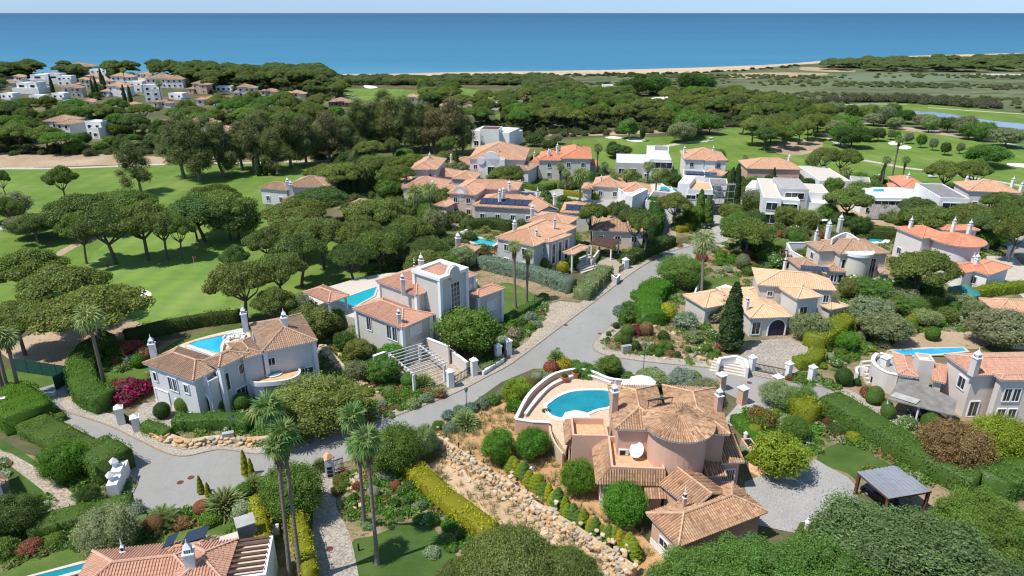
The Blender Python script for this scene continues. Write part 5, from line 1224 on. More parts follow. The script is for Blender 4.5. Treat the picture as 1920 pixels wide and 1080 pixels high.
# ---- pink villa with the round tower
h = House('round_tower_villa', 'pink villa with a conical round tower roof and walled pool terrace', P(1270,900), 'pink', 'tile_old', 0)
A1 = h.block((1152.5,805), (1255,808), (1139,721), 7.8, roof='hip', pitch=19); A2 = h.block((1257,808), (1369,815), (1236,722), 7.8, pitch=19)
ap = P(1272,791,8.7); h.cyl(ap, 3.2, 0, 8.65); h.cone(ap, 3.9, 8.7, 1.2, n=88)
def ringpar(h, B, z, hh, t_=.28, m='pinkpale'):
    pass
def deckblk(h, C, R, L, zt, zd, deck='terracotta'):
    f = h.frame(C, R, L, zt); return h.blk(*f, zd, 0, roof='flat', parapet=zt-zd, deck=deck)
T1 = deckblk(h, (1073,816), (1141,817), (1071,782), 5.0, 4.1); T2 = deckblk(h, (1146,875), (1247,879), (1141,817), 5.0, 4.1)
for a in (((1060,834,3.3),(1055.6,786,3.3),(1071,785,4.85),(1073,817,4.85)), ((1060,834,3.3),(1110,836,3.3),(1140,818.5,4.85),(1073,817.5,4.85)), ((1118,907,3.3),(1110,836,3.3),(1140,818,4.85),(1145.5,876,4.85)),
          ((1118,907,3.3),(1249,911,3.3),(1247,881,4.85),(1146,877,4.85)), ((1209,935,2.6),(1249,935,2.6),(1248,914,3.25),(1209,914,3.25))): h.roofpoly([P(*q) for q in a])
PB = h.block((1060,834), (1110,836), (1055.6,787), 3.3, roof='none', inset=.5); h.win(PB, 'f', .55, .1, 2.2, 2.5, bars=0); BW = h.block((1119,907), (1249,911), (1112,838), 3.3, roof='none', inset=.5, base=.9)  # dark glass pane on the porch block paints the shade of its open front
h.win(BW, 'f', .12, 1.0, .8, 1.4); h.block((1209,935), (1249,935), (1209,913), 2.6, roof='none', inset=.4)
G1 = h.block((1272,1025.4), (1440.6,959.8), (1207,964), 3.6, pitch=22, base=.8, inset=.5); G2 = h.block((1300,958), (1366,927), (1246,901), 4.0, roof='gable', ridge='d', pitch=22, inset=.5)
A5 = h.block((1325,893), (1364,892), (1318,850), 3.4, roof='shed', pitch=14); A6 = h.block((1352.5,869), (1398,867), (1349,815), 4.0, roof='shed', pitch=15, base=.6)
h.win(A6, 'f', .35, 1.3, 1.4, 1.5, bars=5); h.win(G1, 'l', .5, 1.2, 1.2, .9); h.win(G1, 'r', .5, .1, 2.6, 2.3, pane='shutter', name='garage_door', bars=0)
h.chimney(1150,771,7.9, 3.0, .9); h.chimney(1345,771,7.9,2.4,.85); h.chimney(0,0,0,.8,.4,'trim',at=(ap.x,ap.y,9.8)); h.chimney(1283,942,4.8,.6,.4,'pink')
mb = MB(); a_, b_ = P(1213,752,9.9), P(1243,750,9.9)
mb.box(a_, b_-a_, Vector((1.6,1.5,-.55)), (0,0,.07)); f_ = mb.build('solar_panel', M['darkmetal'], h.e); mb = MB()
for q in (a_+Vector((.2,.1,0)), b_+Vector((-.2,.1,0)), a_+Vector((1.6,1.4,-.5)), b_+Vector((1.4,1.4,-.5))): mb.tube([q, q-Vector((0,0,1.6))], .04, 5)
mb.build('bracket', M['darkmetal'], f_, kind='stuff'); mb = MB(); mb.box(a_+Vector((.1,.06,.072)), (b_-a_)*.95, Vector((1.5,1.4,-.51)), (0,0,.01)); mb.build('cells', M['solar'], f_)
# pool terrace
dk = MB(); dk.prism(ccw(W([(969,790),(990,752),(1012,727),(1045,706),(1084,697),(1112,703),(1146,715),(1150,800),(1075,800),(1060,845),(1030,800)], 1.6)), 0, 1.6); te = empty('pool_terrace', P(1060,780), 'curved sandstone pool terrace with white-topped pink parapets', 'terrace'); dk.build('terrace_floor', M['terrace'], te)
class TT: pass
hh_ = House.__new__(House); hh_.e = te; hh_.wall = 'pink'; hh_.trim = 'trim'; hh_.near = 0
hh_.wallpath([(967,785),(987,746),(1010,721),(1042,700),(1082,692),(1112,697),(1150,711),(1225,716)], 0, 2.4, .3, 'pinkpale', 'trim', 4)
hh_.wallpath([(985,776),(1001,755),(1027,727),(1052,713),(1087,701),(1112,706),(1146,718)], 1.6, 2.05, .28, 'pinkpale', 'trim', 4); hh_.wallpath([(967,786),(1000,791),(1030,792)], 0, 2.3, .3, 'pink', 'trim'); hh_.wallpath([(1030,792),(1033,812),(1042,832),(1056,850)], 0, 1.9, .25, 'terrace', None, 3)
pool([(1026,762),(1035,754),(1050,744),(1072,736),(1100,733),(1140,734),(1147,748),(1142,763),(1120,768),(1100,776),(1080,784),(1060,785),(1042,782),(1030,775)], 1.6, 'pool_teal', 'teal sickle-shaped pool with white rim beside the round-tower villa')
def pot(x, y, z, label):
    c = P(x, y, z); e = empty('plant_pot', c, label, 'plant pot', 'terracotta pots on the pool terrace'); b = MB(); b.lathe(c, [(.0,.0), (.38,0), (.52,.75), (.6,.78), (.6,.9), (.5,.9), (.48,.8), (0,.8)], 14); b.build('pot', M['pot'], e)
    f = link('plant', SHRUB[2], e, (0,0,.85)); f.scale = (.5,.5,.45); f.color = (*GREEN['deep'], 1)
pot(1058,716,1.6,'terracotta pot with dark plant near the curved pool wall, the lower one'); pot(1079,708,1.6,'terracotta pot with dark plant near the curved pool wall, the upper one')
def parasol(x, y, z, r, hgt, label, m='dishwhite', n=8, closed=False):
    c = P(x, y, z+hgt); c.z = z; e = empty('parasol', c, label, 'parasol'); b = MB(); b.tube([c, c+Vector((0,0,hgt+.2))], .04, 6); b.build('pole', M['trim'], e); b = MB()
    if closed: b.lathe(c, [(.05,hgt*.35), (.2,hgt*.45), (.16,hgt*.8), (.03,hgt+.1)], 8)
    else: b.lathe(c, [(r,hgt-.42*r/1.5), (r*.5,hgt-.12), (0,hgt+.08)], n); b.lathe(c, [(r,hgt-.42*r/1.5), (r,hgt-.6*r/1.5)], n)
    b.build('canopy', M[m], e); return e
parasol(1082,777,1.6,1.9,2.5,'open white parasol over the lower end of the sickle pool'); parasol(1192,716,1.6,2.1,2.3,'open white parasol half hidden behind the round-tower villa roof, lower of two'); parasol(1205,709,1.6,1.9,2.3,'open white parasol behind the round-tower villa roof, upper of two')
e = empty('satellite_dish', P(1193,858,4.2), 'large white satellite dish on the pink villa roof terrace', 'satellite dish'); c = P(1193,858,4.2)+Vector((0,0,1.0)); nd = Vector((-.35,-.62,.7)).normalized(); t1 = nd.cross(Vector((0,0,1))).normalized(); t2 = nd.cross(t1); b = MB(); rings = [c+nd*(.28*(k/4)**2-.1)+(t1*math.cos(2*math.pi*i/20)*.78+t2*math.sin(2*math.pi*i/20)*.92)*(k/4) for k in range(1,5) for i in range(20)]
b.add([c-nd*.1]+rings, [(0,1+i,1+(i+1)%20) for i in range(20)]+[(1+k*20+i,1+(k+1)*20+i,1+(k+1)*20+(i+1)%20,1+k*20+(i+1)%20) for k in range(3) for i in range(20)]); b.build('dish', M['dishwhite'], e)
b = MB(); b.tube([c-nd*.1, c-Vector((0,0,1.0))], .07, 6); b.build('mast', M['darkmetal'], e); b = MB(); b.tube([c-t2*.85, c+nd*.85], .02, 5); b.tube([c+nd*.85, c+nd*.7], .07, 6); b.build('feed_arm', M['trim'], e)
def acunit(x, y, z, label, s=1.0):
    c = P(x, y, z); e = empty('air_conditioner', c, label, 'air conditioner'); b = MB(); b.cbox(c, 1.1*s, .5, .8*s, .05); b.build('casing', M['shutter'], e); b = MB(); b.lathe(c+Vector((-.1,-.27,.4*s)), [(0,0)], 3) if False else b.cbox(c+Vector((-.1,-.26,.12)), .6, .03, .55, .05); b.build('grille', M['darkmetal'], e)
acunit(1168,852,4.2,'grey air conditioner box on the pink villa roof terrace')
# barbecue corner
e = empty('barbecue', P(1405,848), 'built-in brick barbecue counter with black grill beside the pink villa', 'barbecue'); c = P(1405,845); b = MB(); b.cbox(c, 1.3, 2.6, .95, .1); b.cbox(c+Vector((1.0,-1.9,0)), 1.1, 1.6, .95, .1); b.build('counter', M['peachwall'], e); b = MB(); b.cbox(c+Vector((-.05,.3,.955)), .8, 1.3, .06, .1); b.build('grill', M['darkmetal'], e)
b = MB(); b.lathe(c+Vector((-.1,1.6,.9)), [(0,0), (.25,0), (.22,.5), (.3,.55), (0,.9)], 8); b.build('chimney_cap', M['trim'], e)
e = empty('kettle_grill', P(1420,870), 'round black kettle grill standing below the brick barbecue', 'kettle grill'); c = P(1420,868); b = MB(); b.lathe(c+Vector((0,0,.6)), [(0,0), (.28,.12), (.3,.28), (.22,.45), (0,.52)], 12); b.build('bowl', M['blackplastic'], e)
for k in range(3): b = MB(); a = 2.1*k; b.tube([c+Vector((.15*math.cos(a),.15*math.sin(a),.65)), c+Vector((.3*math.cos(a),.3*math.sin(a),0))], .02, 5); b.build('leg', M['darkmetal'], e)
pts_ = W([(1399,830),(1420,828),(1440,880),(1425,895),(1405,885)]); b = MB(); b.prism(ccw(pts_), 0, .12); tag(b.build('garden_path', M['terracotta']), None, None, None, 'structure')

# ---- lavender villa
h = House('lavender_villa', 'lavender-white villa with brown hip roofs and a curved balcony over the clipped shrubs', P(430,740), 'lavender', 'tile_brown', 0)
B1 = h.block((267,681), (362,714.6), (341,652), 6.2, pitch=20, base=.5); B2 = h.block((379,677), (410.5,690), (437,652), 7.1, pitch=20, quoins=True, base=.5); B3 = h.block((490.7,661), (595.6,639), (446,611), 7.1, pitch=20, quoins=True)
B4 = h.block((367,716), (392,726), (383,706), 4.6, roof='flat', parapet=.8, deck='terracotta')
B5 = h.block((452,674), (495,662), (425,645), 6.9, pitch=16, inset=.3)
h.arch(B4, 'f', .5, .1, 2.0, 3.2); mb = MB(); o_, t_, n_, L_ = h.side(B4, 'f'); t3 = Vector((t_.x,t_.y,0)); n3 = Vector((n_.x,n_.y,0)); cc = o_+t3*L_/2; cc.z = 5.3; mb.tube([cc-n3*.25, cc+n3*.1], 1.0, 16); mb.build('curved_gable', M['trim'], h.e)
h.win(B1,'f',.2,.1,2.6,2.3,pane='shutter',name='garage_door',bars=0); h.win(B1,'f',.12,3.7,.6,1.3,bars=0)
for u in (.46,.56): h.win(B1,'f',u,3.2,.75,1.9)
h.win(B1,'f',.8,3.6,.8,1.2); [h.win(B1,'f',u,.7,.7,1.1) for u in (.52,.63)]
h.win(B2,'f',.5,2.2,.8,3.6); h.win(B2,'r',.13,3.2,.9,2.5); h.win(B2,'r',.84,4.6,1.2,1.35); h.win(B2,'r',.72,.2,2.0,2.4,bars=2); h.win(B3,'f',.1,4.7,.9,1.1); [h.win(B3,'f',u,2.2,1.5,.9) for u in (.62,.8)]; h.win(B1,'l',.5,3.6,1,1.3)
h.chimney(289,668,6.6,2.2,.95,'white'); h.chimney(460,611,7.3,2.3,.95,'white'); h.chimney(535,614,8.2,1.8,.95,'white')
# curved balcony
bc = P(500,690,3.3); ba = (B2.p(B2.W,B2.D*.62,0)-B2.p(B2.W,B2.D*.98,0)); arc = []
cc = B3.p(B3.W*.16,.4,0); axv = B3.ax; ayv = B3.ay; arcp = [(cc.x+axv.x*u-ayv.x*v, cc.y+axv.y*u-ayv.y*v) for u, v in [(-3.4,-.2),(-3.0,1.2),(-1.8,2.0),(0,2.6),(1.6,2.8),(2.8,2.2),(3.3,1.2),(3.4,-.2)]]
ap2 = smooth(arcp, 4, False); mb = MB(); mb.prism(ccw(ap2), 2.9, 3.2, bottom=True); bo = mb.build('balcony', M['trim'], h.e); mb = MB(); mb.prism(ccw(ap2), 3.204, 3.22); mb.build('balcony_floor', M['terracotta'], bo); ribbon('balcony_parapet', ap2, -.12, .12, 2.85, 3.5, M['trim'], None, bo)
mb = MB(); mb.prism(ccw(smooth([arcp[0],arcp[1],arcp[2],(arcp[2][0]+1.2,arcp[2][1]+2.4)],1,False)), 0, 2.9); mb.build('bay_wall', M['lavender'], bo)
mb = MB(); q = P(513.5,699.5,3.3); mb.lathe(q, [(1.05,0), (1.0,.18), (.5,.3), (0,.34)], 24); mb.build('glass_dome', M['glassgreen'], bo); mb = MB(); mb.lathe(q, [(1.25,0), (1.25,.12), (1.05,.12)], 24); mb.build('dome_kerb', M['trim'], bo)
te = empty('pool_terrace', P(380,640), 'raised terrace with peach paving behind the lavender villa', 'terrace'); b = MB(); b.prism(ccw(smooth(W([(296,672),(320,655),(352,641),(395,628),(440,618),(462,616),(470,640),(440,668),(400,690),(350,690)],3.0),3)), 0, 3.0); b.build('terrace_floor', M['stonedeck'], te)
pool([(352,650),(362,643),(385,637),(412,631),(432,628),(424,634),(416,643),(413,652),(414,662),(404,662),(380,655)], 3.0, 'pool_blue', 'bright blue wedge-shaped pool behind the lavender villa', 'terracotta')
hh_ = House.__new__(House); hh_.e = te; hh_.wall = 'white'; hh_.trim = 'trim'; hh_.near = 0
hh_.wallpath([(428,632),(420,640),(416,650),(415,659)], 3.0, 4.4, .3, 'white', None, 4, zr=4.4); hh_.wallpath([(428,632),(440,626),(455,623)], 3.0, 4.4, .3, 'white', None, 2, zr=4.4)
hh_.wallpath([(352,648),(405,668)], 3.0, 3.7, .4, 'white', 'trim'); hh_.wallpath([(340,652),(382,676)], 3.0, 4.2, .35, 'white', 'trim')
b = MB(); b.prism(ccw(W([(417,651),(426,636),(445,628),(462,626),(468,645),(450,662),(418,662)],3.9)), 3.0, 3.9); b.build('upper_deck', M['terracotta'], te)
def armchair(x, y, z, ang, label, group='armchairs on the round roof deck', m='dishwhite', cat='armchair'):
    c = P(x, y, z); e = empty('armchair', c, label, cat, group); ca, sa = math.cos(ang), math.sin(ang); R2 = lambda u, v: c+Vector((u*ca-v*sa, u*sa+v*ca, 0))
    b = MB(); b.cbox(R2(0,0)+Vector((0,0,.12)), .75, .7, .3, ang); b.build('seat', M[m], e); b = MB(); b.cbox(R2(0,.38)+Vector((0,0,.1)), .9, .16, .75, ang); b.build('backrest', M[m], e)
    for sx in (-.42, .42): b = MB(); b.cbox(R2(sx,0)+Vector((0,0,.1)), .12, .6, .5, ang); b.build('arm', M[m], e)
for i, (x, y, a, l) in enumerate([(426,640,1.6,'lowest left'),(436,635,.8,'upper left'),(445,634,0,'top'),(453,632,-.5,'top right'),(456,638,-1.5,'right side'),(458,645,-1.6,'right side below'),(446,645,3.1,'front right'),(432,647,2.6,'front left')]): armchair(x, y, 3.9, a, f'white armchair on the round deck of the lavender villa, {l}')

# ---- central tower villa
h = House('tower_villa', 'grey-beige villa with a tall arched-gable entrance tower and salmon roofs', P(780,640), 'greybeige', 'tile_pink', 0)
pl = MB(); pl.prism(ccw(smooth(W([(575,575),(560,556),(640,530),(720,512),(880,508),(888,545),(868,580),(830,605),(790,615),(740,612),(650,592)],3),2)), 0, 2.95); pt = empty('raised_garden_terrace', P(760,560), 'raised stone-edged terrace carrying the central tower villa and its pool', 'terrace'); pl.build('terrace_floor', M['stonedeck'], pt)
C1 = h.block((703.8,526.7), (780.8,554.4), (800,497), 9.4, 2.9, pitch=21, quoins=True); fr = h.frame((776.7,506.5), (824.6,522), (826.7,488.8), 12.4)
C2 = h.blk(*fr, 12.0, 2.9, roof='flat', parapet=.45, quoins=True, inset=0); 
q = [C2.p(u,v,12.1) for u, v in ((.7,.7),(C2.W-.7,.7),(C2.W-.7,C2.D-.7),(.7,C2.D-.7))]; a_ = C2.p(C2.W/2,C2.D/2,13.3)
mb = MB(); [ribface(mb, [q[i], q[(i+1)%4], a_], .27, .42) for i in range(4)]; mb.build('tower_roof', M['tile_pink'], h.e, kind='stuff'); mb = MB()
for (u0,v0,u1,v1) in ((-.35,-.35,C2.W+.35,.55),(-.35,C2.D-.55,C2.W+.35,C2.D+.35),(-.35,.553,.55,C2.D-.553),(C2.W-.55,.553,C2.W+.35,C2.D-.553)): mb.box(C2.p(u0,v0,12.05), C2.p(u1,v0,0)-C2.p(u0,v0,0), C2.p(u0,v1,0)-C2.p(u0,v0,0), (0,0,.5))
mb.build('cornice', M['trim'], h.e); mb = MB(); cc = C2.p(C2.W+.1,C2.D/2,12.5); axv3 = Vector((C2.ax.x,C2.ax.y,0)); mb.tube([cc-axv3*.45, cc+axv3*.3], 1.15, 22); g_ = mb.build('curved_gable', M['greybeige'], h.e); mb = MB(); mb.tube([cc-axv3*.5, cc-axv3*.1], 1.28, 22); mb.build('gable_rim', M['trim'], g_)
h.win(C2,'r',.55,4.2,1.9,6.6,bars=2); h.win(C2,'r',.55,3.0,1.3,1.05,name='door',pane='glass'); h.win(C1,'r',.45,5.9,1.9,1.7,pane='shutter',bars=0)
C3 = h.block((843,509), (871.5,522.5), (866,502), 9.2, 2.9, pitch=20, quoins=True); h.win(C3,'r',.5,6,1.1,1.6,pane='shutter',bars=0)
C4 = h.block((872,549), (895.4,559), (918,529), 6.2, 0, pitch=20, quoins=True); h.win(C4,'r',.55,2.9,2.0,1.6,pane='shutter',bars=0)
C5 = h.block((660,578.3), (753.8,615.8), (716,553), 6.1, 0, pitch=19, quoins=True); h.win(C5,'r',.45,3.9,2.2,1.5,pane='shutter',bars=0); h.win(C5,'r',.5,.1,4.0,2.3,pane='shutter',name='garage_door',bars=0); [h.win(C5,'f',u,3.2,1.0,2.2) for u in (.28,.72,.84)]
h.chimney(756,543,9.9,2.0,.75,'palebeige'); h.chimney(748.5,599,7.0,1.0,.7,'palebeige'); h.chimney(790,499,10.4,1.2,.95,'white'); h.chimney(777,502,10.2,.4,.3,'white')
C6 = h.block((567,548), (616,568), (607,534.6), 5.9, 2.9, pitch=19, nowall=True)
for u, v in ((.5,.5),(C6.W-.5,.5),(C6.W-.5,C6.D-.5),(.5,C6.D-.5)): mb = MB(); mb.cbox(C6.p(u,v,2.9), .4, .4, 2.85); mb.build('post', M['palebeige'], h.e)
pool([(634,564),(693,543),(707,539),(700,556),(664,576),(648,573)], 2.95, 'pool_aqua', 'long rectangular turquoise pool behind the central tower villa', 'stonedeck', sm=0)
def wall_thing(px, z0, z1, th, m, label, top='trim', name='garden_wall', sm=0, cat='wall', zr=None):
    pts = W(px, z1 if zr is None else zr); c = pts[0]; e = empty(name, (c[0], c[1], 0), label, cat); pts = smooth(pts, sm, False) if sm else pts; o = ribbon('wall', pts, -th/2, th/2, z0, z1, M[m], None, e)
    if top: ribbon('coping', pts, -th/2-.06, th/2+.06, z1, z1+.1, M[top], None, e)
    return e
wall_thing([(800,634),(842,650)],0,3.0,.35,'palebeige','beige retaining wall beside the garage court of the tower villa, upper length'); wall_thing([(843,655),(876,680)],0,2.0,.35,'palebeige','beige retaining wall beside the garage court, lower length')
wall_thing([(700,668),(750,650),(780,640)],0,2.6,.35,'palebeige','beige wall behind the white pergola'); wall_thing([(905,697),(944,672)],0,.7,.3,'trim','low white kerb wall with hedge between gate pillars')
def pergola(x, y, w_, d_, ang, hgt, n, label, m='paleslat', name='pergola', z=0.0, cols=4):
    c = P(x, y, z); e = empty(name, c, label, 'pergola'); ca, sa = math.cos(ang), math.sin(ang); R2 = lambda u, v, zz: c+Vector((u*ca-v*sa, u*sa+v*ca, zz)); X = Vector((ca,sa,0)); Y = Vector((-sa,ca,0))
    for u, v in ((-w_/2,-d_/2),(w_/2,-d_/2),(w_/2,d_/2),(-w_/2,d_/2))[:cols]: b = MB(); b.cbox(R2(u,v,0), .35, .35, hgt, ang); b.build('post', M['trim'], e)
    for v in (-d_/2, d_/2): b = MB(); b.box(R2(-w_/2-.3,v-.08,hgt), X*(w_+.6), Y*.16, (0,0,.22)); b.build('beam', M[m], e)
    for i in range(n): b = MB(); b.box(R2(-w_/2+i*w_/(n-1)-.05,-d_/2-.5,hgt+.22), X*.1, Y*(d_+1), (0,0,.16)); b.build('slat', M[m], e)
pergola(783,705,7.5,5.0,.62+1.57,2.7,9,'white slatted pergola over the garage court of the tower villa')
pergola(712,622,3.4,3.2,-.5,3.0,8,'pale slatted pergola beneath the salmon roof of the tower villa',z=0)
def pillar(x, y, hgt, w_, label, m='white', cap=True, cat='gate pillar', grp='gate pillars'):
    c = P(x, y); e = empty('gate_pillar', c, label, cat, grp); b = MB(); b.cbox(c, w_, w_, hgt, .5); b.build('shaft', M[m], e); b = MB(); b.cbox(c+Vector((0,0,hgt)), w_*1.25, w_*1.25, .14, .5)
    q = w_*.75; b.add([(c.x+q*math.cos(a), c.y+q*math.sin(a), hgt+.143) for a in [.5+math.pi/4+k*math.pi/2 for k in range(4)]]+[(c.x,c.y,hgt+.65)], [(0,1,4),(1,2,4),(2,3,4),(3,0,4)]); b.build('cap', M['trim'], e)
for x, y, hg, l in ((889,704,2.5,'lower side of the garage court gate'),(845,727,2.6,'lower side of the palm-lined garage court gate'),(934,676,2.5,'at the hedge kerb of the tower villa'),(953,666,2.5,'at the footpath gate of the tower villa')): pillar(x, y, hg, .85, 'beige gate pillar with pyramid cap '+l)
def gate(a, b_, hgt, label, m='darkmetal', bars=14, z=0.0, solid=None):
    A = P(*a, z); Bq = P(*b_, z); e = empty('gate', A, label, 'gate'); t = Bq-A; L_ = t.length; t.normalize(); n = Vector((-t.y,t.x,0)); b = MB()
    for zz in (.15, hgt-.1): b.box(A+Vector((0,0,zz)), t*L_, n*.06, (0,0,.08))
    b.build('rail', M[m], e)
    if solid: b = MB(); b.box(A+Vector((0,0,.24))+n*.01, t*L_, n*.03, (0,0,hgt-.35)); b.build('panel', M[solid], e)
    else:
        for i in range(bars): b = MB(); b.box(A+t*(L_*i/(bars-1)-.02)+Vector((0,0,.1))-n*.02, t*.05, n*.05, (0,0,hgt)); b.build('bar', M[m], e)
gate((850,724),(884,702),1.4,'low grey bar gate across the garage court of the tower villa')
# ---- other villas
def autowin(h, B, fl=2, sides='fl', w_=1.1, gap=3.4, z0=None, pane='glass', h0=1.35):
    z0 = B.z0 if z0 is None else z0
    for s_ in sides:
        L = (B.W if s_ in 'fb' else B.D)-2*B.ins; n = max(1, int(L/gap))
        if L < 1.6: continue
        for k in range(fl):
            for i in range(n):
                zz = z0+1.0+k*3.0
                if zz+h0 > B.ze-.4: continue
                hh = h0 if (i+k) % 3 else h0
                h.win(B, s_, (i+.5)/n, zz, min(w_, L*.5), hh, pane=pane)
def mk(name, label, wall, tile, near, blocks, chims=(), base=None, trim='trim'):
    C0 = blocks[0][0]; hse = House(name, label, P(C0[0], C0[1]+20), wall, tile, near, trim=trim); out = []
    for b in blocks:
        kw = dict(b[4]) if len(b) > 4 else {}; fl = kw.pop('fl', 2 if b[3] > 4.5 else 1); sd = kw.pop('sides', 'fl'); B = hse.block(b[0], b[1], b[2], b[3], **kw); out.append(B)
        if fl: autowin(hse, B, fl, sd)
    for c in chims: hse.chimney(*c)
    return hse, out
h, (D1, D3, D5, D4) = mk('portico_villa', 'grey villa with three tall front windows and a tiled porch above fan steps', 'grey', 'tile_peach', 1, [
  ((1002,462),(1083,425),(931,444),6.5,dict(pitch=20,sides='l',fl=2,quoins=False)), ((1060,424),(1086,408),(1004,404),6.6,dict(pitch=19,fl=0)), ((1074,478),(1105,463),(1062,470),4.2,dict(pitch=22,fl=0,nowall=True)), ((1030,455),(1072,440),(1018,449),6.55,dict(fl=0,pitch=16,inset=.2))],
  [(965,436,7.2,2.2,.9,'palebeige'),(998,402,7.2,1.6,.9,'palebeige'),(1040,420,8.3,.5,.5,'white'),(1006,440,7.6,.5,.5,'white')])
for u in (.2,.5,.8): h.win(D4,'f',u,1.6,.9,4.2,bars=0,fw=.3)
h.win(D1,'f',.22,3.9,.7,1.2)
h.win(D1,'f',.86,5.0,.5,.9)
for u, v in ((.3,.3),(D5.W-.3,.3)): mb = MB(); q = D5.p(u,v,0); mb.tube([q, q+Vector((0,0,4.0))], .2, 10); mb.build('column', M['trim'], h.e)
st = empty('fan_steps', P(1095,505), 'wide pale entrance steps fanning out below the tiled porch', 'steps')
for k in range(7): mb = MB(); a_, b_ = P(1075+k*2.2,497+k*2.6), P(1103+k*2.6,487+k*2.6); n_ = Vector((b_.y-a_.y, -(b_.x-a_.x),0)).normalized(); mb.box(a_, b_-a_, n_*.55, (0,0,1.3-k*.17)); mb.build('step', M['stonedeck'], st)
pool([(880,452),(896,447),(934,454),(915,466)], .1, 'pool_aqua', 'rectangular turquoise pool behind the portico villa', 'stonedeck', sm=0, w_=1.2)
mk('pool_pavilion','small tiled pool pavilion with a stout grey chimney behind the portico villa','greybeige','tile_peach',1,[((848,470),(885,475),(868,458),3.2,dict(fl=0)),],[(859,462,3.4,2.2,1.2,'grey')])
pergola(905,492,6,4.5,-.2,2.8,9,'brown slatted pergola beside the portico villa pool','brownwood')
# car shelter
e = empty('carport', P(1133,487), 'timber carport with dark tiled roof on white columns by the road', 'carport'); cq = [P(1106,456,2.9), P(1148,465,2.9), P(1164,449,3.3), P(1122,443,3.3)]; mb = MB(); ribface(mb, cq, .34, .8, .08, False); mb.v = mb.v; mb.build('roof_tiles', M['tile_dark'], e, kind='stuff'); mb = MB()
mb.add(cq+[q-Vector((0,0,.2)) for q in cq], [(4,7,6,5),(0,4,5,1),(1,5,6,2),(2,6,7,3),(3,7,4,0)]); mb.build('roof_frame', M['brownwood'], e)
for i, q in enumerate(cq): b = MB(); c = cq[0]*.0+q+(sum(cq,Vector())/4-q)*.12; b.tube([Vector((c.x,c.y,0)), Vector((c.x,c.y,q.z-.2))], .2, 10); b.build('column', M['trim'], e)
wall_thing([(1108,488),(1122,470),(1124,462)],0,1.6,.4,'tan','curved tan garden wall beside the timber carport',None)
mk('garage_wing','long low tan garage wing with dusty pink roof behind the pines','greybeige','tile_brown',1,[((1108,432),(1210,436),(1128,404),3.6,dict(pitch=16,sides='f'))])
pillar(1172,494+10,2.0,1.0,'white gate pillar of the portico villa by the road edge'); gate((1160,512),(1170,505),1.3,'short grey gate between hedge and pillar of the portico villa')
wall_thing([(1147,516),(1156,522),(1162,515)],0,1.4,.3,'grey','curved grey wall end by the portico villa gate')
# apricot villa
h, (E1,E2,E3,E4,E5) = mk('apricot_villa','villa with pale apricot tile roofs and an arched porch above cobbled court','greybeige','tile_cream',1,[
  ((1420,534),(1568,545),(1397,502),6.6,dict(pitch=17,fl=0)), ((1495,561),(1543,556),(1477,538),6.7,dict(pitch=19,fl=0)), ((1407,597),(1486,594),(1356,540),3.6,dict(pitch=14,fl=0)), ((1322,578),(1388,566),(1297,550),3.3,dict(fl=0)), ((1557,581),(1591,574),(1543,553),3.6,dict(fl=1,sides='f'))],
  [(1400,577,4.2,1.4,.6,'white'),(1471,500,8.0,1.0,.5,'white')])
h.win(E1,'f',.16,4.6,.8,.8); h.win(E1,'f',.36,4.6,.8,.8); h.win(E1,'f',.93,4.2,.8,1.3); h.win(E2,'f',.35,.8,1.3,4.2,bars=1); h.arch(E3,'f',.72,.1,3.0,3.0); h.win(E3,'f',.15,.5,1.3,2.2)
sl = E1.p(E1.W*.62, E1.D*.62, 7.9); ax3 = Vector((E1.ax.x,E1.ax.y,0)); ay3 = Vector((E1.ay.x,E1.ay.y,0)); h.solar(sl, (ax3, (ay3*.95+Vector((0,0,.1))).normalized()), 4, 1.1, 1.9)
wall_thing([(1311,530),(1303,548),(1312,560)],0,1.3,.25,'white','white curved pool wall of the apricot villa',None,sm=3); pool([(1352,542),(1362,538),(1372,541),(1372,549),(1355,548)], .1, 'pool_blue','sliver of blue pool behind the apricot villa roof',sm=0,w_=1)
wall_thing([(1303,558),(1313,545),(1318,570),(1300,580)],0,1.0,.3,'white','white steps wall beside the clipped bright hedge',None)
# tan villa with curved bay
h, (F1,F2,F3,F4,F5) = mk('curved_bay_villa','tan villa with a tall curved bay and brown hip roofs','tan','tile_brown',1,[
  ((1536,471),(1572,470),(1510,454),6.6,dict(pitch=19,fl=2,sides='l',inset=.4)), ((1575,477),(1669,475),(1558,450),6.6,dict(pitch=20,fl=0)), ((1500,503),(1541,502),(1495,484),3.3,dict(fl=0)), ((1547,508),(1586,510),(1540,494),3.3,dict(fl=1,sides='f')), ((1650,513),(1672,515),(1645,503),3.4,dict(fl=0))],
  [(1552,440,8.0,2.2,.9,'white'),(1574,428,8.0,2.2,.9,'tan'),(1530,445,7.5,1.0,.6,'white')])
q = F2.p(F2.W*.42,1.3,0); h.cyl(q, 2.7, 0, 6.3, 'cream'); h.cyl(q, 3.0, 6.3, 6.9, 'trim', 'bay_cornice'); h.win(F2,'f',.12,3.6,1.2,1.8); h.win(F2,'f',.74,1.0,1.0,4.4); h.win(F4,'f',.8,.8,1.5,1.8)
h.wallpath([(1476,456),(1483,470),(1515,488)], 0, 3.6, .3, 'white', 'trim'); h.wallpath([(1478,455),(1512,455)], 0, 3.6, .3, 'white', 'trim'); h.wallpath([(1560,448),(1575,440),(1588,437),(1600,443),(1610,450)], 7.0, 8.2, .3, 'white','trim',3)
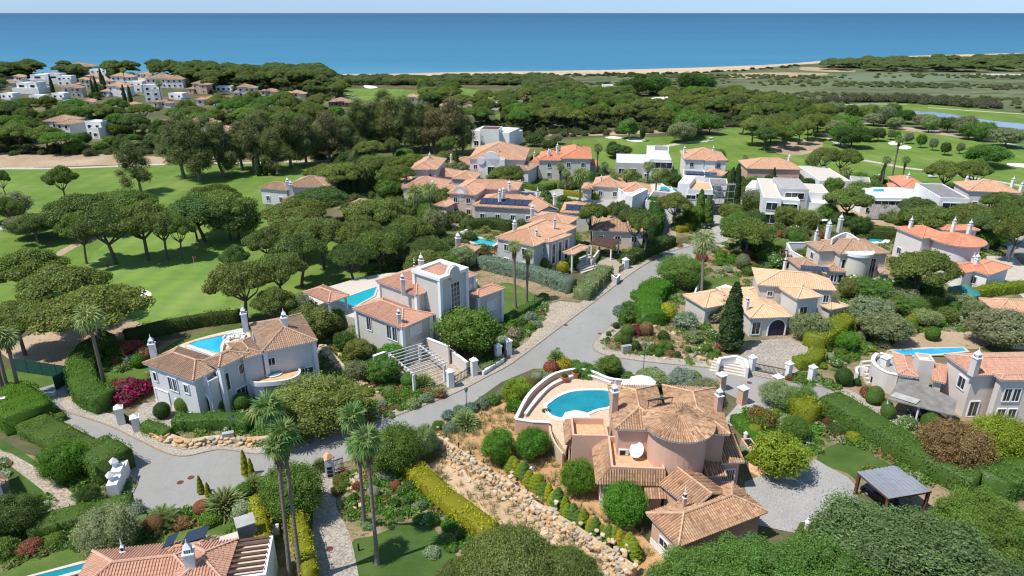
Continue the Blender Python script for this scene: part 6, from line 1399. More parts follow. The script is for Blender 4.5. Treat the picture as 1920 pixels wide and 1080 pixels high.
pool([(1460,470),(1475,468),(1490,480),(1472,483)], .1, 'pool_blue','small blue pool corner beside the tan curved-bay villa',sm=0,w_=.8); pergola(1480,498,4.5,3.5,-.4,2.6,7,'small brown slatted pergola beside the curved-bay villa','brownwood'); pool([(1615,450),(1640,447),(1660,449),(1655,453),(1625,455)], .1, 'pool_aqua','narrow pool between hedges behind the curved-bay villa',sm=0,w_=1.5)
# orange-roofed villa
h, (G1_,G2_,G3_,G4_) = mk('orange_roof_villa','lilac-white villa with bright orange roofs and a round turret','lilac','tile_orange',1,[
  ((1730,447),(1785,443),(1690,425),6.4,dict(pitch=17,fl=1,sides='l')), ((1770,432),(1838,432),(1762,422),6.4,dict(pitch=17,fl=0)), ((1808,512),(1850,504),(1790,496),3.6,dict(fl=0,wall='white')), ((1855,516),(1898,501),(1806,499),3.6,dict(pitch=19,sides='l',fl=1,wall='white'))],
  [(1706,428,6.8,1.6,.7,'white'),(1787,428,7.6,1.5,.7,'white'),(1817,432,6.8,1.4,.8,'white'),(1829,498,4.0,1.6,.9,'white'),(1823,494,4.2,1.0,.6,'white')])
q = P(1797,441,7.4); h.cyl(q, 4.3, 0, 6.4, 'lilac'); h.cone(q, 5.2, 6.5, 1.5)
h.wallpath([(1772,512),(1785,505),(1792,515),(1802,520)], 0, 2.4, .3, 'white', 'trim', 3); gate((1848,465),(1886,478),1.8,'grey sliding gate at the court of the orange-roofed villa','grey' if False else 'darkmetal',18); pillar(1892,482,2.2,1.0,'white gate pillar of the orange-roofed villa court, right of the sliding gate'); pillar(1846,470,2.2,1.0,'white gate pillar of the orange-roofed villa court, left of the sliding gate')
# right-hand villa with grey shed roof
h, (H1,H2,H3,H4,H5) = mk('shed_roof_villa','pale pinkish villa at the picture edge with salmon roofs and grey carport roof','palebeige','tile_pink',0,[
  ((1824,704),(2010,700),(1767,664),6.6,dict(pitch=18,fl=0)), ((1877,713),(1975,713),(1857,700),6.7,dict(pitch=18,fl=0)), ((1684,702),(1722,708),(1700,666),3.9,dict(pitch=20,fl=0,wall='white')), ((1747,713),(1774,719),(1750,692),4.0,dict(roof='shed',pitch=16,fl=0)), ((1723,681),(1752,684),(1727,668),5.3,dict(roof='flat',parapet=.5,deck='stonedeck',fl=0))],
  [(1826,692,7.4,1.9,1.0,'palebeige')])
h.win(H1,'l',.7,3.6,1.3,1.6); h.win(H1,'f',.10,.2,1.2,2.2,name='door'); [h.win(H2,'f',u,3.4,.9,1.8) for u in (.22,.42,.75)]; [h.win(H2,'f',u,.8,1.0,1.4) for u in (.2,.45)]
h.wallpath([(1645,663),(1637,672),(1641,684),(1660,697),(1684,703)], 0, 3.1, .4, 'palebeige', 'trim', 4, zr=3.1); h.wallpath([(1650,662),(1700,676)], 0, 3.1, .35, 'palebeige', 'trim', zr=3.1); b = MB(); b.prism(ccw(W([(1645,666),(1700,678),(1690,702),(1660,694),(1642,680)],2.4)), 0, 2.4); b.build('terrace_floor', M['concrete'], h.e)
pillar(1652,712,3.6,.9,'white terrace pillar with pointed cap at the curved wall'); 
pool([(1672,658),(1740,655),(1805,653),(1812,659),(1770,664),(1700,668)], .2, 'pool_blue', 'long narrow blue pool behind the pale shed-roof villa', 'stonedeck', sm=0)
e = empty('car_shelter', P(1740,770), 'flat weathered grey board roof sheltering a black car beside the pale villa', 'carport'); qs = [P(1664,748,2.6), P(1788,779,2.6), P(1796,750,3.3), P(1717,713,3.3), P(1689,706,3.3)]; b = MB(); b.add(qs+[q-Vector((0,0,.15)) for q in qs], [(0,1,2,3,4),(9,8,7,6,5)]+[(i,5+i,5+(i+1)%5,(i+1)%5) for i in range(5)]); b.build('roof', M['slate_grey'], e)
for q in (qs[0], qs[0].lerp(qs[1],.5), qs[1], qs[2], qs[4]): b = MB(); c = q.lerp(qs[3],.06); b.tube([Vector((c.x,c.y,0)), Vector((c.x,c.y,c.z-.12))], .13, 8); b.build('post', M['trim'], e)
def boards(e, a, b_, c_, m, z=.02):
    b = MB(); A, Bq, Cq = P(*a), P(*b_), P(*c_); b.add([A, Bq, Cq, A+Cq-Bq], [(0,1,2,3)]); b.v = [tuple(Vector(v)+Vector((0,0,z))) for v in b.v]; b.build('board', M[m], e)
boards(e, (1669,743,2.72), (1717,758,2.75), (1726,750,2.92), 'brownwood' if False else 'concrete', .05)
st = empty('white_steps', P(1618,705), 'white curved steps below the pale villa terrace', 'steps')
for k in range(6): b = MB(); a_, b_ = P(1609+k*2.5,694+k*5), P(1630+k*2,692+k*5.5); b.box(a_, b_-a_, Vector((.15,-.5,0)), (0,0,1.6-k*.25)); b.build('step', M['stonedeck'], st)
wall_thing([(1608,700),(1606,692),(1612,687),(1628,690)],0,1.5,.3,'white','white curved wall around the top of the steps',None,sm=3)
# villa cut by the lower edge
h = House('lower_edge_villa','big terracotta-roofed villa with brown slatted terrace cut by the picture bottom',P(330,1080),'white','tile_pink',0); h.tile='tile_pink'
I1 = h.block((120,1130),(380,1100),(165,1035),3.6,pitch=20,inset=.5); I2 = h.block((320,1100),(420,1090),(300,1025),4.2,pitch=20,inset=.5); I3 = h.block((300,1050),(392,1036),(292,1022),4.0,pitch=18,inset=.4)
h.chimney(359,1063,4.6,1.9,1.0,'white'); h.chimney(233,1042,3.6,.6,.5,'white')
for a in ((303,1030,323,1022),(340,1022,383,1008)): b = MB(); A, Bq = P(a[0],a[1],4.6), P(a[2],a[3],4.6); b.box(A, Bq-A, Vector((.15,1.2,.4)), (0,0,.07)); f_ = b.build('solar_panel', M['darkmetal'], h.e); b = MB(); b.box(A+Vector((.05,.05,.075)), (Bq-A)*.96, Vector((.14,1.1,.37)), (0,0,.01)); b.build('cells', M['solar'], f_)
T_ = h.block((392,1100),(500,1085),(388,1028),3.4,roof='flat',parapet=.5,deck='stonedeck')
for k in range(7): b = MB(); v = .1+.8*k/6; a_ = T_.p(.3,T_.D*v,4.0); b.box(a_, Vector((T_.ax.x,T_.ax.y,0))*(T_.W-.6), Vector((T_.ay.x,T_.ay.y,0))*.3, (0,0,.14)); b.build('slat', M['brownwood'], h.e)
b = MB(); b.prism(ccw(W([(384,1015),(480,985),(484,1000),(392,1030)],2.5)),0,2.5); b.build('terrace_floor', M['stonedeck'], h.e)
pool([(40,1088),(216,1043),(222,1050),(60,1096)], .3, 'pool_teal', 'long narrow teal pool along the roof of the villa cut by the picture bottom', 'stonedeck', sm=0, w_=.6)
e = empty('utility_cabinet', P(463,1000), 'grey metal cabinet with sloped top on the pale terrace', 'cabinet'); b = MB(); b.cbox(P(463,1000,2.5), 1.6, 1.5, 1.5, .5); b.build('body', M['slate_grey'], e); b = MB(); b.cbox(P(463,1000,2.5)+Vector((0,0,1.5)), 1.8, 1.7, .12, .5); b.build('lid', M['concrete'], e)
h = House('edge_bungalow','corner of a bungalow with mossy roof by the cobbled footpath',P(2,915),'white','tile_brown',0); h.block((-60,925),(6,908),(-60,880),3.0,fl=0) if False else h.block((-60,930),(10,903),(-75,880),3.2)
# metal-roofed pavilion
e = empty('metal_roof_shelter', P(1670,930), 'open shelter with weathered sheet metal roof over a parked car on gravel', 'carport'); qs = [P(1607,885,3.0), P(1666,935,3.0), P(1748,921,2.9), P(1679,873,2.9)]; b = MB(); ribface(b, [qs[0],qs[3],qs[2],qs[1]], .5, 20, .04, False); b.build('corrugated_sheet', M['metalroof'], e, kind='stuff'); b = MB(); b.add([q-Vector((0,0,.06)) for q in qs]+[q-Vector((0,0,.22)) for q in qs], [(0,1,2,3),(7,6,5,4)]+[(i,4+i,4+(i+1)%4,(i+1)%4) for i in range(4)]); b.build('roof_frame', M['brownwood'], e)
for q in qs: b = MB(); c = q.lerp(sum(qs,Vector())/4, .08); b.cbox((c.x,c.y,0), .3, .3, 2.75, .5); b.build('post', M['brownwood'], e)

# ---- solar panel villa and the row behind
h, bl = mk('solar_panel_villa','pink and grey villa with long rows of dark solar panels on salmon roofs','grey','tile_peach',1,[
  ((886,386),(1008,392),(893,366),4.4,dict(pitch=20,roof='hip',fl=1,sides='f')), ((1010,397),(1048,393),(1000,372),5.0,dict(roof='gable',pitch=22,fl=0)), ((1050,398),(1108,401),(1053,380),4.4,dict(pitch=20,fl=0)), ((838,362),(892,366),(842,340),6.4,dict(wall='pinkpale',fl=2,sides='f',pitch=18)), ((860,352),(972,356),(862,338),6.2,dict(wall='pinkpale',fl=0,pitch=18)), ((812,385),(838,388),(815,366),4.0,dict(wall='pinkpale',fl=1,sides='f'))],
  [(937,372,6.2,1.8,.8,'white'),(944,366,6.8,1.2,.8,'white'),(955,352,7,1.0,.8,'white'),(1040,378,6.2,1.4,.8,'white'),(1008,367,6.0,1.0,.6,'white')])
K1, K2, K3 = bl[:3]
def pan(h, B, u0, n, pitch=20, w_=1.5, hh=2.0):
    A = B.p(u0, .9, B.ze+.9*math.tan(R_(pitch))); ax3 = Vector((B.ax.x,B.ax.y,0)); ay3 = Vector((B.ay.x*math.cos(R_(pitch)),B.ay.y*math.cos(R_(pitch)),math.sin(R_(pitch)))); h.solar(A, (ax3, ay3), n, w_, hh)
pan(h, K1, 1.6, 8, 20, 1.75, 2.6); pan(h, K3, 1.2, 4, 20, 1.6, 2.4)
mb = MB(); B = bl[3]; cc = B.p(B.W*.45,-.05+B.ins,6.4); ay3 = Vector((B.ay.x,B.ay.y,0)); mb.tube([cc, cc+ay3*.4], 2.0, 20); mb.build('curved_gable', M['pinkpale'], h.e)
mb = MB(); B = bl[3]; cc = B.p(B.W*.45,-.1+B.ins,6.4); mb.tube([cc, cc+ay3*.06], 1.1, 16); mb.build('gable_medallion', M['trim'], h.e)
mk('peach_villa','grey-walled villa with layered peach hip roofs and small entrance portico','greybeige','tile_peach',1,[((768,317),(819,318),(752,296),6.6,dict(fl=2,sides='f')),((770,318),(806,318),(765,306),6.7,dict(fl=0,pitch=17)),((803,330),(852,332),(806,318),3.4,dict(sides='f')),((846,335),(890,337),(852,322),3.4,dict(sides='f')),((747,336),(772,338),(750,324),3.4,dict(fl=1,sides='f')),((733,322),(748,323),(735,314),4.6,dict(roof='flat',fl=1,sides='f'))],
  [(806,300,7.6,1.4,.8,'tan'),(763,340,3.6,.8,.5,'white')])
mk('salmon_wing_villa','low villa with salmon roofs and white round gables before the peach villa','lilac','tile_pink',1,[((752,352),(830,355),(762,335),4.2,dict(fl=1,sides='f')),((820,358),(862,360),(826,348),3.4,dict(fl=0))],[(811,350,4.8,.9,.8,'white')])
h, bl = mk('ornate_gabled_villa','white villa with an ornate curved gable over a central window','lilac','tile_peach',1,[((878,298),(985,300),(885,276),7.2,dict(fl=2,sides='f',pitch=22)),((896,300),(946,301),(899,292),7.3,dict(fl=0,roof='flat',wall='white',parapet=.3)),((841,306),(893,310),(846,296),3.8,dict(fl=1,sides='f')),((936,303),(990,304),(940,296),5.0,dict(fl=1,sides='f'))],[(846,300,4.6,1.2,.8,'white'),(935,284,9,.6,.4,'white')])
B = bl[1]; mb = MB(); cc = B.p(B.W*.5,0,7.4); ay3 = Vector((B.ay.x,B.ay.y,0)); mb.tube([cc, cc+ay3*.5], 2.6, 20); mb.tube([cc+Vector((-3.2,0,-.3)), cc+Vector((-3.2,0,-.3))+ay3*.5], 1.2, 12); mb.tube([cc+Vector((3.2,0,-.3)), cc+Vector((3.2,0,-.3))+ay3*.5], 1.2, 12); mb.build('curved_gable', M['white'], h.e); h.win(B,'f',.5,2.6,2.2,2.6)
h, bl = mk('orange_twin_villa','grey-walled villa with three bright orange hip roofs behind tall palms','greybeige','tile_orange',1,[((1050,297),(1110,298),(1042,276),6.8,dict(fl=2,sides='f')),((1008,300),(1052,301),(1014,285),6.4,dict(fl=2,sides='f')),((1020,315),(1049,316),(1021,305),3.4,dict(fl=0)),((1064,309),(1090,310),(1068,298),3.8,dict(fl=1,sides='f')),((1093,311),(1119,312),(1094,300),3.6,dict(fl=1,sides='f')),((994,304),(1012,305),(999,292),4.6,dict(fl=0))],[(1045,283,8,1.6,.8,'white'),(1029,292,7.4,1.4,.8,'white'),(1002,295,5,1.2,.7,'white')])
mk('small_hip_villa','low grey villa with peach hip roofs among fan palms','greybeige','tile_peach',1,[((1110,349),(1170,352),(1112,333),3.8,dict(fl=1,sides='f')),((1165,360),(1222,362),(1168,345),3.4,dict(fl=1,sides='f')),((1090,354),(1112,355),(1092,344),3.2,dict(fl=0))],[(1127,340,4.6,.8,.6,'white')])
mk('brown_roof_annex','narrow grey annex with a brown roof at the picture middle row','lavender','tile_brown',1,[((967,318),(992,320),(970,304),4.6,dict(fl=1,sides='f'))])
def modern(name, label, boxes, near=1, wall='white'):
    b0 = boxes[0]; hse = House(name, label, P(b0[0][0], b0[0][1]+15), wall, 'tile_peach', near); out = []
    for b in boxes:
        kw = dict(b[4]) if len(b) > 4 else {}; fl = kw.pop('fl', 0); sd = kw.pop('sides', 'f'); kw.setdefault('deck', 'white'); kw.setdefault('parapet', .25); gl = kw.pop('gl', None); B = hse.block(b[0], b[1], b[2], b[3], roof='flat', **kw); out.append(B)
        if fl: autowin(hse, B, fl, sd, 1.8, 3.2, h0=1.8)
        if gl: 
            for (s_, u, z, w_, h_) in gl: w_ = -w_*B.W if w_ < 0 else w_; hse.win(B, s_, u, z, w_, h_, bars=max(1, int(w_/2)))
    return hse, out
modern('white_angular_villa','white angular modern villa with a raised roof box beside the fairway',[((1155,306),(1222,308),(1153,289),4.5,dict(fl=1,wall='grey',deck='white')),((1220,300),(1259,301),(1206,274),7.0,dict(gl=[('f',.5,4.4,7,1.9)])),((1226,283),(1254,284),(1226,274),8.2,dict(deck='greyroof')),((1205,318),(1222,320),(1205,308),4.0,dict(fl=1,wall='grey'))])
h, bl = mk('white_stucco_villa','white two-storey villa with scalloped peach roofs and round window by the fairway','white','tile_peach',1,[((1283,299),(1365,301),(1285,284),6.4,dict(fl=2,sides='f')),((1320,301),(1345,302),(1318,292),6.5,dict(fl=0)),((1318,326),(1354,330),(1322,318),3.6,dict(fl=0))],[(1283,287,7,1.4,.8,'white'),(1337,287,7.4,1.4,.6,'white')])
def scaffold(x, y, w_, hgt, label):
    c = P(x, y); e = empty('scaffolding', c, label, 'scaffolding')
    for i in range(4):
        for v in (0, 1.6): b = MB(); q = c+Vector((w_*i/3, v, 0)); b.tube([q, q+Vector((0,0,hgt))], .06, 5); b.build('pole', M['concrete'], e)
    for k in range(4): b = MB(); b.box(c+Vector((-.2,0,hgt*(k+1)/4.3)), (w_+.4,0,0), (0,1.6,0), (0,0,.08)); b.build('plank', M['slate_grey'], e)
scaffold(1338,398,5.0,8.0,'metal scaffolding tower beside the stair-tower villa and the cypresses'); scaffold(1503,398,6.5,4.5,'low scaffolding in front of the white building site')
h, bl = modern('stair_tower_villa','white modern villa with stair tower, pool terrace and dark roof panels',[((1271,345),(1293,347),(1272,325),8.0,dict()),((1290,356),(1337,358),(1291,342),6.8,dict(deck='terracotta',fl=0,gl=[('f',.7,4.6,4.5,1.2),('f',.15,4.4,2.4,1.0)])),((1281,330),(1322,332),(1282,319),8.5,dict(deck='greyroof')),((1175,366),(1268,362),(1178,348),3.4,dict(deck='stonedeck',gl=[('f',.3,.5,4,1.8)])),((1210,378),(1264,383),(1222,359),4.2,dict(deck='slate_grey',parapet=.3)),((1330,350),(1365,352),(1332,335),5.2,dict(deck='greyroof')),((1173,368),(1186,370),(1174,350),6.5,dict())])
A = bl[2].p(.6,.8,8.75); h.solar(A, (Vector((bl[2].ax.x,bl[2].ax.y,0)), Vector((bl[2].ay.x,bl[2].ay.y,.15)).normalized()), 5, 1.6, 2.2)
pool([(1238,350),(1258,351),(1257,358),(1238,357)], 3.45, 'pool_teal', 'small teal roof pool of the stair-tower villa', 'trim', sm=0, w_=.3); pool([(1261,353),(1274,354),(1273,360),(1261,359)], 3.45, 'pool_teal', 'second tiny teal roof pool beside the white stair tower', 'trim', sm=0, w_=.3)
mk('dusky_pink_villa','dusky pink house with peach hip roof near the fairway bend','pink','tile_peach',1,[((1400,316),(1504,318),(1405,302),5.2,dict(fl=1,sides='f',wall='pink')),((1395,320),(1412,322),(1396,312),3.4,dict(fl=0)),((1463,327),(1499,329),(1465,318),2.8,dict(fl=0))],[(1479,302,6.0,1.2,.8,'white')])
modern('low_white_garage','plain white block house with a pale wing beside the fairway palms',[((1537,340),(1595,341),(1541,313),4.5,dict(deck='stonedeck',gl=[('f',.7,.5,-.3,1.8)])),((1595,340),(1632,343),(1597,331),3.6,dict(deck='concrete',wall='palebeige')),((1537,345),(1582,347),(1538,339),1.6,dict(wall='white'))])
modern('white_building_site','white half-finished concrete villa with open terraces and scaffolding',[((1432,372),(1466,374),(1434,336),7.0,dict(wall='white',deck='stonedeck',gl=[('f',.5,4.2,-.6,1.8),('f',.5,.8,-.6,2.2)])),((1466,355),(1517,357),(1470,335),8.0,dict(deck='concrete',wall='grey',gl=[('f',.5,5.6,-.7,1.6)])),((1462,376),(1500,378),(1463,358),6.0,dict(deck='white',gl=[('f',.5,.5,-.8,2.2),('f',.5,3.4,-.8,1.8)])),((1500,380),(1550,384),(1514,352),4.5,dict(deck='white',fl=1)),((1515,362),(1555,364),(1517,346),6.5,dict(deck='stonedeck',fl=1)),((1398,352),(1434,356),(1400,338),3.6,dict(fl=1)),((1440,398),(1535,402),(1442,385),2.6,dict(wall='palebeige',deck='concrete',gl=[('f',.3,.4,-.3,1.6),('f',.75,.4,-.25,1.6)]))])
modern('long_white_modern_villa','long low white modern villa with glass strip, roof pool and dark cube at its end',[((1617,372),(1770,374),(1620,352),4.2,dict(gl=[('f',.42,2.3,-.7,1.3),('f',.42,.4,-.7,1.3)])),((1763,372),(1818,374),(1766,346),7.5,dict(deck='greyroof',gl=[('f',.52,.8,-.78,5.6)]))])
pool([(1637,355),(1657,355),(1658,360),(1637,360)], 4.3, 'pool_aqua', 'small turquoise roof pool on the long white modern villa', 'trim', sm=0, w_=.3)
e = empty('slatted_screen', P(1665,412), 'sloping grey screen wall in front of the long white modern villa', 'screen wall'); b = MB(); a_, b_, c_, d_ = P(1624,410,.3), P(1705,412,.3), P(1705,386,3.0), P(1634,382,3.0); b.add([a_,b_,c_,d_]+[q+Vector((0,.4,-.1)) for q in (a_,b_,c_,d_)], [(0,1,2,3),(7,6,5,4),(0,4,5,1),(1,5,6,2),(2,6,7,3),(3,7,4,0)]); b.build('screen_panel', M['slate_grey'], e)
for k in range(9): b = MB(); q0, q1 = a_.lerp(b_, (k+.5)/9), d_.lerp(c_, (k+.5)/9); b.tube([q0+Vector((0,-.05,.05)), q1+Vector((0,-.05,.05))], .05, 4); b.build('batten', M['concrete'], e)
mk('orange_cottage','small dark-pink cottage with orange hip roofs behind the long white villa','pink','tile_orange',1,[((1692,351),(1744,353),(1697,333),4.6,dict(fl=1,sides='f')),((1668,355),(1694,357),(1670,345),3.2,dict(fl=0)),((1742,357),(1757,359),(1743,350),3.0,dict(fl=0))],[(1702,338,5.4,1.2,.8,'white')])
mk('edge_peach_villa','lilac villa with peach hip roofs at the far right edge','lilac','tile_peach',1,[((1816,358),(1915,362),(1822,343),5.4,dict(fl=2,sides='f')),((1866,362),(1917,365),(1868,352),5.0,dict(fl=0)),((1848,376),(1880,378),(1850,369),2.8,dict(fl=0))],[(1811,344,5.6,1.4,.8,'white'),(1898,346,6.2,1.2,.8,'white'),(1914,355,5.8,1.2,.8,'white')])
mk('grey_roofed_villa','pale lavender villa with brown hip roofs and white chimneys beside the row of cypresses','lavender','tile_brown',1,[((484,352),(538,357),(492,341),4.6,dict(fl=1,sides='f')),((535,350),(612,352),(540,334),5.6,dict(fl=1,sides='f')),((530,374),(556,376),(534,364),3.0,dict(fl=0)),],[(540,350,5.8,1.6,1.0,'white'),(547,361,4.5,2.6,1.0,'white'),(642,336,4.5,.6,.5,'white')])
modern('small_white_annex','low white flat annex between the lavender villa and the cypresses',[((610,356),(638,358),(612,346),3.4,dict(fl=1))])
modern('wood_edge_villa','flat white modern villa half hidden in the wood',[((884,246),(955,250),(884,236),6.5,dict(fl=1)),((930,250),(965,252),(932,242),5.0,dict(fl=1)),((900,243),(935,244),(902,237),8.0,dict(deck='brownwood'))])
mk('hidden_peach_villa','little of a peach roof showing between two umbrella pines','pinkpale','tile_peach',1,[((648,385),(680,388),(655,372),4.0,dict(fl=0))])
mk('edge_orchard_villa','salmon tiled roof at the right edge below the green gazebo','palebeige','tile_peach',1,[((1870,585),(2000,590),(1850,560),3.4,dict(fl=0)),((1905,620),(2010,625),(1890,600),3.4,dict(fl=0,tile='tile_orange'))])
for i, (x, y, w_, st_, tl, wl, rot, lb) in enumerate(FARH):
    c = P(x, y); s_ = depth(c)/FOC; Wd = w_*s_; Dp = max(6, min(Wd*.62, 16)); a = R_(rot); ax_ = Vector((math.cos(a), math.sin(a))); ay_ = Vector((-ax_.y, ax_.x)); O_ = c.xy-ax_*Wd/2
    kind_ = 'house'; hs = House('modern_house' if tl == 'flat' else 'tiled_house', lb, c, wl, 'tile_peach' if tl == 'flat' else tl, 2, 'house', group='far houses among the pines'); zt = 3.2*st_
    if tl == 'flat':
        if Wd > 14:
            Ba = hs.blk(O_, ax_, ay_, Wd, Dp, 3.2, roof='flat', deck='white', parapet=.4); Bb = hs.blk(O_+ax_*Wd*.12+ay_*2, ax_, ay_, Wd*.38, Dp*.8, zt, roof='flat', deck='white', parapet=.4); Bc = hs.blk(O_+ax_*Wd*.58+ay_*1.5, ax_, ay_, Wd*.33, Dp*.7, zt+.4, roof='flat', deck='concrete', parapet=.4)
            autowin(hs, Ba, 1, 'f', 4.6, 6.0, h0=1.9); autowin(hs, Bb, st_, 'f', 4.4, 6, h0=1.6); autowin(hs, Bc, st_, 'f', 3.6, 6, h0=1.6)
        else:
            Ba = hs.blk(O_, ax_, ay_, Wd, Dp, zt, roof='flat', deck='white', parapet=.4); autowin(hs, Ba, st_, 'f', 1.6, 3.4)
            if w_ > 20: Bb = hs.blk(O_+ax_*Wd*.55-ay_*2.5, ax_, ay_, Wd*.5, Dp*.7, zt-2.2, roof='flat', deck='white', parapet=.4); autowin(hs, Bb, st_, 'f', 1.6, 3.4)
    else:
        Ba = hs.blk(O_+ax_*Wd*.18+ay_*1.0, ax_, ay_, Wd*.55, Dp, zt, pitch=20); autowin(hs, Ba, st_, 'fl', 1.3, 3.2)
        Bb = hs.blk(O_+ax_*Wd*.62-ay_*1.5, ax_, ay_, Wd*.38, Dp*.8, zt-.5, pitch=20); autowin(hs, Bb, st_, 'f', 1.3, 3.2)
        if Wd > 9: Bc = hs.blk(O_-ay_*.8, ax_, ay_, Wd*.32, Dp*.7, min(3.2, zt), pitch=20); autowin(hs, Bc, 1, 'f', 1.2, 3)
        if w_ > 24: hs.chimney(0,0,0,1.4,.9,'white',at=(*(Ba.p(Ba.W*.3,Ba.D*.35,0))[:2], zt+.8)); hs.chimney(0,0,0,1.2,.9,'white',at=(*(Bb.p(Bb.W*.7,Bb.D*.4,0))[:2], zt+.3))
# ------------------------------------------------------------------ gardens: hedges
for a in [
 ([(206,768),(170,752),(155,720),(160,690),(178,665),(212,650)], 3.6, 2.6, 'mid', 'tall clipped hedge curving round the lavender villa corner'),
 ([(236,642),(300,627),(380,611),(452,602)], 1.6, 2.2, 'dark', 'long dark hedge between the putting green and the lavender villa'),
 ([(330,803),(385,801),(430,799),(472,806)], 2.2, 1.8, 'mid', 'clipped hedge on the stone bank in front of the lavender villa'),
 ([(274,806),(298,815),(318,824)], 1.6, 1.4, 'mid', 'short low hedge beside the gate of the lavender villa'),
 ([(1090,563),(1113,540),(1136,517)], 3.4, 2.4, 'sage', 'broad flat-topped hedge along the main road below the portico villa gate'),
 ([(1174,496),(1215,477),(1256,460)], 3.2, 2.4, 'dark', 'broad flat-topped hedge along the main road above the portico villa gate'),
 ([(900,500),(955,514),(1010,526),(1072,548)], 3.0, 2.6, 'blue', 'thick blue-green hedge between the tower villa and the portico villa'),
 ([(950,603),(975,590),(1000,576),(1022,560)], 1.6, 1.2, 'mid', 'low hedge along the upper edge of the paved parking bay'),
 ([(1222,612),(1214,590),(1218,566),(1240,545)], 4.6, 2.6, 'bright', 'bright green clipped curving hedge on the road side of the apricot villa'),
 ([(1522,655),(1552,637),(1588,612)], 3.6, 2.6, 'lime', 'fat lime green hedge beside the cobbled court'),
 ([(1490,690),(1522,686),(1532,672)], 2.2, 1.8, 'lime', 'small lime green L-shaped hedge by the court gate'),
 ([(1552,768),(1600,798),(1680,846),(1760,890),(1830,922)], 4.2, 2.6, 'mid', 'very long thick green hedge dividing the gravel yard from the pale villa'),
 ([(1840,925),(1890,905),(1940,885)], 5.0, 2.8, 'mid', 'thick green hedge running out of the right edge below the bronze bush'),
 ([(1492,778),(1520,800)], 3.0, 3.0, 'yellow', 'square yellow-green clipped hedge block by the pink villa lane'),
 ([(745,870),(790,905),(835,945),(880,980),(922,1012)], 2.3, 1.7, 'yellow', 'long yellow-green hedge beside the bare sandy plot'),
 ([(487,965),(494,1010),(503,1075)], 1.5, 2.6, 'yellow', 'narrow yellow hedge right beside the cut-off villa'),
 ([(553,975),(566,1020),(580,1080),(586,1110)], 1.6, 2.8, 'yellow', 'narrow yellow hedge along the cobbled palm drive'),
 ([(180,868),(222,893)], 4.6, 3.0, 'mid', 'boxy tall hedge at the end of the dead-end road'),
 ([(62,800),(110,828),(165,858)], 4.0, 1.4, 'mid', 'low wide hedge along the near side of the dead-end road'),
 ([(0,760),(30,770),(62,800)], 6.0, 2.6, 'bright', 'dense bright hedge clump beside the screened lawn'),
 ([(1595,443),(1640,447),(1690,450)], 2.4, 2.2, 'dark', 'dark square hedge in front of the grey screen wall'),
 ([(1612,436),(1660,436),(1700,440)], 1.5, 1.5, 'mid', 'thin upper hedge in front of the grey screen wall'),
 ([(1058,366),(1090,370),(1122,374)], 1.6, 1.6, 'yellow', 'yellow-green hedge along the upper street'),
 ([(1130,372),(1160,368),(1175,362)], 1.6, 1.4, 'yellow', 'short yellow-green hedge by the small hip-roofed villa'),
 ([(1816,562),(1860,552),(1930,545)], 2.2, 2.0, 'lime', 'yellow-green hedge behind the green gazebo'),
 ([(1750,558),(1790,575),(1835,598)], 4.5, 1.0, 'bright', 'low green hedge sloping below the green gazebo'),
 ([(1270,436),(1290,432),(1300,424)], 1.8, 1.6, 'yellow', 'yellow hedge strip at the mouth of the upper street'),
 ([(985,352),(1010,358),(1040,352)], 2.0, 1.6, 'mid', 'low hedge round the lawn below the orange twin-gabled villa'),
 ([(906,697),(925,688),(942,676)], 1.0, 1.0, 'sage', 'thin hedge on the white kerb between gate pillars'),
 ([(880,430),(920,428),(960,434)], 2.2, 2.6, 'dark', 'dark hedge behind the pool of the portico villa'),
 ([(1215,455),(1232,430),(1222,395)], 3.0, 4.5, 'deep', 'tall deep green hedge between the garage wing and the cobbled drive'),
 ([(120,790),(100,775)], 1.0, .8, 'mid', 'tiny low hedge stub at the dead-end road kerb'),
 ([(1380,790),(1410,822),(1440,850)], 2.0, 1.2, 'bright', 'bright low hedge strip beside the pink villa driveway'),
 ([(60,1000),(160,975),(250,955)], 3.0, 1.4, 'mid', 'loose green hedge above the narrow lawn of the cut-off villa'),
]: hedge(*a)
# hand-placed trees and shrubs
broad(592,752,152,7,'carob',label='huge dense grey-green round tree in front of the lavender villa',protos=[BROAD_HI[1]]); BR = BROAD_HI
broad(545,920,102,6,'mid',label='round bright green tree beside the cobbled palm drive')
broad(935,835,60,3.6,'bright',label='round orange tree on the ochre slope left of the boxy tree'); broad(998,830,62,3.8,'bright',label='boxy clipped tree below the sickle pool'); broad(1085,892,62,4.2,'bright',label='orange tree in front of the covered porch of the pink villa'); broad(1170,940,78,4.6,'bright',label='large orange tree hiding the corner of the pink villa')
broad(877,620,105,8,'mid',label='large mixed green tree in front of the entrance tower'); broad(718,690,64,4,'mid'); broad(735,662,50,3.5,'bright'); broad(585,600,92,6,'pine2',word='dense round tree'); broad(550,575,66,6,'olive'); broad(630,596,40,4,'bright')
broad(1278,508,82,5.5,'mid',label='big smooth rounded tree beside the main road opposite the carport',protos=[BROAD[1],BROAD_HI[0]])
broad(1792,838,108,5.5,'brown',label='large round bronze-brown bush above the long hedge'); broad(1868,825,100,5.5,'lime',label='large lime green bush beside the bronze bush'); broad(1882,615,110,6,'olive'); olive(1630,585,80,5); olive(1518,612,58,4.5,label='small olive tree in front of the apricot villa'); olive(1690,560,60,4)
broad(1500,745,66,4,'mid'); broad(1462,735,60,4,'sage'); olive(1462,850,100,5.5,'lime',label='airy light green tree casting dappled shade on the gravel yard'); broad(1490,800,50,3,'mid'); broad(1280,712,60,3.4,'blue'); broad(1222,708,58,3.2,'sage'); broad(1146,682,44,3,'mid'); broad(1320,735,60,3.6,'olive'); broad(968,730,50,3.5,'lime')
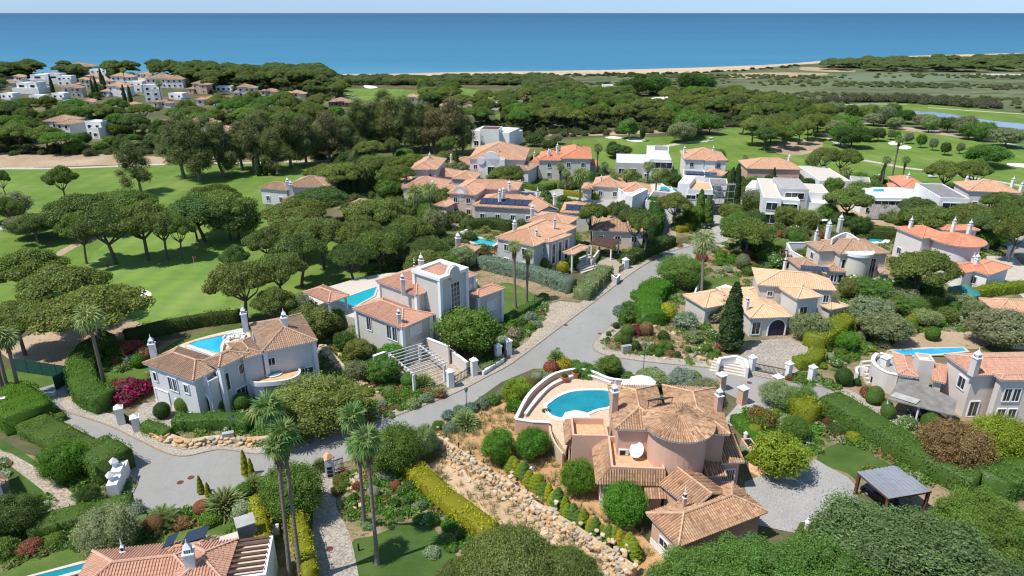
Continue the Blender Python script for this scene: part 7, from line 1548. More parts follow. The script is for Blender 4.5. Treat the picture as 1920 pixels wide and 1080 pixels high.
broad(1640,545,70,4.5,'mid'); broad(1700,570,60,4,'mid'); broad(1660,610,90,5,'olive'); broad(1590,640,44,3,'bright'); broad(1420,370,60,8,'olive'); broad(1378,418,50,6,'mid'); broad(1300,400,40,6,'mid',word='columnar dense tree')
broad(250,655,40,3,'red'); broad(272,665,34,2.6,'brown'); broad(745,480,60,5,'olive'); broad(830,500,60,6,'mid'); broad(865,480,50,5,'sage'); broad(1095,700,50,3,'mid'); broad(900,465,40,3,'mid')
broad(15,960,90,4.5,'dark'); broad(120,865,76,4,'bright'); broad(165,925,36,3,'dark',word='cloud-pruned small tree'); broad(200,1000,100,4.5,'sage',word='spreading bush'); broad(795,820,44,5.5,'sage',word='airy tree'); broad(740,840,90,5,'mid',word='airy tree')
for x, y, w, h, c, lb in [(1725,1060,300,9,'bigsage','enormous feathery green tree at the lower right corner'),(1560,1092,220,7.5,'mid','wide green tree crown at the picture bottom right of the garage roof'),(1430,1100,200,7,'mid','wide green tree crown at the picture bottom touching the garage roof'),(1310,1112,170,7,'mid','dense green tree crown at the picture bottom below the white plinth'),(1850,990,170,6,'mid','broad green tree crown above the feathery tree at the right edge')]:
    o = broad(x, y, w, h, c, label=lb, protos=BROAD_BIG)
pine(960,1065,230,9,'pine2',protos=PINE_BIG); pine(1060,1075,150,8,'pine2',protos=PINE_BIG); pine(860,1085,120,7,'pine2',protos=PINE_BIG)
for x, y, w, h, c in [(1366,655,44,11.5,'cyp'),(1376,388,20,12,'cyp'),(1367,388,18,11,'cyp'),(1310,420,22,9,'mid'),(1325,424,20,8,'mid'),(857,330,11,9,'cyp'),(743,342,7,6,'cyp'),(837,348,6,4.5,'cyp'),(868,344,5,4,'cyp'),(1448,350,10,6,'cyp'),
      (642,378,16,9,'cyp'),(652,376,16,8.5,'cyp'),(664,374,16,9,'cyp'),(676,372,15,8,'cyp'),(688,370,15,8.5,'cyp'),(698,368,15,8,'cyp'),(486,330,11,9,'cyp'),(498,329,11,10,'cyp'),(512,328,11,9,'cyp'),
      (192,158,7,12,'cyp'),(177,184,6,12,'cyp'),(184,182,7,13,'cyp'),(200,177,7,12,'cyp'),(235,190,7,10,'cyp'),(246,192,7,10,'cyp'),(100,174,7,12,'cyp'),(490,238,6,9,'cyp'),(1650,350,9,7,'cyp')]:
    shrub(x, y, w, h, c, 'cypress')
for x, y, w in [(306,782,30),(347,772,32),(383,772,32),(413,770,30),(455,766,32),(1022,508,26),(1049,488,22),(1075,500,22),(1155,616,12),(1141,630,10),(1176,632,26),(1160,642,16),(1174,648,22),(1191,656,18),(1224,660,17),(1238,655,14),(1235,668,17),(1254,658,16),(1325,662,18),(1345,665,12),(1024,790,26),(1200,610,16),(1139,640,9),(1290,660,12),(1270,670,12),(1746,637,26),(1663,782,26),(1640,750,28),(1580,720,32),(1742,808,36),(1662,770,20),(1606,722,14)]:
    shrub(x, y, w, 1.05, random.choice(['mid','dark','mid']), 'ball')
shrub(1055,512,24,1.0,'yellow','ball'); shrub(1250,600,34,1.05,'yellow','ball'); shrub(988,762,26,1.0,'purple','ball'); shrub(913,612,24,.6,'yellow','ball'); shrub(1536,540,20,1,'lime','ball')
for x, y, w, hr, c, fl in [(238,748,80,.6,'purple','leaf_magenta'),(262,738,60,.7,'purple','leaf_magenta'),(705,635,60,1.3,'sage','leaf_violet'),(720,625,44,1.2,'sage','leaf_violet'),(1640,560,90,.8,'mid','leaf_white'),(1600,548,60,.9,'mid','leaf_white'),(1495,440,36,1,'mid','leaf_white'),(1440,485,40,1,'mid','leaf_white'),(1450,500,40,1,'mid','leaf_white'),(1530,435,30,1,'mid','leaf_white'),(1700,800,40,.9,'mid','leaf_white'),(1430,800,60,1,'mid','leaf_red'),(1418,780,40,1,'olive','leaf_red'),(637,905,30,1,'mid','leaf_red'),(632,925,26,.8,'mid','leaf_red'),(1060,690,36,.9,'yellow','leaf_yellow'),(1040,708,24,.8,'yellow','leaf_yellow'),(1210,708,34,.8,'yellow','leaf_yellow'),(1310,370,40,1,'mid','leaf_white'),(1195,625,34,.7,'purple','leaf_magenta'),(1000,850,40,1,'brown','leaf_red'),(1030,825,32,1,'brown',None),(810,1040,34,.8,'sage','leaf_white'),(485,950,40,.8,'mid',None),(820,245,30,1,'mid',None),(535,365,24,.6,'purple','leaf_magenta'),(715,335,30,1,'lime',None),(1360,600,50,1.2,'sage',None),(1330,600,50,1.1,'olive',None),(1285,615,50,.9,'blue',None),(1300,640,40,.8,'sage',None),
     (1175,605,36,1.1,'mid',None),(1160,590,30,1,'blue',None),(1180,580,30,1.1,'mid',None),(1195,560,34,1,'mid',None),(1212,545,34,1,'mid',None),(725,895,30,.8,'blue',None),(735,870,24,.8,'blue',None),(755,925,30,1,'mid',None),(762,945,24,1,'mid',None),(700,880,40,.8,'mid',None),(760,890,30,1,'deep',None),(770,915,30,1,'deep',None),(690,985,34,.8,'sage',None)]:
    shrub(x, y, w, hr, c, 'shrub', fl)
COLS = ['mid','mid','mid','dark','sage','olive','blue','bright','lime','grey','brown','deep','red']
def fill(poly, n, mind, Rr=(.5,1.3), cols=COLS, fl=.12):
    def f(px, py, x, y):
        R = random.uniform(*Rr); s = depth(Vector((x,y,0)))/FOC; q = random.random()
        shrub(px, py, 2*R/s, random.uniform(.7,1.15), random.choice(cols), 'ball' if q < .14 else 'shrub', random.choice(['leaf_white','leaf_yellow','leaf_red']) if random.random() < fl*.5 else None)
    scatter_px(poly, n, mind, f, True)
fill([(185,665),(255,645),(278,680),(262,735),(215,745),(190,710)], 20, 1.8)
fill([(605,640),(650,620),(690,640),(720,700),(830,745),(820,758),(700,795),(640,760),(605,700)], 42, 1.9)
fill([(830,640),(870,660),(930,640),(1000,595),(1015,610),(960,655),(905,690),(880,690)], 20, 1.7)
fill([(1150,590),(1210,540),(1290,590),(1340,635),(1370,680),(1250,672),(1160,655)], 18, 2.2)
fill([(1420,730),(1520,700),(1560,740),(1480,800),(1430,860),(1400,800)], 26, 1.9); fill([(1570,600),(1700,560),(1830,600),(1820,615),(1740,612),(1690,630),(1620,670),(1560,700),(1530,690)], 40, 2.0)
fill([(1380,860),(1470,880),(1500,850),(1440,810)], 12, 1.8); fill([(1560,820),(1620,835),(1540,790)], 6, 1.8); fill([(1620,740),(1700,790),(1800,860),(1740,850),(1640,800)], 16, 1.9)
fill([(640,890),(740,880),(800,960),(760,1000),(680,990),(650,960)], 18, 1.7, (.35,.8)); fill([(760,960),(840,985),(920,1040),(860,1060),(800,985)], 14, 1.6, (.5,.9), ['mid','bright','deep'])
fill([(0,1040),(120,1000),(240,960),(420,930),(490,900),(500,960),(430,975),(260,1005),(90,1040)], 44, 2.0, (.8,1.6)); fill([(0,960),(60,960),(50,1000),(0,1040)], 8, 2)
fill([(960,770),(1000,715),(1060,684),(1140,690),(1120,697),(1050,700),(1000,735),(975,775)], 18, 1.6); fill([(1150,700),(1340,728),(1350,745),(1250,720),(1160,712)], 14, 1.7, (.8,1.4))
fill([(820,800),(860,775),(945,740),(955,748),(880,785),(835,815)], 22, 1.5, (.9,1.3), ['blue','sage','blue','mid'], 0)
fill([(1290,480),(1420,455),(1500,470),(1400,520),(1330,500)], 30, 2.2, (.8,1.6)); fill([(1390,450),(1500,440),(1560,448),(1480,470)], 16, 2.2, (.8,1.6)); fill([(640,520),(740,480),(830,480),(880,500),(700,515),(620,555)], 26, 2.2, (.8,1.6), ['mid','sage','red','bright','mid'])
def fillt(poly, n, mind, R, h, cols, protos=None):
    def f(px, py, x, y):
        cl = random.choice(cols); r = random.uniform(*R); hh = random.uniform(*h); put_tree(protos or random.choice([BROAD, BROAD, OLIVE]), 'broadleaf_tree', (x, y, 0), r/3.1, hh/6.1, cl, NAMEC[cl]+' bushy tree', 'bushy trees')
    scatter_px(poly, n, mind, f, True)
TC = ['mid','dark','sage','olive','mid','pine2']
fillt([(640,300),(1000,305),(1100,330),(900,345),(660,330)], 20, 5, (2,3.2), (3.5,6), TC); fillt([(640,360),(830,380),(860,450),(760,470),(640,420)], 12, 5, (2.4,4), (5,8), TC); fillt([(1100,335),(1290,345),(1330,385),(1180,395),(1060,360)], 12, 5, (1.8,3), (3,5), TC)
fillt([(1330,400),(1440,395),(1600,405),(1620,470),(1480,440),(1340,440)], 12, 5, (2,3.2), (4,6), TC); fillt([(1340,340),(1640,350),(1700,400),(1540,400)], 12, 6, (2,3), (4,6), TC); fillt([(1700,430),(1920,400),(1920,470),(1740,470)], 10, 6, (2.2,3.4), (4,7), TC)
fillt([(1560,560),(1720,545),(1900,600),(1700,620)], 12, 4.5, (1.6,2.6), (2.6,4.5), TC); fillt([(1080,290),(1300,295),(1420,310),(1560,320),(1300,300)], 8, 6, (2,3), (3.5,5), TC)
fillt([(1390,460),(1500,455),(1520,500),(1400,500)], 8, 4, (1.4,2.2), (2.4,4), TC); fillt([(600,610),(650,600),(720,720),(660,740)], 6, 4, (1.4,2.2), (2.4,4), TC)
# loose cover in the beds
CP = [[(175,650),(300,640),(290,700),(262,750),(200,750),(160,700)],[(600,600),(700,610),(840,740),(700,795),(560,835),(470,840),(330,815),(480,760),(600,730)],[(850,640),(1030,560),(1020,610),(950,660),(880,690)],[(1120,640),(1210,540),(1310,480),(1500,450),(1560,560),(1400,560),(1340,640),(1400,700),(1180,668)],
      [(1400,720),(1530,700),(1700,820),(1860,930),(1600,880),(1520,850),(1400,870)],[(1540,560),(1900,580),(1900,640),(1700,620),(1560,700)],[(620,330),(1340,330),(1900,370),(1900,520),(1500,470),(1300,470),(1180,500),(900,490),(760,430),(640,400)],[(600,520),(880,470),(900,500),(640,560)],[(0,860),(200,900),(480,930),(500,1000),(0,1080)],[(640,890),(760,870),(930,1040),(880,1100),(780,1000),(650,970)]]
cover = []
for i, pp in enumerate(CP): cover += rand_in(pp, [220,620,260,420,480,620,2600,420,420,170][i], foot=True)
random.shuffle(cover)
for nm, k0, k1, cl, lb in (('ground_cover',0,.58,'mid','low green ground cover filling the garden beds'),('grey_ground_cover',.58,.68,'grey','low silver-grey cushions in the garden beds'),('bright_ground_cover',.68,.88,'bright','bright green low plants in the garden beds'),('dry_ground_cover',.88,1,'brown','brownish dry low plants in the garden beds')):
    q = cover[int(len(cover)*k0):int(len(cover)*k1)]; scatter_stuff(nm, q, CLUMP, .62, GREEN[cl], lb, smin=.4, smax=1.6)
mid = [p for pp, n in (([(620,300),(1340,330),(1920,362),(1920,470),(1500,450),(1340,430),(1180,440),(900,420),(760,420),(640,400)], 900),([(640,400),(880,420),(880,500),(640,555)], 160)) for p in rand_in(pp, n, foot=True)]
scatter_stuff('garden_shrubbery', mid, SHRUB, 1.5, (.14,.19,.06), 'mixed shrubbery packed between the middle villas', smin=.6, smax=1.5, sz=1.0)
grass = rand_in([(770,845),(800,825),(960,920),(1210,1110),(1000,1110),(850,930)], 170)+rand_in([(800,820),(960,735),(1200,1000),(1280,1100),(1000,950)], 420, foot=True)+rand_in([(1120,655),(1210,580),(1340,640),(1340,690)], 260, foot=True)+rand_in([(765,835),(800,822),(830,860),(800,870)], 200)
scatter_stuff('dry_grass', grass, TUFT, 1.1, (.34,.30,.16), 'dry grass tufts over the sandy slope')
# palms
for a in [(566,1100,531,815,16,70,'tall fan palm with the biggest crown, right one of the pair over the drive hedge'),(545,1090,520,838,15.5,56,'tall fan palm, left one of the pair over the drive hedge'),(708,1058,688,828,14,68,'tall fan palm rooted in the oval lawn'),(684,985,672,838,11.5,58,'tall fan palm rooted in the rockery beside the drive'),(508,838,502,768,6,76,'short-trunked fan palm in front of the lavender villa'),(672,845,656,790,5.5,60,'short fan palm at the kerb below the big round tree')]:
    palm(*a[:6], near=True, label=a[6])
for a in [(966,577,964,462,11.5,36),(987,567,990,477,9.5,32),(1314,577,1320,452,12,56),(785,407,780,362,6.5,52),(808,430,807,358,10.5,40),(795,408,790,366,6.3,44),(197,722,170,612,11.5,66),(18,745,14,650,10,60),(38,742,32,652,9.5,56),(8,740,-4,640,10,50),
          (1087,378,1085,338,8,42),(1083,318,1081,288,8,20),(1119,332,1119,290,10,26),(1150,365,1148,335,6,24),(1172,362,1171,334,6,26),(1213,358,1210,325,8,28),(1228,380,1229,334,9,26),(1132,350,1130,318,7,22),(1060,365,1064,330,7,20),(1672,335,1676,291,13,22),(1688,352,1692,322,9,22),(1652,352,1654,322,9,24),(1582,345,1594,342,4,34),(716,345,717,316,6,32),
          (305,200,307,168,13,18),(237,167,238,140,13,14),(152,240,152,226,6,16),(1180,262,1183,248,8,18),(945,300,944,284,6,12),(1397,330,1398,295,6,16),(540,285,541,258,10,20),(1050,340,1049,320,5,22)]:
    palm(*a)
for a in [(872,792,62,'fan'),(792,718,50,'fan'),(303,978,76,'fea'),(420,950,90,'fan'),(960,740,40,'fan'),(1012,702,34,'fan'),(1043,668,40,'fan'),(905,560,26,'fan'),(475,905,50,'fea'),(1680,540,30,'fan'),(1500,620,26,'fan'),(230,955,60,'fea'),(600,870,40,'fan'),(1130,690,50,'fea'),(930,400,28,'fea'),(885,440,26,'fea'),(910,430,24,'fea'),(1630,680,30,'fan')]: lowpalm(*a)
# small upright conifers along the ochre slope
NUM = ['first','second','third','fourth','fifth','sixth','seventh','eighth','ninth','tenth','eleventh','twelfth','thirteenth','fourteenth','fifteenth','sixteenth','seventeenth','eighteenth','nineteenth','twentieth']; NUM += ['twenty-'+q for q in NUM[:9]]+['thirtieth']+['thirty-'+q for q in NUM[:9]]
row = smooth(W([(948,872),(985,898),(1030,935),(1075,975),(1110,1000),(1150,1020),(1190,1045)]), 5, False)
for i, (x, y) in enumerate(row):
    px, py = proj(Vector((x,y,0))); o = shrub(px+random.uniform(-3,3), py+random.uniform(-2,3), random.uniform(18,26), random.uniform(1.6,2.6), random.choice(['yellow','lime','mid','lime']), 'cypress'); o.scale.x *= 1.2; o.scale.y *= 1.2; PLANTS[-1] = (*PLANTS[-1][:1], 'small yellow-green conifer in the slope row', *PLANTS[-1][2:5], 'small conifers in a row', 'conifer'); o['label'] = f'small pointed conifer in the slope row, {NUM[i]} from the top'
for x, y, w, h in [(378,925,13,2.4),(392,932,12,2.0),(462,892,15,3.6),(474,900,13,3.0)]: shrub(x,y,w,h,'yellow','cypress')
# ------------------------------------------------------------------ stone retaining wall, banks and rocks
def rock_mesh(seed):
    rr = random.Random(seed); mb = MB(); vs = []
    for x in (-.5,.5):
        for y in (-.5,.5):
            for z in (-.5,.5): vs.append((x*rr.uniform(.75,1), y*rr.uniform(.7,1), z*rr.uniform(.7,1)))
    vs += [(0,0,.56),(0,-.6,0),(.58,0,0),(-.58,0,0),(0,.6,0)]
    fs = [(1,3,8),(3,7,8),(7,5,8),(5,1,8),(0,1,9),(1,5,9),(5,4,9),(4,0,9),(4,5,10),(5,7,10),(7,6,10),(6,4,10),(0,2,11),(2,3,11),(3,1,11),(1,0,11),(2,6,12),(6,7,12),(7,3,12),(3,2,12)]
    mb.add(vs, fs); return mb_mesh(mb, 'stone', [M['stone']])
ROCK = [rock_mesh(i) for i in range(6)]
def stone_wall(px, hgt, n_rows, sz, label, name='stone_retaining_wall', back=0.0, maxn=298, z0=0.0, sm=4, lean=.36):
    pts = smooth(W(px), sm, False); rs = [Vector(pts[0])]
    e = empty(name, (pts[0][0], pts[0][1], 0), label, 'stone wall'); core = ribbon('bank', pts, sz*lean*2, sz*lean*n_rows+.5, 0, hgt*.8, M['sandsoil'], None, e); cnt = 0
    for r in range(n_rows):
        d_ = random.uniform(0, sz); 
        i = 0; acc = 0.0; L = [0.0]
        for k in range(len(pts)-1): L.append(L[-1]+(Vector(pts[k+1])-Vector(pts[k])).length)
        while d_ < L[-1] and cnt < maxn:
            while i < len(L)-2 and L[i+1] < d_: i += 1
            t = (d_-L[i])/(L[i+1]-L[i]); a, b_ = Vector(pts[i]), Vector(pts[i+1]); q = a.lerp(b_, t); dr = (b_-a).normalized(); nn = Vector((-dr.y, dr.x)); ln = sz*random.choice([.5,.7,.9,1.1,1.4,1.9])
            if random.random() < .1: d_ += ln; continue
            o = link('stone', random.choice(ROCK), e); o.location = Vector((q.x+nn.x*r*sz*lean+random.uniform(-.14,.14), q.y+nn.y*r*sz*lean+random.uniform(-.14,.14), z0+hgt*(r+.5)/n_rows+random.uniform(-.1,.1)))-e.location; o.scale = (ln, sz*random.uniform(.8,1.3), hgt/n_rows*random.uniform(.8,1.6)); o.rotation_euler = (random.uniform(-.12,.12), random.uniform(-.12,.12), math.atan2(dr.y, dr.x)+random.uniform(-.4,.4)+(math.pi if random.random() < .5 else 0)); d_ += ln*1.0; cnt += 1
    return e
stone_wall([(787,824),(825,850),(880,885),(940,925),(985,960)], 1.6, 4, .44, 'rugged ochre stone retaining wall along the bare sandy plot, upper length')
stone_wall([(985,960),(1050,1000),(1110,1040),(1180,1090)], 1.4, 4, .42, 'rugged ochre stone retaining wall along the bare sandy plot, lower length')
stone_wall([(282,818),(320,835),(352,842),(400,835),(460,838),(500,835)], .9, 3, .6, 'low dry stone bank below the hedge of the lavender villa', maxn=160)
stone_wall([(600,655),(640,700),(680,730)], .8, 2, .7, 'line of stones stepping down between the lavender and tower villas', maxn=60); stone_wall([(860,770),(820,780),(760,800)], .01, 1, .01, 'x', maxn=0) if False else None
rub = []
for p0, p1 in (((787,824),(880,885)),((880,885),(985,960)),((985,960),(1110,1040)),((1110,1040),(1180,1090))):
    A, Bq = P(*p0), P(*p1); d_ = (Bq-A); nn = Vector((-d_.y, d_.x, 0)).normalized()
    for k in range(70): q = A+d_*random.random()+nn*random.gauss(.3, .9); rub.append((q.x, q.y, max(.05, min(1.3, .9+(nn.dot(q-A)-.3)*.5)) if nn.dot(q-A) > 0 else .06))
scatter_stuff('stone_rubble', rub, ROCK, .34, (1,1,1), 'broken stone rubble strewn along the ochre wall', smin=.4, smax=1.6, sz=.6)
def rocks(poly, n, label, sz=(.3,.8)):
    for x, y, z in rand_in(poly, n, foot=True):
        o = link('rock', random.choice(ROCK), None, (x, y, .08)); s_ = random.uniform(*sz); o.scale = (s_*1.3, s_, s_*.6); o.rotation_euler = (0,0,random.uniform(0,6.28)); px, py = proj(o.location); PLANTS.append((o, 'pale ochre rock', px, py, s_, label, 'rock'))
rocks([(1150,620),(1230,600),(1350,650),(1370,685),(1200,668)], 60, 'rocks of the corner rock garden'); rocks([(640,890),(680,880),(690,970),(655,980)], 26, 'rocks beside the palm drive', (.3,.7)); rocks([(620,650),(690,690),(720,740),(660,730)], 30, 'rocks between the two left villas'); rocks([(790,830),(990,960),(1180,1080),(1000,1000)], 50, 'rocks at the foot of the stone wall', (.15,.4))
rocks([(860,790),(1000,780),(1000,800),(880,830)], 10, 'stones on the ochre slope', (.1,.3))
# ------------------------------------------------------------------ vehicles, people, street things
def car(x, y, ang, m, label, cat='car', L_=4.4, Wd=1.8, name='parked_car', z=0.0, van=False):
    c = P(x, y, z); e = empty(name, c, label, cat); ca, sa = math.cos(ang), math.sin(ang)
    def T(u, v, zz): return (c.x+u*ca-v*sa, c.y+u*sa+v*ca, c.z+zz)
    def loft(prof, hw, mt, nm, par=e, top=.86):
        mb = MB(); n = len(prof); vs = [T(u, -hw*(1 if zz < .75 else top), zz) for u, zz in prof]+[T(u, hw*(1 if zz < .75 else top), zz) for u, zz in prof]; mb.add(vs, [(i, (i+1)%n, n+(i+1)%n, n+i) for i in range(n)]); mb.add(vs[:n], [tuple(range(n))]); mb.add(vs[n:], [tuple(reversed(range(n)))]); return mb.build(nm, mt, par)
    l = L_/2; hz = 1.9 if van else 1.45
    loft([(-l,.28),(-l,.72),(-l+.12,.86),(-l*.25,.93),(l*.9,.92),(l,.75),(l,.28)] if not van else [(-l,.28),(-l,.75),(-l+.3,.95),(l*.98,.98),(l,.28)], Wd/2, M[m], 'body', top=1)
    cab = [(-l*.42,.9),(-l*.12,hz-.05),(l*.5,hz),(l*.88,.92)] if not van else [(-l*.62,.94),(-l*.4,hz-.05),(l*.96,hz),(l*.98,.95)]
    g = loft([(u, zz-.06 if zz > 1.2 else zz) for u, zz in cab], Wd/2-.03, M['glass'], 'glasshouse', top=.82)
    loft([(cab[1][0]+.05,hz-.12),(cab[1][0]+.1,hz-.02),(cab[2][0]-.05,hz+.02),(cab[2][0]+.02,hz-.12)], Wd/2*.82, M[m], 'roof_panel', g, top=1)
    for u in (-l*.62, l*.62):
        for v in (-Wd/2+.08, Wd/2-.08): mb = MB(); p0, p1 = Vector(T(u, v-.1, .32)), Vector(T(u, v+.1, .32)); mb.tube([p0, p1], .32, 14); wq = mb.build('wheel', M['rubber'], e); mb = MB(); mb.tube([Vector(T(u, v-.115, .32)), Vector(T(u, v+.115, .32))], .18, 10); mb.build('rim', M['carsilver'], wq)
    for v in (-Wd*.34, Wd*.34): mb = MB(); mb.cbox(T(-l+.02, v, .62), .08, .32, .14, ang); mb.build('headlight', M['dishwhite'], e); mb = MB(); mb.cbox(T(l-.02, v, .66), .06, .3, .14, ang); mb.build('tail_light', M['redcloth'], e)
    return e
car(1280,405,.5,'carsilver','silver car parked by the gate behind the thin umbrella pine'); car(1325,426,1.3,'carblack','dark car nose showing beside the tall dense conifers at the street mouth')
car(1540,426,.1,'carwhite','white van parked below the building site','van',4.8,1.9,'parked_van',van=True); car(1738,786,-.25,'carblack','black car parked under the weathered board roof',L_=4.6); car(1655,937,-1.0,'carblack','dark car under the sheet metal roof'); car(1845,420,1.4,'carsilver','silver car parked on the street right of the umbrella pines')
def cart(x, y, label, ang=0):
    c = P(x, y); e = empty('golf_cart', c, label, 'golf cart', 'golf carts'); b = MB(); b.cbox(c+Vector((0,0,.3)), 2.3, 1.2, .5, ang); b.build('body', M['carwhite'], e); b = MB(); b.cbox(c+Vector((0,0,1.75)), 1.7, 1.2, .08, ang); b.build('roof', M['carwhite'], e)
    for u in (-.75,.75):
        for v in (-.5,.5): b = MB(); q = c+Vector((u,v,.8)); b.tube([q, q+Vector((0,0,.95))], .03, 4); b.build('strut', M['darkmetal'], e); b = MB(); q = c+Vector((u*1.1,v,.25)); b.tube([q-Vector((0,.08,0)), q+Vector((0,.08,0))], .25, 10); b.build('wheel', M['rubber'], e)
    b = MB(); b.cbox(c+Vector((.1,0,.8)), .6, 1.1, .15, ang); b.build('seat', M['darkmetal'], e)
cart(1332,266,'white golf cart on the pale path across the fairway'); cart(1617,247,'white golf cart among trees at the pond path'); cart(1645,338,'white golf cart beyond the low white block house'); cart(1748,333,'white golf cart on the path in front of the spreading pines'); cart(652,183,'white golf cart at the far golf clearing'); cart(662,184,'second white golf cart at the far golf clearing, further right')
def person(x, y, label, top='redcloth', ang=0.0, s=1.0):
    c = P(x, y); e = empty('person', c, label, 'person')
    me = bpy.data.meshes.new('body'); V = [(0,0,.95),(0,0,1.15),(0,0,1.38),(0,0,1.50),(0,0,1.60),(0,.01,1.70),(-.20,0,1.40),(-.27,.02,1.12),(-.20,-.16,.95),(.20,0,1.40),(.27,.02,1.12),(.16,-.20,.98),(-.10,0,.88),(-.13,-.02,.48),(-.13,.02,.06),(-.13,-.14,.03),(.10,0,.88),(.14,.02,.48),(.14,.04,.06),(.14,-.12,.03)]
    E = [(0,1),(1,2),(2,3),(3,4),(4,5),(2,6),(6,7),(7,8),(2,9),(9,10),(10,11),(0,12),(12,13),(13,14),(14,15),(0,16),(16,17),(17,18),(18,19)]
    rad = [.15,.14,.17,.06,.10,.09,.07,.05,.04,.07,.05,.04,.10,.07,.05,.04,.10,.07,.05,.04]
    me.from_pydata(V, E, []); o = link('body', me, e); md = o.modifiers.new('skin', 'SKIN'); 
    for i, r in enumerate(rad): me.skin_vertices[0].data[i].radius = (r, r*.8) if me.skin_vertices else (r, r)
    return e, o
def person2(x, y, label, top='redcloth', bottom='navycloth_archshade'):
    c = P(x, y); e = empty('person', c, label, 'person'); b = MB(); I = lambda px, pz, py=0: c+Vector((px, py, pz))
    mats = [M[top], M[bottom], M['skin']]
    for sx in (-1, 1):
        b.tube([I(.1*sx,.95), I(.12*sx,.5,-.02), I(.13*sx,.1,.02)], [.11,.075,.05], 8, 1); b.tube([I(.13*sx,.08,.04), I(.14*sx,.04,-.16)], [.055,.04], 6, 1)
        b.tube([I(.19*sx,1.42), I(.27*sx,1.15,-.03)], [.07,.055], 7, 0); b.tube([I(.27*sx,1.15,-.03), I(.14*sx,.96,-.24)], [.05,.035], 7, 2)
    b.tube([I(0,.88), I(0,1.05), I(0,1.3), I(0,1.47)], [.15,.15,.2,.1], 10, 0); b.tube([I(0,1.47), I(0,1.56)], [.055,.055], 7, 2); b.tube([I(0,1.54), I(0,1.62,-.01), I(0,1.72), I(0,1.78)], [.06,.1,.1,.04], 10, 2)
    b.build('body', mats, e); b = MB(); b.tube([I(0,1.70,.01), I(0,1.77,.01), I(0,1.81,.01)], [.115,.11,.05], 10); b.build('cap', M[bottom], e); return e
person2(203,503,'golfer in a red top and dark trousers standing on the fairway beside the pine shadows')
c = P(365,500); e = empty('golf_flag', c, 'red golf flag on a thin pole on the putting green', 'golf flag'); b = MB(); b.tube([c, c+Vector((0,0,2.3))], .03, 5); b.build('pole', M['dishwhite'], e); b = MB(); b.box(c+Vector((.03,0,1.85)), (.55,0,0), (0,.03,0), (0,0,.4)); b.build('flag', M['redcloth'], e)
def lamp(x, y, hgt, label):
    c = P(x, y); e = empty('street_lamp', c, label, 'street lamp', 'green street lamps'); b = MB(); b.lathe(c, [(.12,0),(.12,.5),(.05,.6),(.045,hgt)], 8); b.build('post', M['greenmetal'], e); b = MB(); b.lathe(c+Vector((0,0,hgt)), [(.05,0),(.17,.1),(.24,.5),(.2,.52)], 6); b.build('lantern', M['glassgreen'], e); b = MB(); b.lathe(c+Vector((0,0,hgt+.52)), [(.3,0),(.15,.18),(.03,.3),(0,.42)], 8); b.build('lantern_hood', M['greenmetal'], e)
lamp(1206,695,3.6,'green street lamp standing before the blue-green bush on the side road'); lamp(444,832,3.4,'green street lamp by the stone bank of the lavender villa'); lamp(1002,590,3.2,'green street lamp at the paved bay hedge'); lamp(875,775,3.2,'green street lamp rising from the grey-green hedge of the main road'); lamp(1623,425,3.4,'street lamp near the grey screen wall'); lamp(1850,445,3.6,'street lamp on the grass strip of the right-hand street')
def cab(x, y, w_, d_, h_, label, m='slate_grey', ang=.3):
    c = P(x, y); e = empty('utility_cabinet', c, label, 'utility cabinet'); b = MB(); b.cbox(c, w_, d_, h_, ang); b.build('body', M[m], e); b = MB(); b.cbox(c+Vector((0,0,h_)), w_*1.06, d_*1.06, .06, ang); b.build('lid', M[m], e); b = MB(); b.cbox(c+Vector((math.sin(ang)*d_*.5,-math.cos(ang)*d_*.5-.01,h_*.12)), w_*.42, .03, h_*.75, ang); b.build('door', M['concrete'], e)
cab(1174,662,1.5,.6,1.3,'pale grey utility cabinet at the foot of the rock garden','concrete'); cab(430,828,1.3,.6,1.3,'grey utility cabinet beside the lamp on the stone bank','concrete'); cab(1639,722,.9,.8,1.2,'black waste bin beside the silvery bush','blackplastic')
for x, y, hg, l in ((229,795,2.4,'left pillar of the lavender villa gate with pointed cap'),(258,808,2.0,'right pillar of the lavender villa gate with pointed cap')): pillar(x, y, hg, .9, 'white '+l)
gate((236,792),(253,804),1.3,'low curved grey gate of the lavender villa'); gate((588,893),(612,886),1.5,'grey bar gate left of the mailbox pillar at the palm drive',bars=10); gate((628,884),(644,878),1.5,'grey bar gate right of the mailbox pillar at the palm drive',bars=8)
c = P(620,893); e = empty('mailbox_pillar', c, 'white mailbox pillar with gold-tiled cap and dark slots at the palm drive gate', 'gate pillar'); b = MB(); b.cbox(c, 1.0, .9, 2.6, .25); b.build('shaft', M['white'], e); b = MB(); b.lathe(c+Vector((0,0,2.6)), [(.72,0),(.72,.12),(.3,.6),(.06,.75),(0,.95)], 4); b.build('cap', M['terracotta'], e)
for k in range(3): b = MB(); b.cbox(c+Vector((.12,-.46,.25+k*.5)), .6, .05, .36, .25); b.build('letter_slot', M['darkmetal'], e)
for x, y, hg, l in ((1390,757,2.4,'pink gate pillar with white cap behind the villa'),(1455,735,2.4,'pink gate pillar with white cap at the lane hedge'),(1350,731,2.4,'pink gate pillar with white cap on the side road')): pillar(x, y, hg, 1.0, l, 'pink')
for x, y, l in ((1408,696,'white gate pillar by the steps of the cobbled court'),(1476,708,'white gate pillar right of the cobbled court gate'),(1520,715,'small white wall pillar beside the cobbled court hedge')): pillar(x, y, 2.3, .8, l)
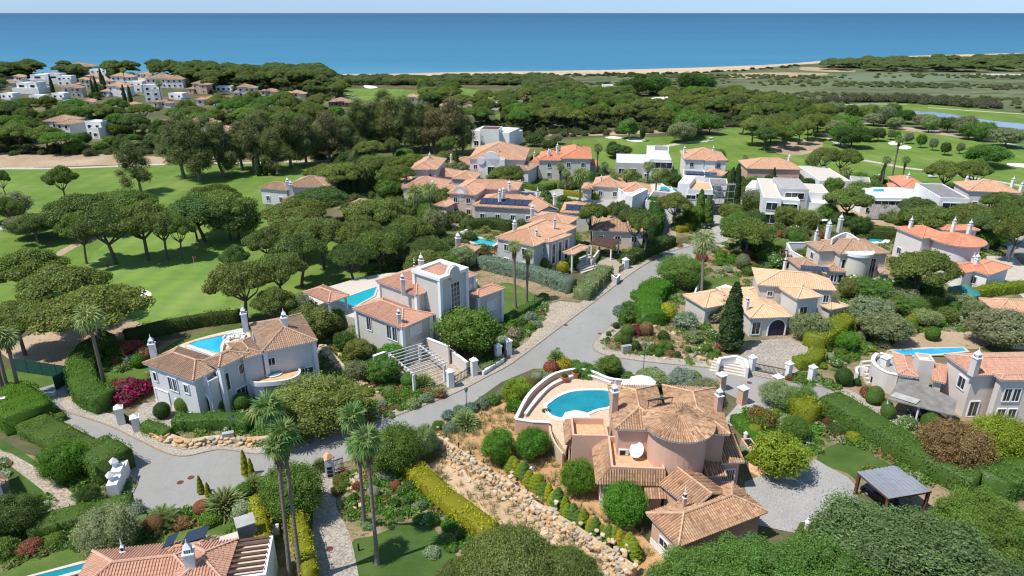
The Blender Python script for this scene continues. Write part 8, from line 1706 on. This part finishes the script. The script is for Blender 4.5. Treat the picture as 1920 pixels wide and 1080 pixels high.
gate((1415,697),(1470,708),1.4,'long grey bar gate across the cobbled court',bars=24); wall_thing([(1346,682),(1350,672),(1380,668),(1398,675),(1402,690)],0,1.8,.35,'white','white wall around the entrance bench of the apricot villa','trim'); b = MB(); e = empty('bench', P(1372,684), 'rusty brown bench against the white entrance wall', 'bench'); c = P(1372,682); b.cbox(c+Vector((0,0,.35)), 2.6, .6, .12, -.15); b.build('seat', M['rust'], e); b = MB(); b.cbox(c+Vector((0,.3,.5)), 2.6, .1, .5, -.15); b.build('backrest', M['rust'], e)
for u in (-1.1,1.1): b = MB(); b.cbox(c+Vector((u,-u*.15,0)), .1, .5, .35, -.15); b.build('leg', M['rust'], e)
st = empty('entrance_steps', P(1370,695), 'pale entrance steps from the side road to the apricot villa court', 'steps')
for k in range(5): b = MB(); a_, b_ = P(1338-k*2,680+k*3.4), P(1400,692+k*3.6); n_ = Vector((b_.y-a_.y, -(b_.x-a_.x),0)).normalized(); b.box(a_, b_-a_, n_*.5, (0,0,.85-k*.16)); b.build('step', M['stonedeck'], st)
e = empty('roadside_wall', P(215,930), 'white stepped wall with two lantern caps at the road end', 'wall'); 
for (x0, y0, x1, y1, hg) in ((205,938,214,918,1.9),(214,918,222,900,2.3),(222,900,226,888,1.7)): b = MB(); A, Bq = P(x0,y0), P(x1,y1); d_ = (Bq-A); n_ = Vector((d_.y,-d_.x,0)).normalized()*1.1; b.box(A, d_, n_, (0,0,hg)); b.build('wall_step', M['white'], e)
for x, y in ((209,926),(217,905)): b = MB(); q = P(x,y); b.lathe(q+Vector((.4,0,1.9 if x < 212 else 2.3)), [(.32,0),(.32,.6),(.6,.6),(0,1.2)], 4); b.build('lantern_cap', M['shutter'], e)
e = empty('screen_fence', P(100,740), 'dark green mesh fence enclosing the small lawn at the left edge', 'fence')
def fence_seg(pts, hg, m, nm='mesh_panel'):
    for i in range(len(pts)-1):
        A, Bq = P(*pts[i]), P(*pts[i+1]); n_ = max(1, round((Bq-A).length/2.5))
        for k in range(n_):
            a_, b_ = A.lerp(Bq, k/n_), A.lerp(Bq, (k+1)/n_); d_ = (b_-a_); q = Vector((d_.y,-d_.x,0)).normalized()*.05; b = MB(); b.box(a_+d_*.02, d_*.96, q, (0,0,hg)); b.build(nm, M[m], e); b = MB(); b.tube([a_, a_+Vector((0,0,hg+.1))], .05, 6); b.build('post', M['darkmetal'], e)
fence_seg([(28,696),(137,712),(105,733)], 2.2, 'greenmetal'); wall_thing([(0,752),(35,745),(104,735)],0,.6,.4,'white','low white wall at the foot of the screened lawn')
wall_thing([(0,748),(10,746)],0,2.6,.5,'white','tall white wall end at the left picture edge')
e = empty('gazebo', P(1808,568), 'green canvas octagonal gazebo at the upper edge of the slope garden', 'gazebo'); c = P(1808,545,2.6); c0 = Vector((c.x,c.y,0)); b = MB(); b.lathe(c0, [(2.7,2.5),(1.3,3.2),(0,3.9)], 8); b.lathe(c0, [(2.7,2.3),(2.7,2.5)], 8); b.build('canopy', M['greenroof'], e)
for k in range(8): a = math.pi/4*k; b = MB(); q = c0+Vector((2.3*math.cos(a),2.3*math.sin(a),0)); b.tube([q, q+Vector((0,0,2.4))], .07, 6); b.build('post', M['greenmetal'], e)
b = MB(); b.lathe(c0, [(2.3,.1),(2.3,.9),(2.2,.9),(2.2,.1)], 8); b.build('railing', M['paleslat'], e); b = MB(); b.lathe(c0, [(2.8,0),(2.8,.12),(0,.12)], 8); b.build('deck', M['concrete'], e)
for i, (x, y) in enumerate([(868,450),(876,446),(884,442),(880,437),(872,441)]):
    c = P(x, y); l = empty('sun_lounger', c, ['white sun lounger nearest the pool pavilion chimney','second white sun lounger from the pavilion','third white sun lounger by the pool edge','white sun lounger nearest the closed parasol','white sun lounger set back by the lawn'][i], 'sun lounger', 'white sun loungers by the portico villa pool'); b = MB(); b.cbox(c+Vector((0,0,.28)), 1.9, .7, .14, -.6); b.build('mattress', M['dishwhite'], l); b = MB(); b.cbox(c+Vector((-.8,.5,.4)), .5, .7, .35, -.6); b.build('headrest', M['dishwhite'], l)
    for u in (-.6,.6): b = MB(); b.cbox(c+Vector((u*.8,-u*.5,0)), .08, .6, .28, -.6); b.build('leg', M['shutter'], l)
parasol(870,432,0,1,2.6,'closed white parasol beside the sun loungers',closed=True)
for k, (x, y) in enumerate([(838,826),(860,842),(883,858),(907,874),(940,880),(903,885)]): c = P(x,y); b = MB(); b.tube([c, c+Vector((0,0,1.0))], .07, 6); tag(b.build('fence_post', M['darkmetal'], None, c), ['dark bollard at the top of the stone wall','second dark bollard above the stone wall','third dark bollard above the stone wall','fourth dark bollard above the stone wall','lone dark bollard by the conifer row start','thin dark bollard above the middle of the wall'][k], 'bollard', 'dark bollards along the stone wall')
def ornament(x, y, label, z=0.0, m='pink'):
    c = P(x, y, z); e = empty('garden_chimney_ornament', c, label, 'garden ornament', 'white chimney-shaped garden ornaments'); b = MB(); b.lathe(c, [(.26,0),(.2,.5),(.26,.55)], 8); b.build('base', M[m], e); b = MB(); b.lathe(c+Vector((0,0,.55)), [(.24,0),(.24,.35),(.3,.38),(.2,.55),(.12,.7),(.14,.8),(0,.95)], 10); b.build('cap', M['dishwhite'], e)
ornament(1512,992,'small white-capped terracotta ornament on the oval grass by the gravel'); ornament(996,894,'white-capped terracotta ornament in the conifer row'); ornament(1465,807,'white ornament in the bed below the yellow hedge block',m='white'); ornament(1690,612,'white ornament left of the round flowering bush','0' and 0.0,'white'); ornament(1800,608,'white ornament below the olive tree at the right',m='white'); ornament(1597,663,'white ornament by the garden path near the pale pool',m='white')
for x, y, l in ((671,955,'black garden light post under the rockery palm'),(673,1033,'black garden light post on the oval lawn')): c = P(x,y); b = MB(); b.tube([c, c+Vector((0,0,.9))], .09, 8); tag(b.build('garden_light', M['blackplastic'], None, c), l, 'garden light', 'black garden light posts')
c = P(517,1000); e = empty('white_bin', c, 'small white service box between the yellow hedges', 'service box'); b = MB(); b.cbox(c, .8, .6, 1.0, .2); b.build('body', M['shutter'], e)
c = P(590,700)
# ------------------------------------------------------------------ labels that single each plant out by its neighbours
LM = [('pink round-tower villa',1260,880),('lavender villa',440,690),('central tower villa',770,600),('sickle-shaped pool',1085,760),('villa with front colonnade',1010,480),
 ('apricot-roofed villa',1440,570),('villa with curved white bay',1590,480),('orange-roofed lilac villa',1790,490),('pale villa with grey shed roof',1780,720),('villa cut by the picture bottom',300,1040),
 ('gravel yard',1500,940),('paved palm drive',620,980),('cul-de-sac',330,880),('road junction',1080,660),('rock garden',1230,630),('putting green',360,500),('golf bunker beside the green',265,550),('screened tennis lawn',70,720),
 ('solar-panel villa',930,390),('ornate gabled villa',900,300),('orange twin-gabled villa',1060,300),('white angular villa',1205,295),('white villa with stair tower',1280,350),('white building site',1490,360),('long white modern villa',1720,385),
 ('small bunkers',1685,272),('pond',1820,232),('sandy track',150,298),('marsh edge',1300,190),('beach',900,140),('white hillside houses',110,155),('far colonnade villa',105,235),('salmon-roofed far villa',370,242),('flat white villa in the wood',920,248),
 ('stone wall terraces',1000,900),('low white garage',1570,325),('green gazebo',1808,555),('timber carport',1130,460),('lone fairway pine',112,330),('cart path',1300,266),('far fairway',560,330),('grey-roofed villa beside cypresses',560,350),
 ('wood beyond the marsh',1700,150),('left far wood',60,200),('middle far wood',700,190),('golf clearing',1000,235)]
from collections import defaultdict
buckets = defaultdict(list)
for o, ph, px, py, s, grp, cat in PLANTS:
    o['category'] = cat; o['group'] = grp
    if o.get('label'): continue
    best = min(LM, key=lambda l: ((px-l[1])**2+((py-l[2])*1.6)**2)*(1 if py > 300 else 1))
    dx, dy = px-best[1], (py-best[2])*1.5
    rel = ('right of' if dx > 0 else 'left of') if abs(dx) > abs(dy) else ('in front of' if dy > 0 else 'behind')
    dist = math.hypot(dx, dy)
    rel = ('just ' if dist < 55 else '')+rel
    buckets[f'{ph} {rel} the {best[0]}'].append((px, o))
ORD = ['first','second','third','fourth','fifth','sixth','seventh','eighth','ninth','tenth','eleventh','twelfth','thirteenth','fourteenth','fifteenth','sixteenth','seventeenth','eighteenth','nineteenth','twentieth']
for k, l in buckets.items():
    l.sort(key=lambda t: t[0])
    if len(l) == 1: l[0][1]['label'] = k
    else:
        for i, (px, o) in enumerate(l):
            if i < 20 and len(l) <= 20: o['label'] = k+(', leftmost' if i == 0 else (', rightmost' if i == len(l)-1 else f', {ORD[i]} from left'))
            elif i < 16: o['label'] = k+(', leftmost' if i == 0 else f', {ORD[i]} from left')
            elif len(l)-i <= 16: o['label'] = k+(', rightmost' if i == len(l)-1 else f', {ORD[len(l)-1-i]} from right')
            else: o['label'] = k+f', {ORD[min(19, (i-16))]} past the sixteenth from left'
for o, *_ in PLANTS:
    l = o['label'].replace('shrub with', 'shrub,').split()
    if len(l) > 16: l = [x for x in l if x not in ('just', 'the')]
    while len(l) > 16: l = l[1:]
    o['label'] = ' '.join(l)
bpy.context.view_layer.update()
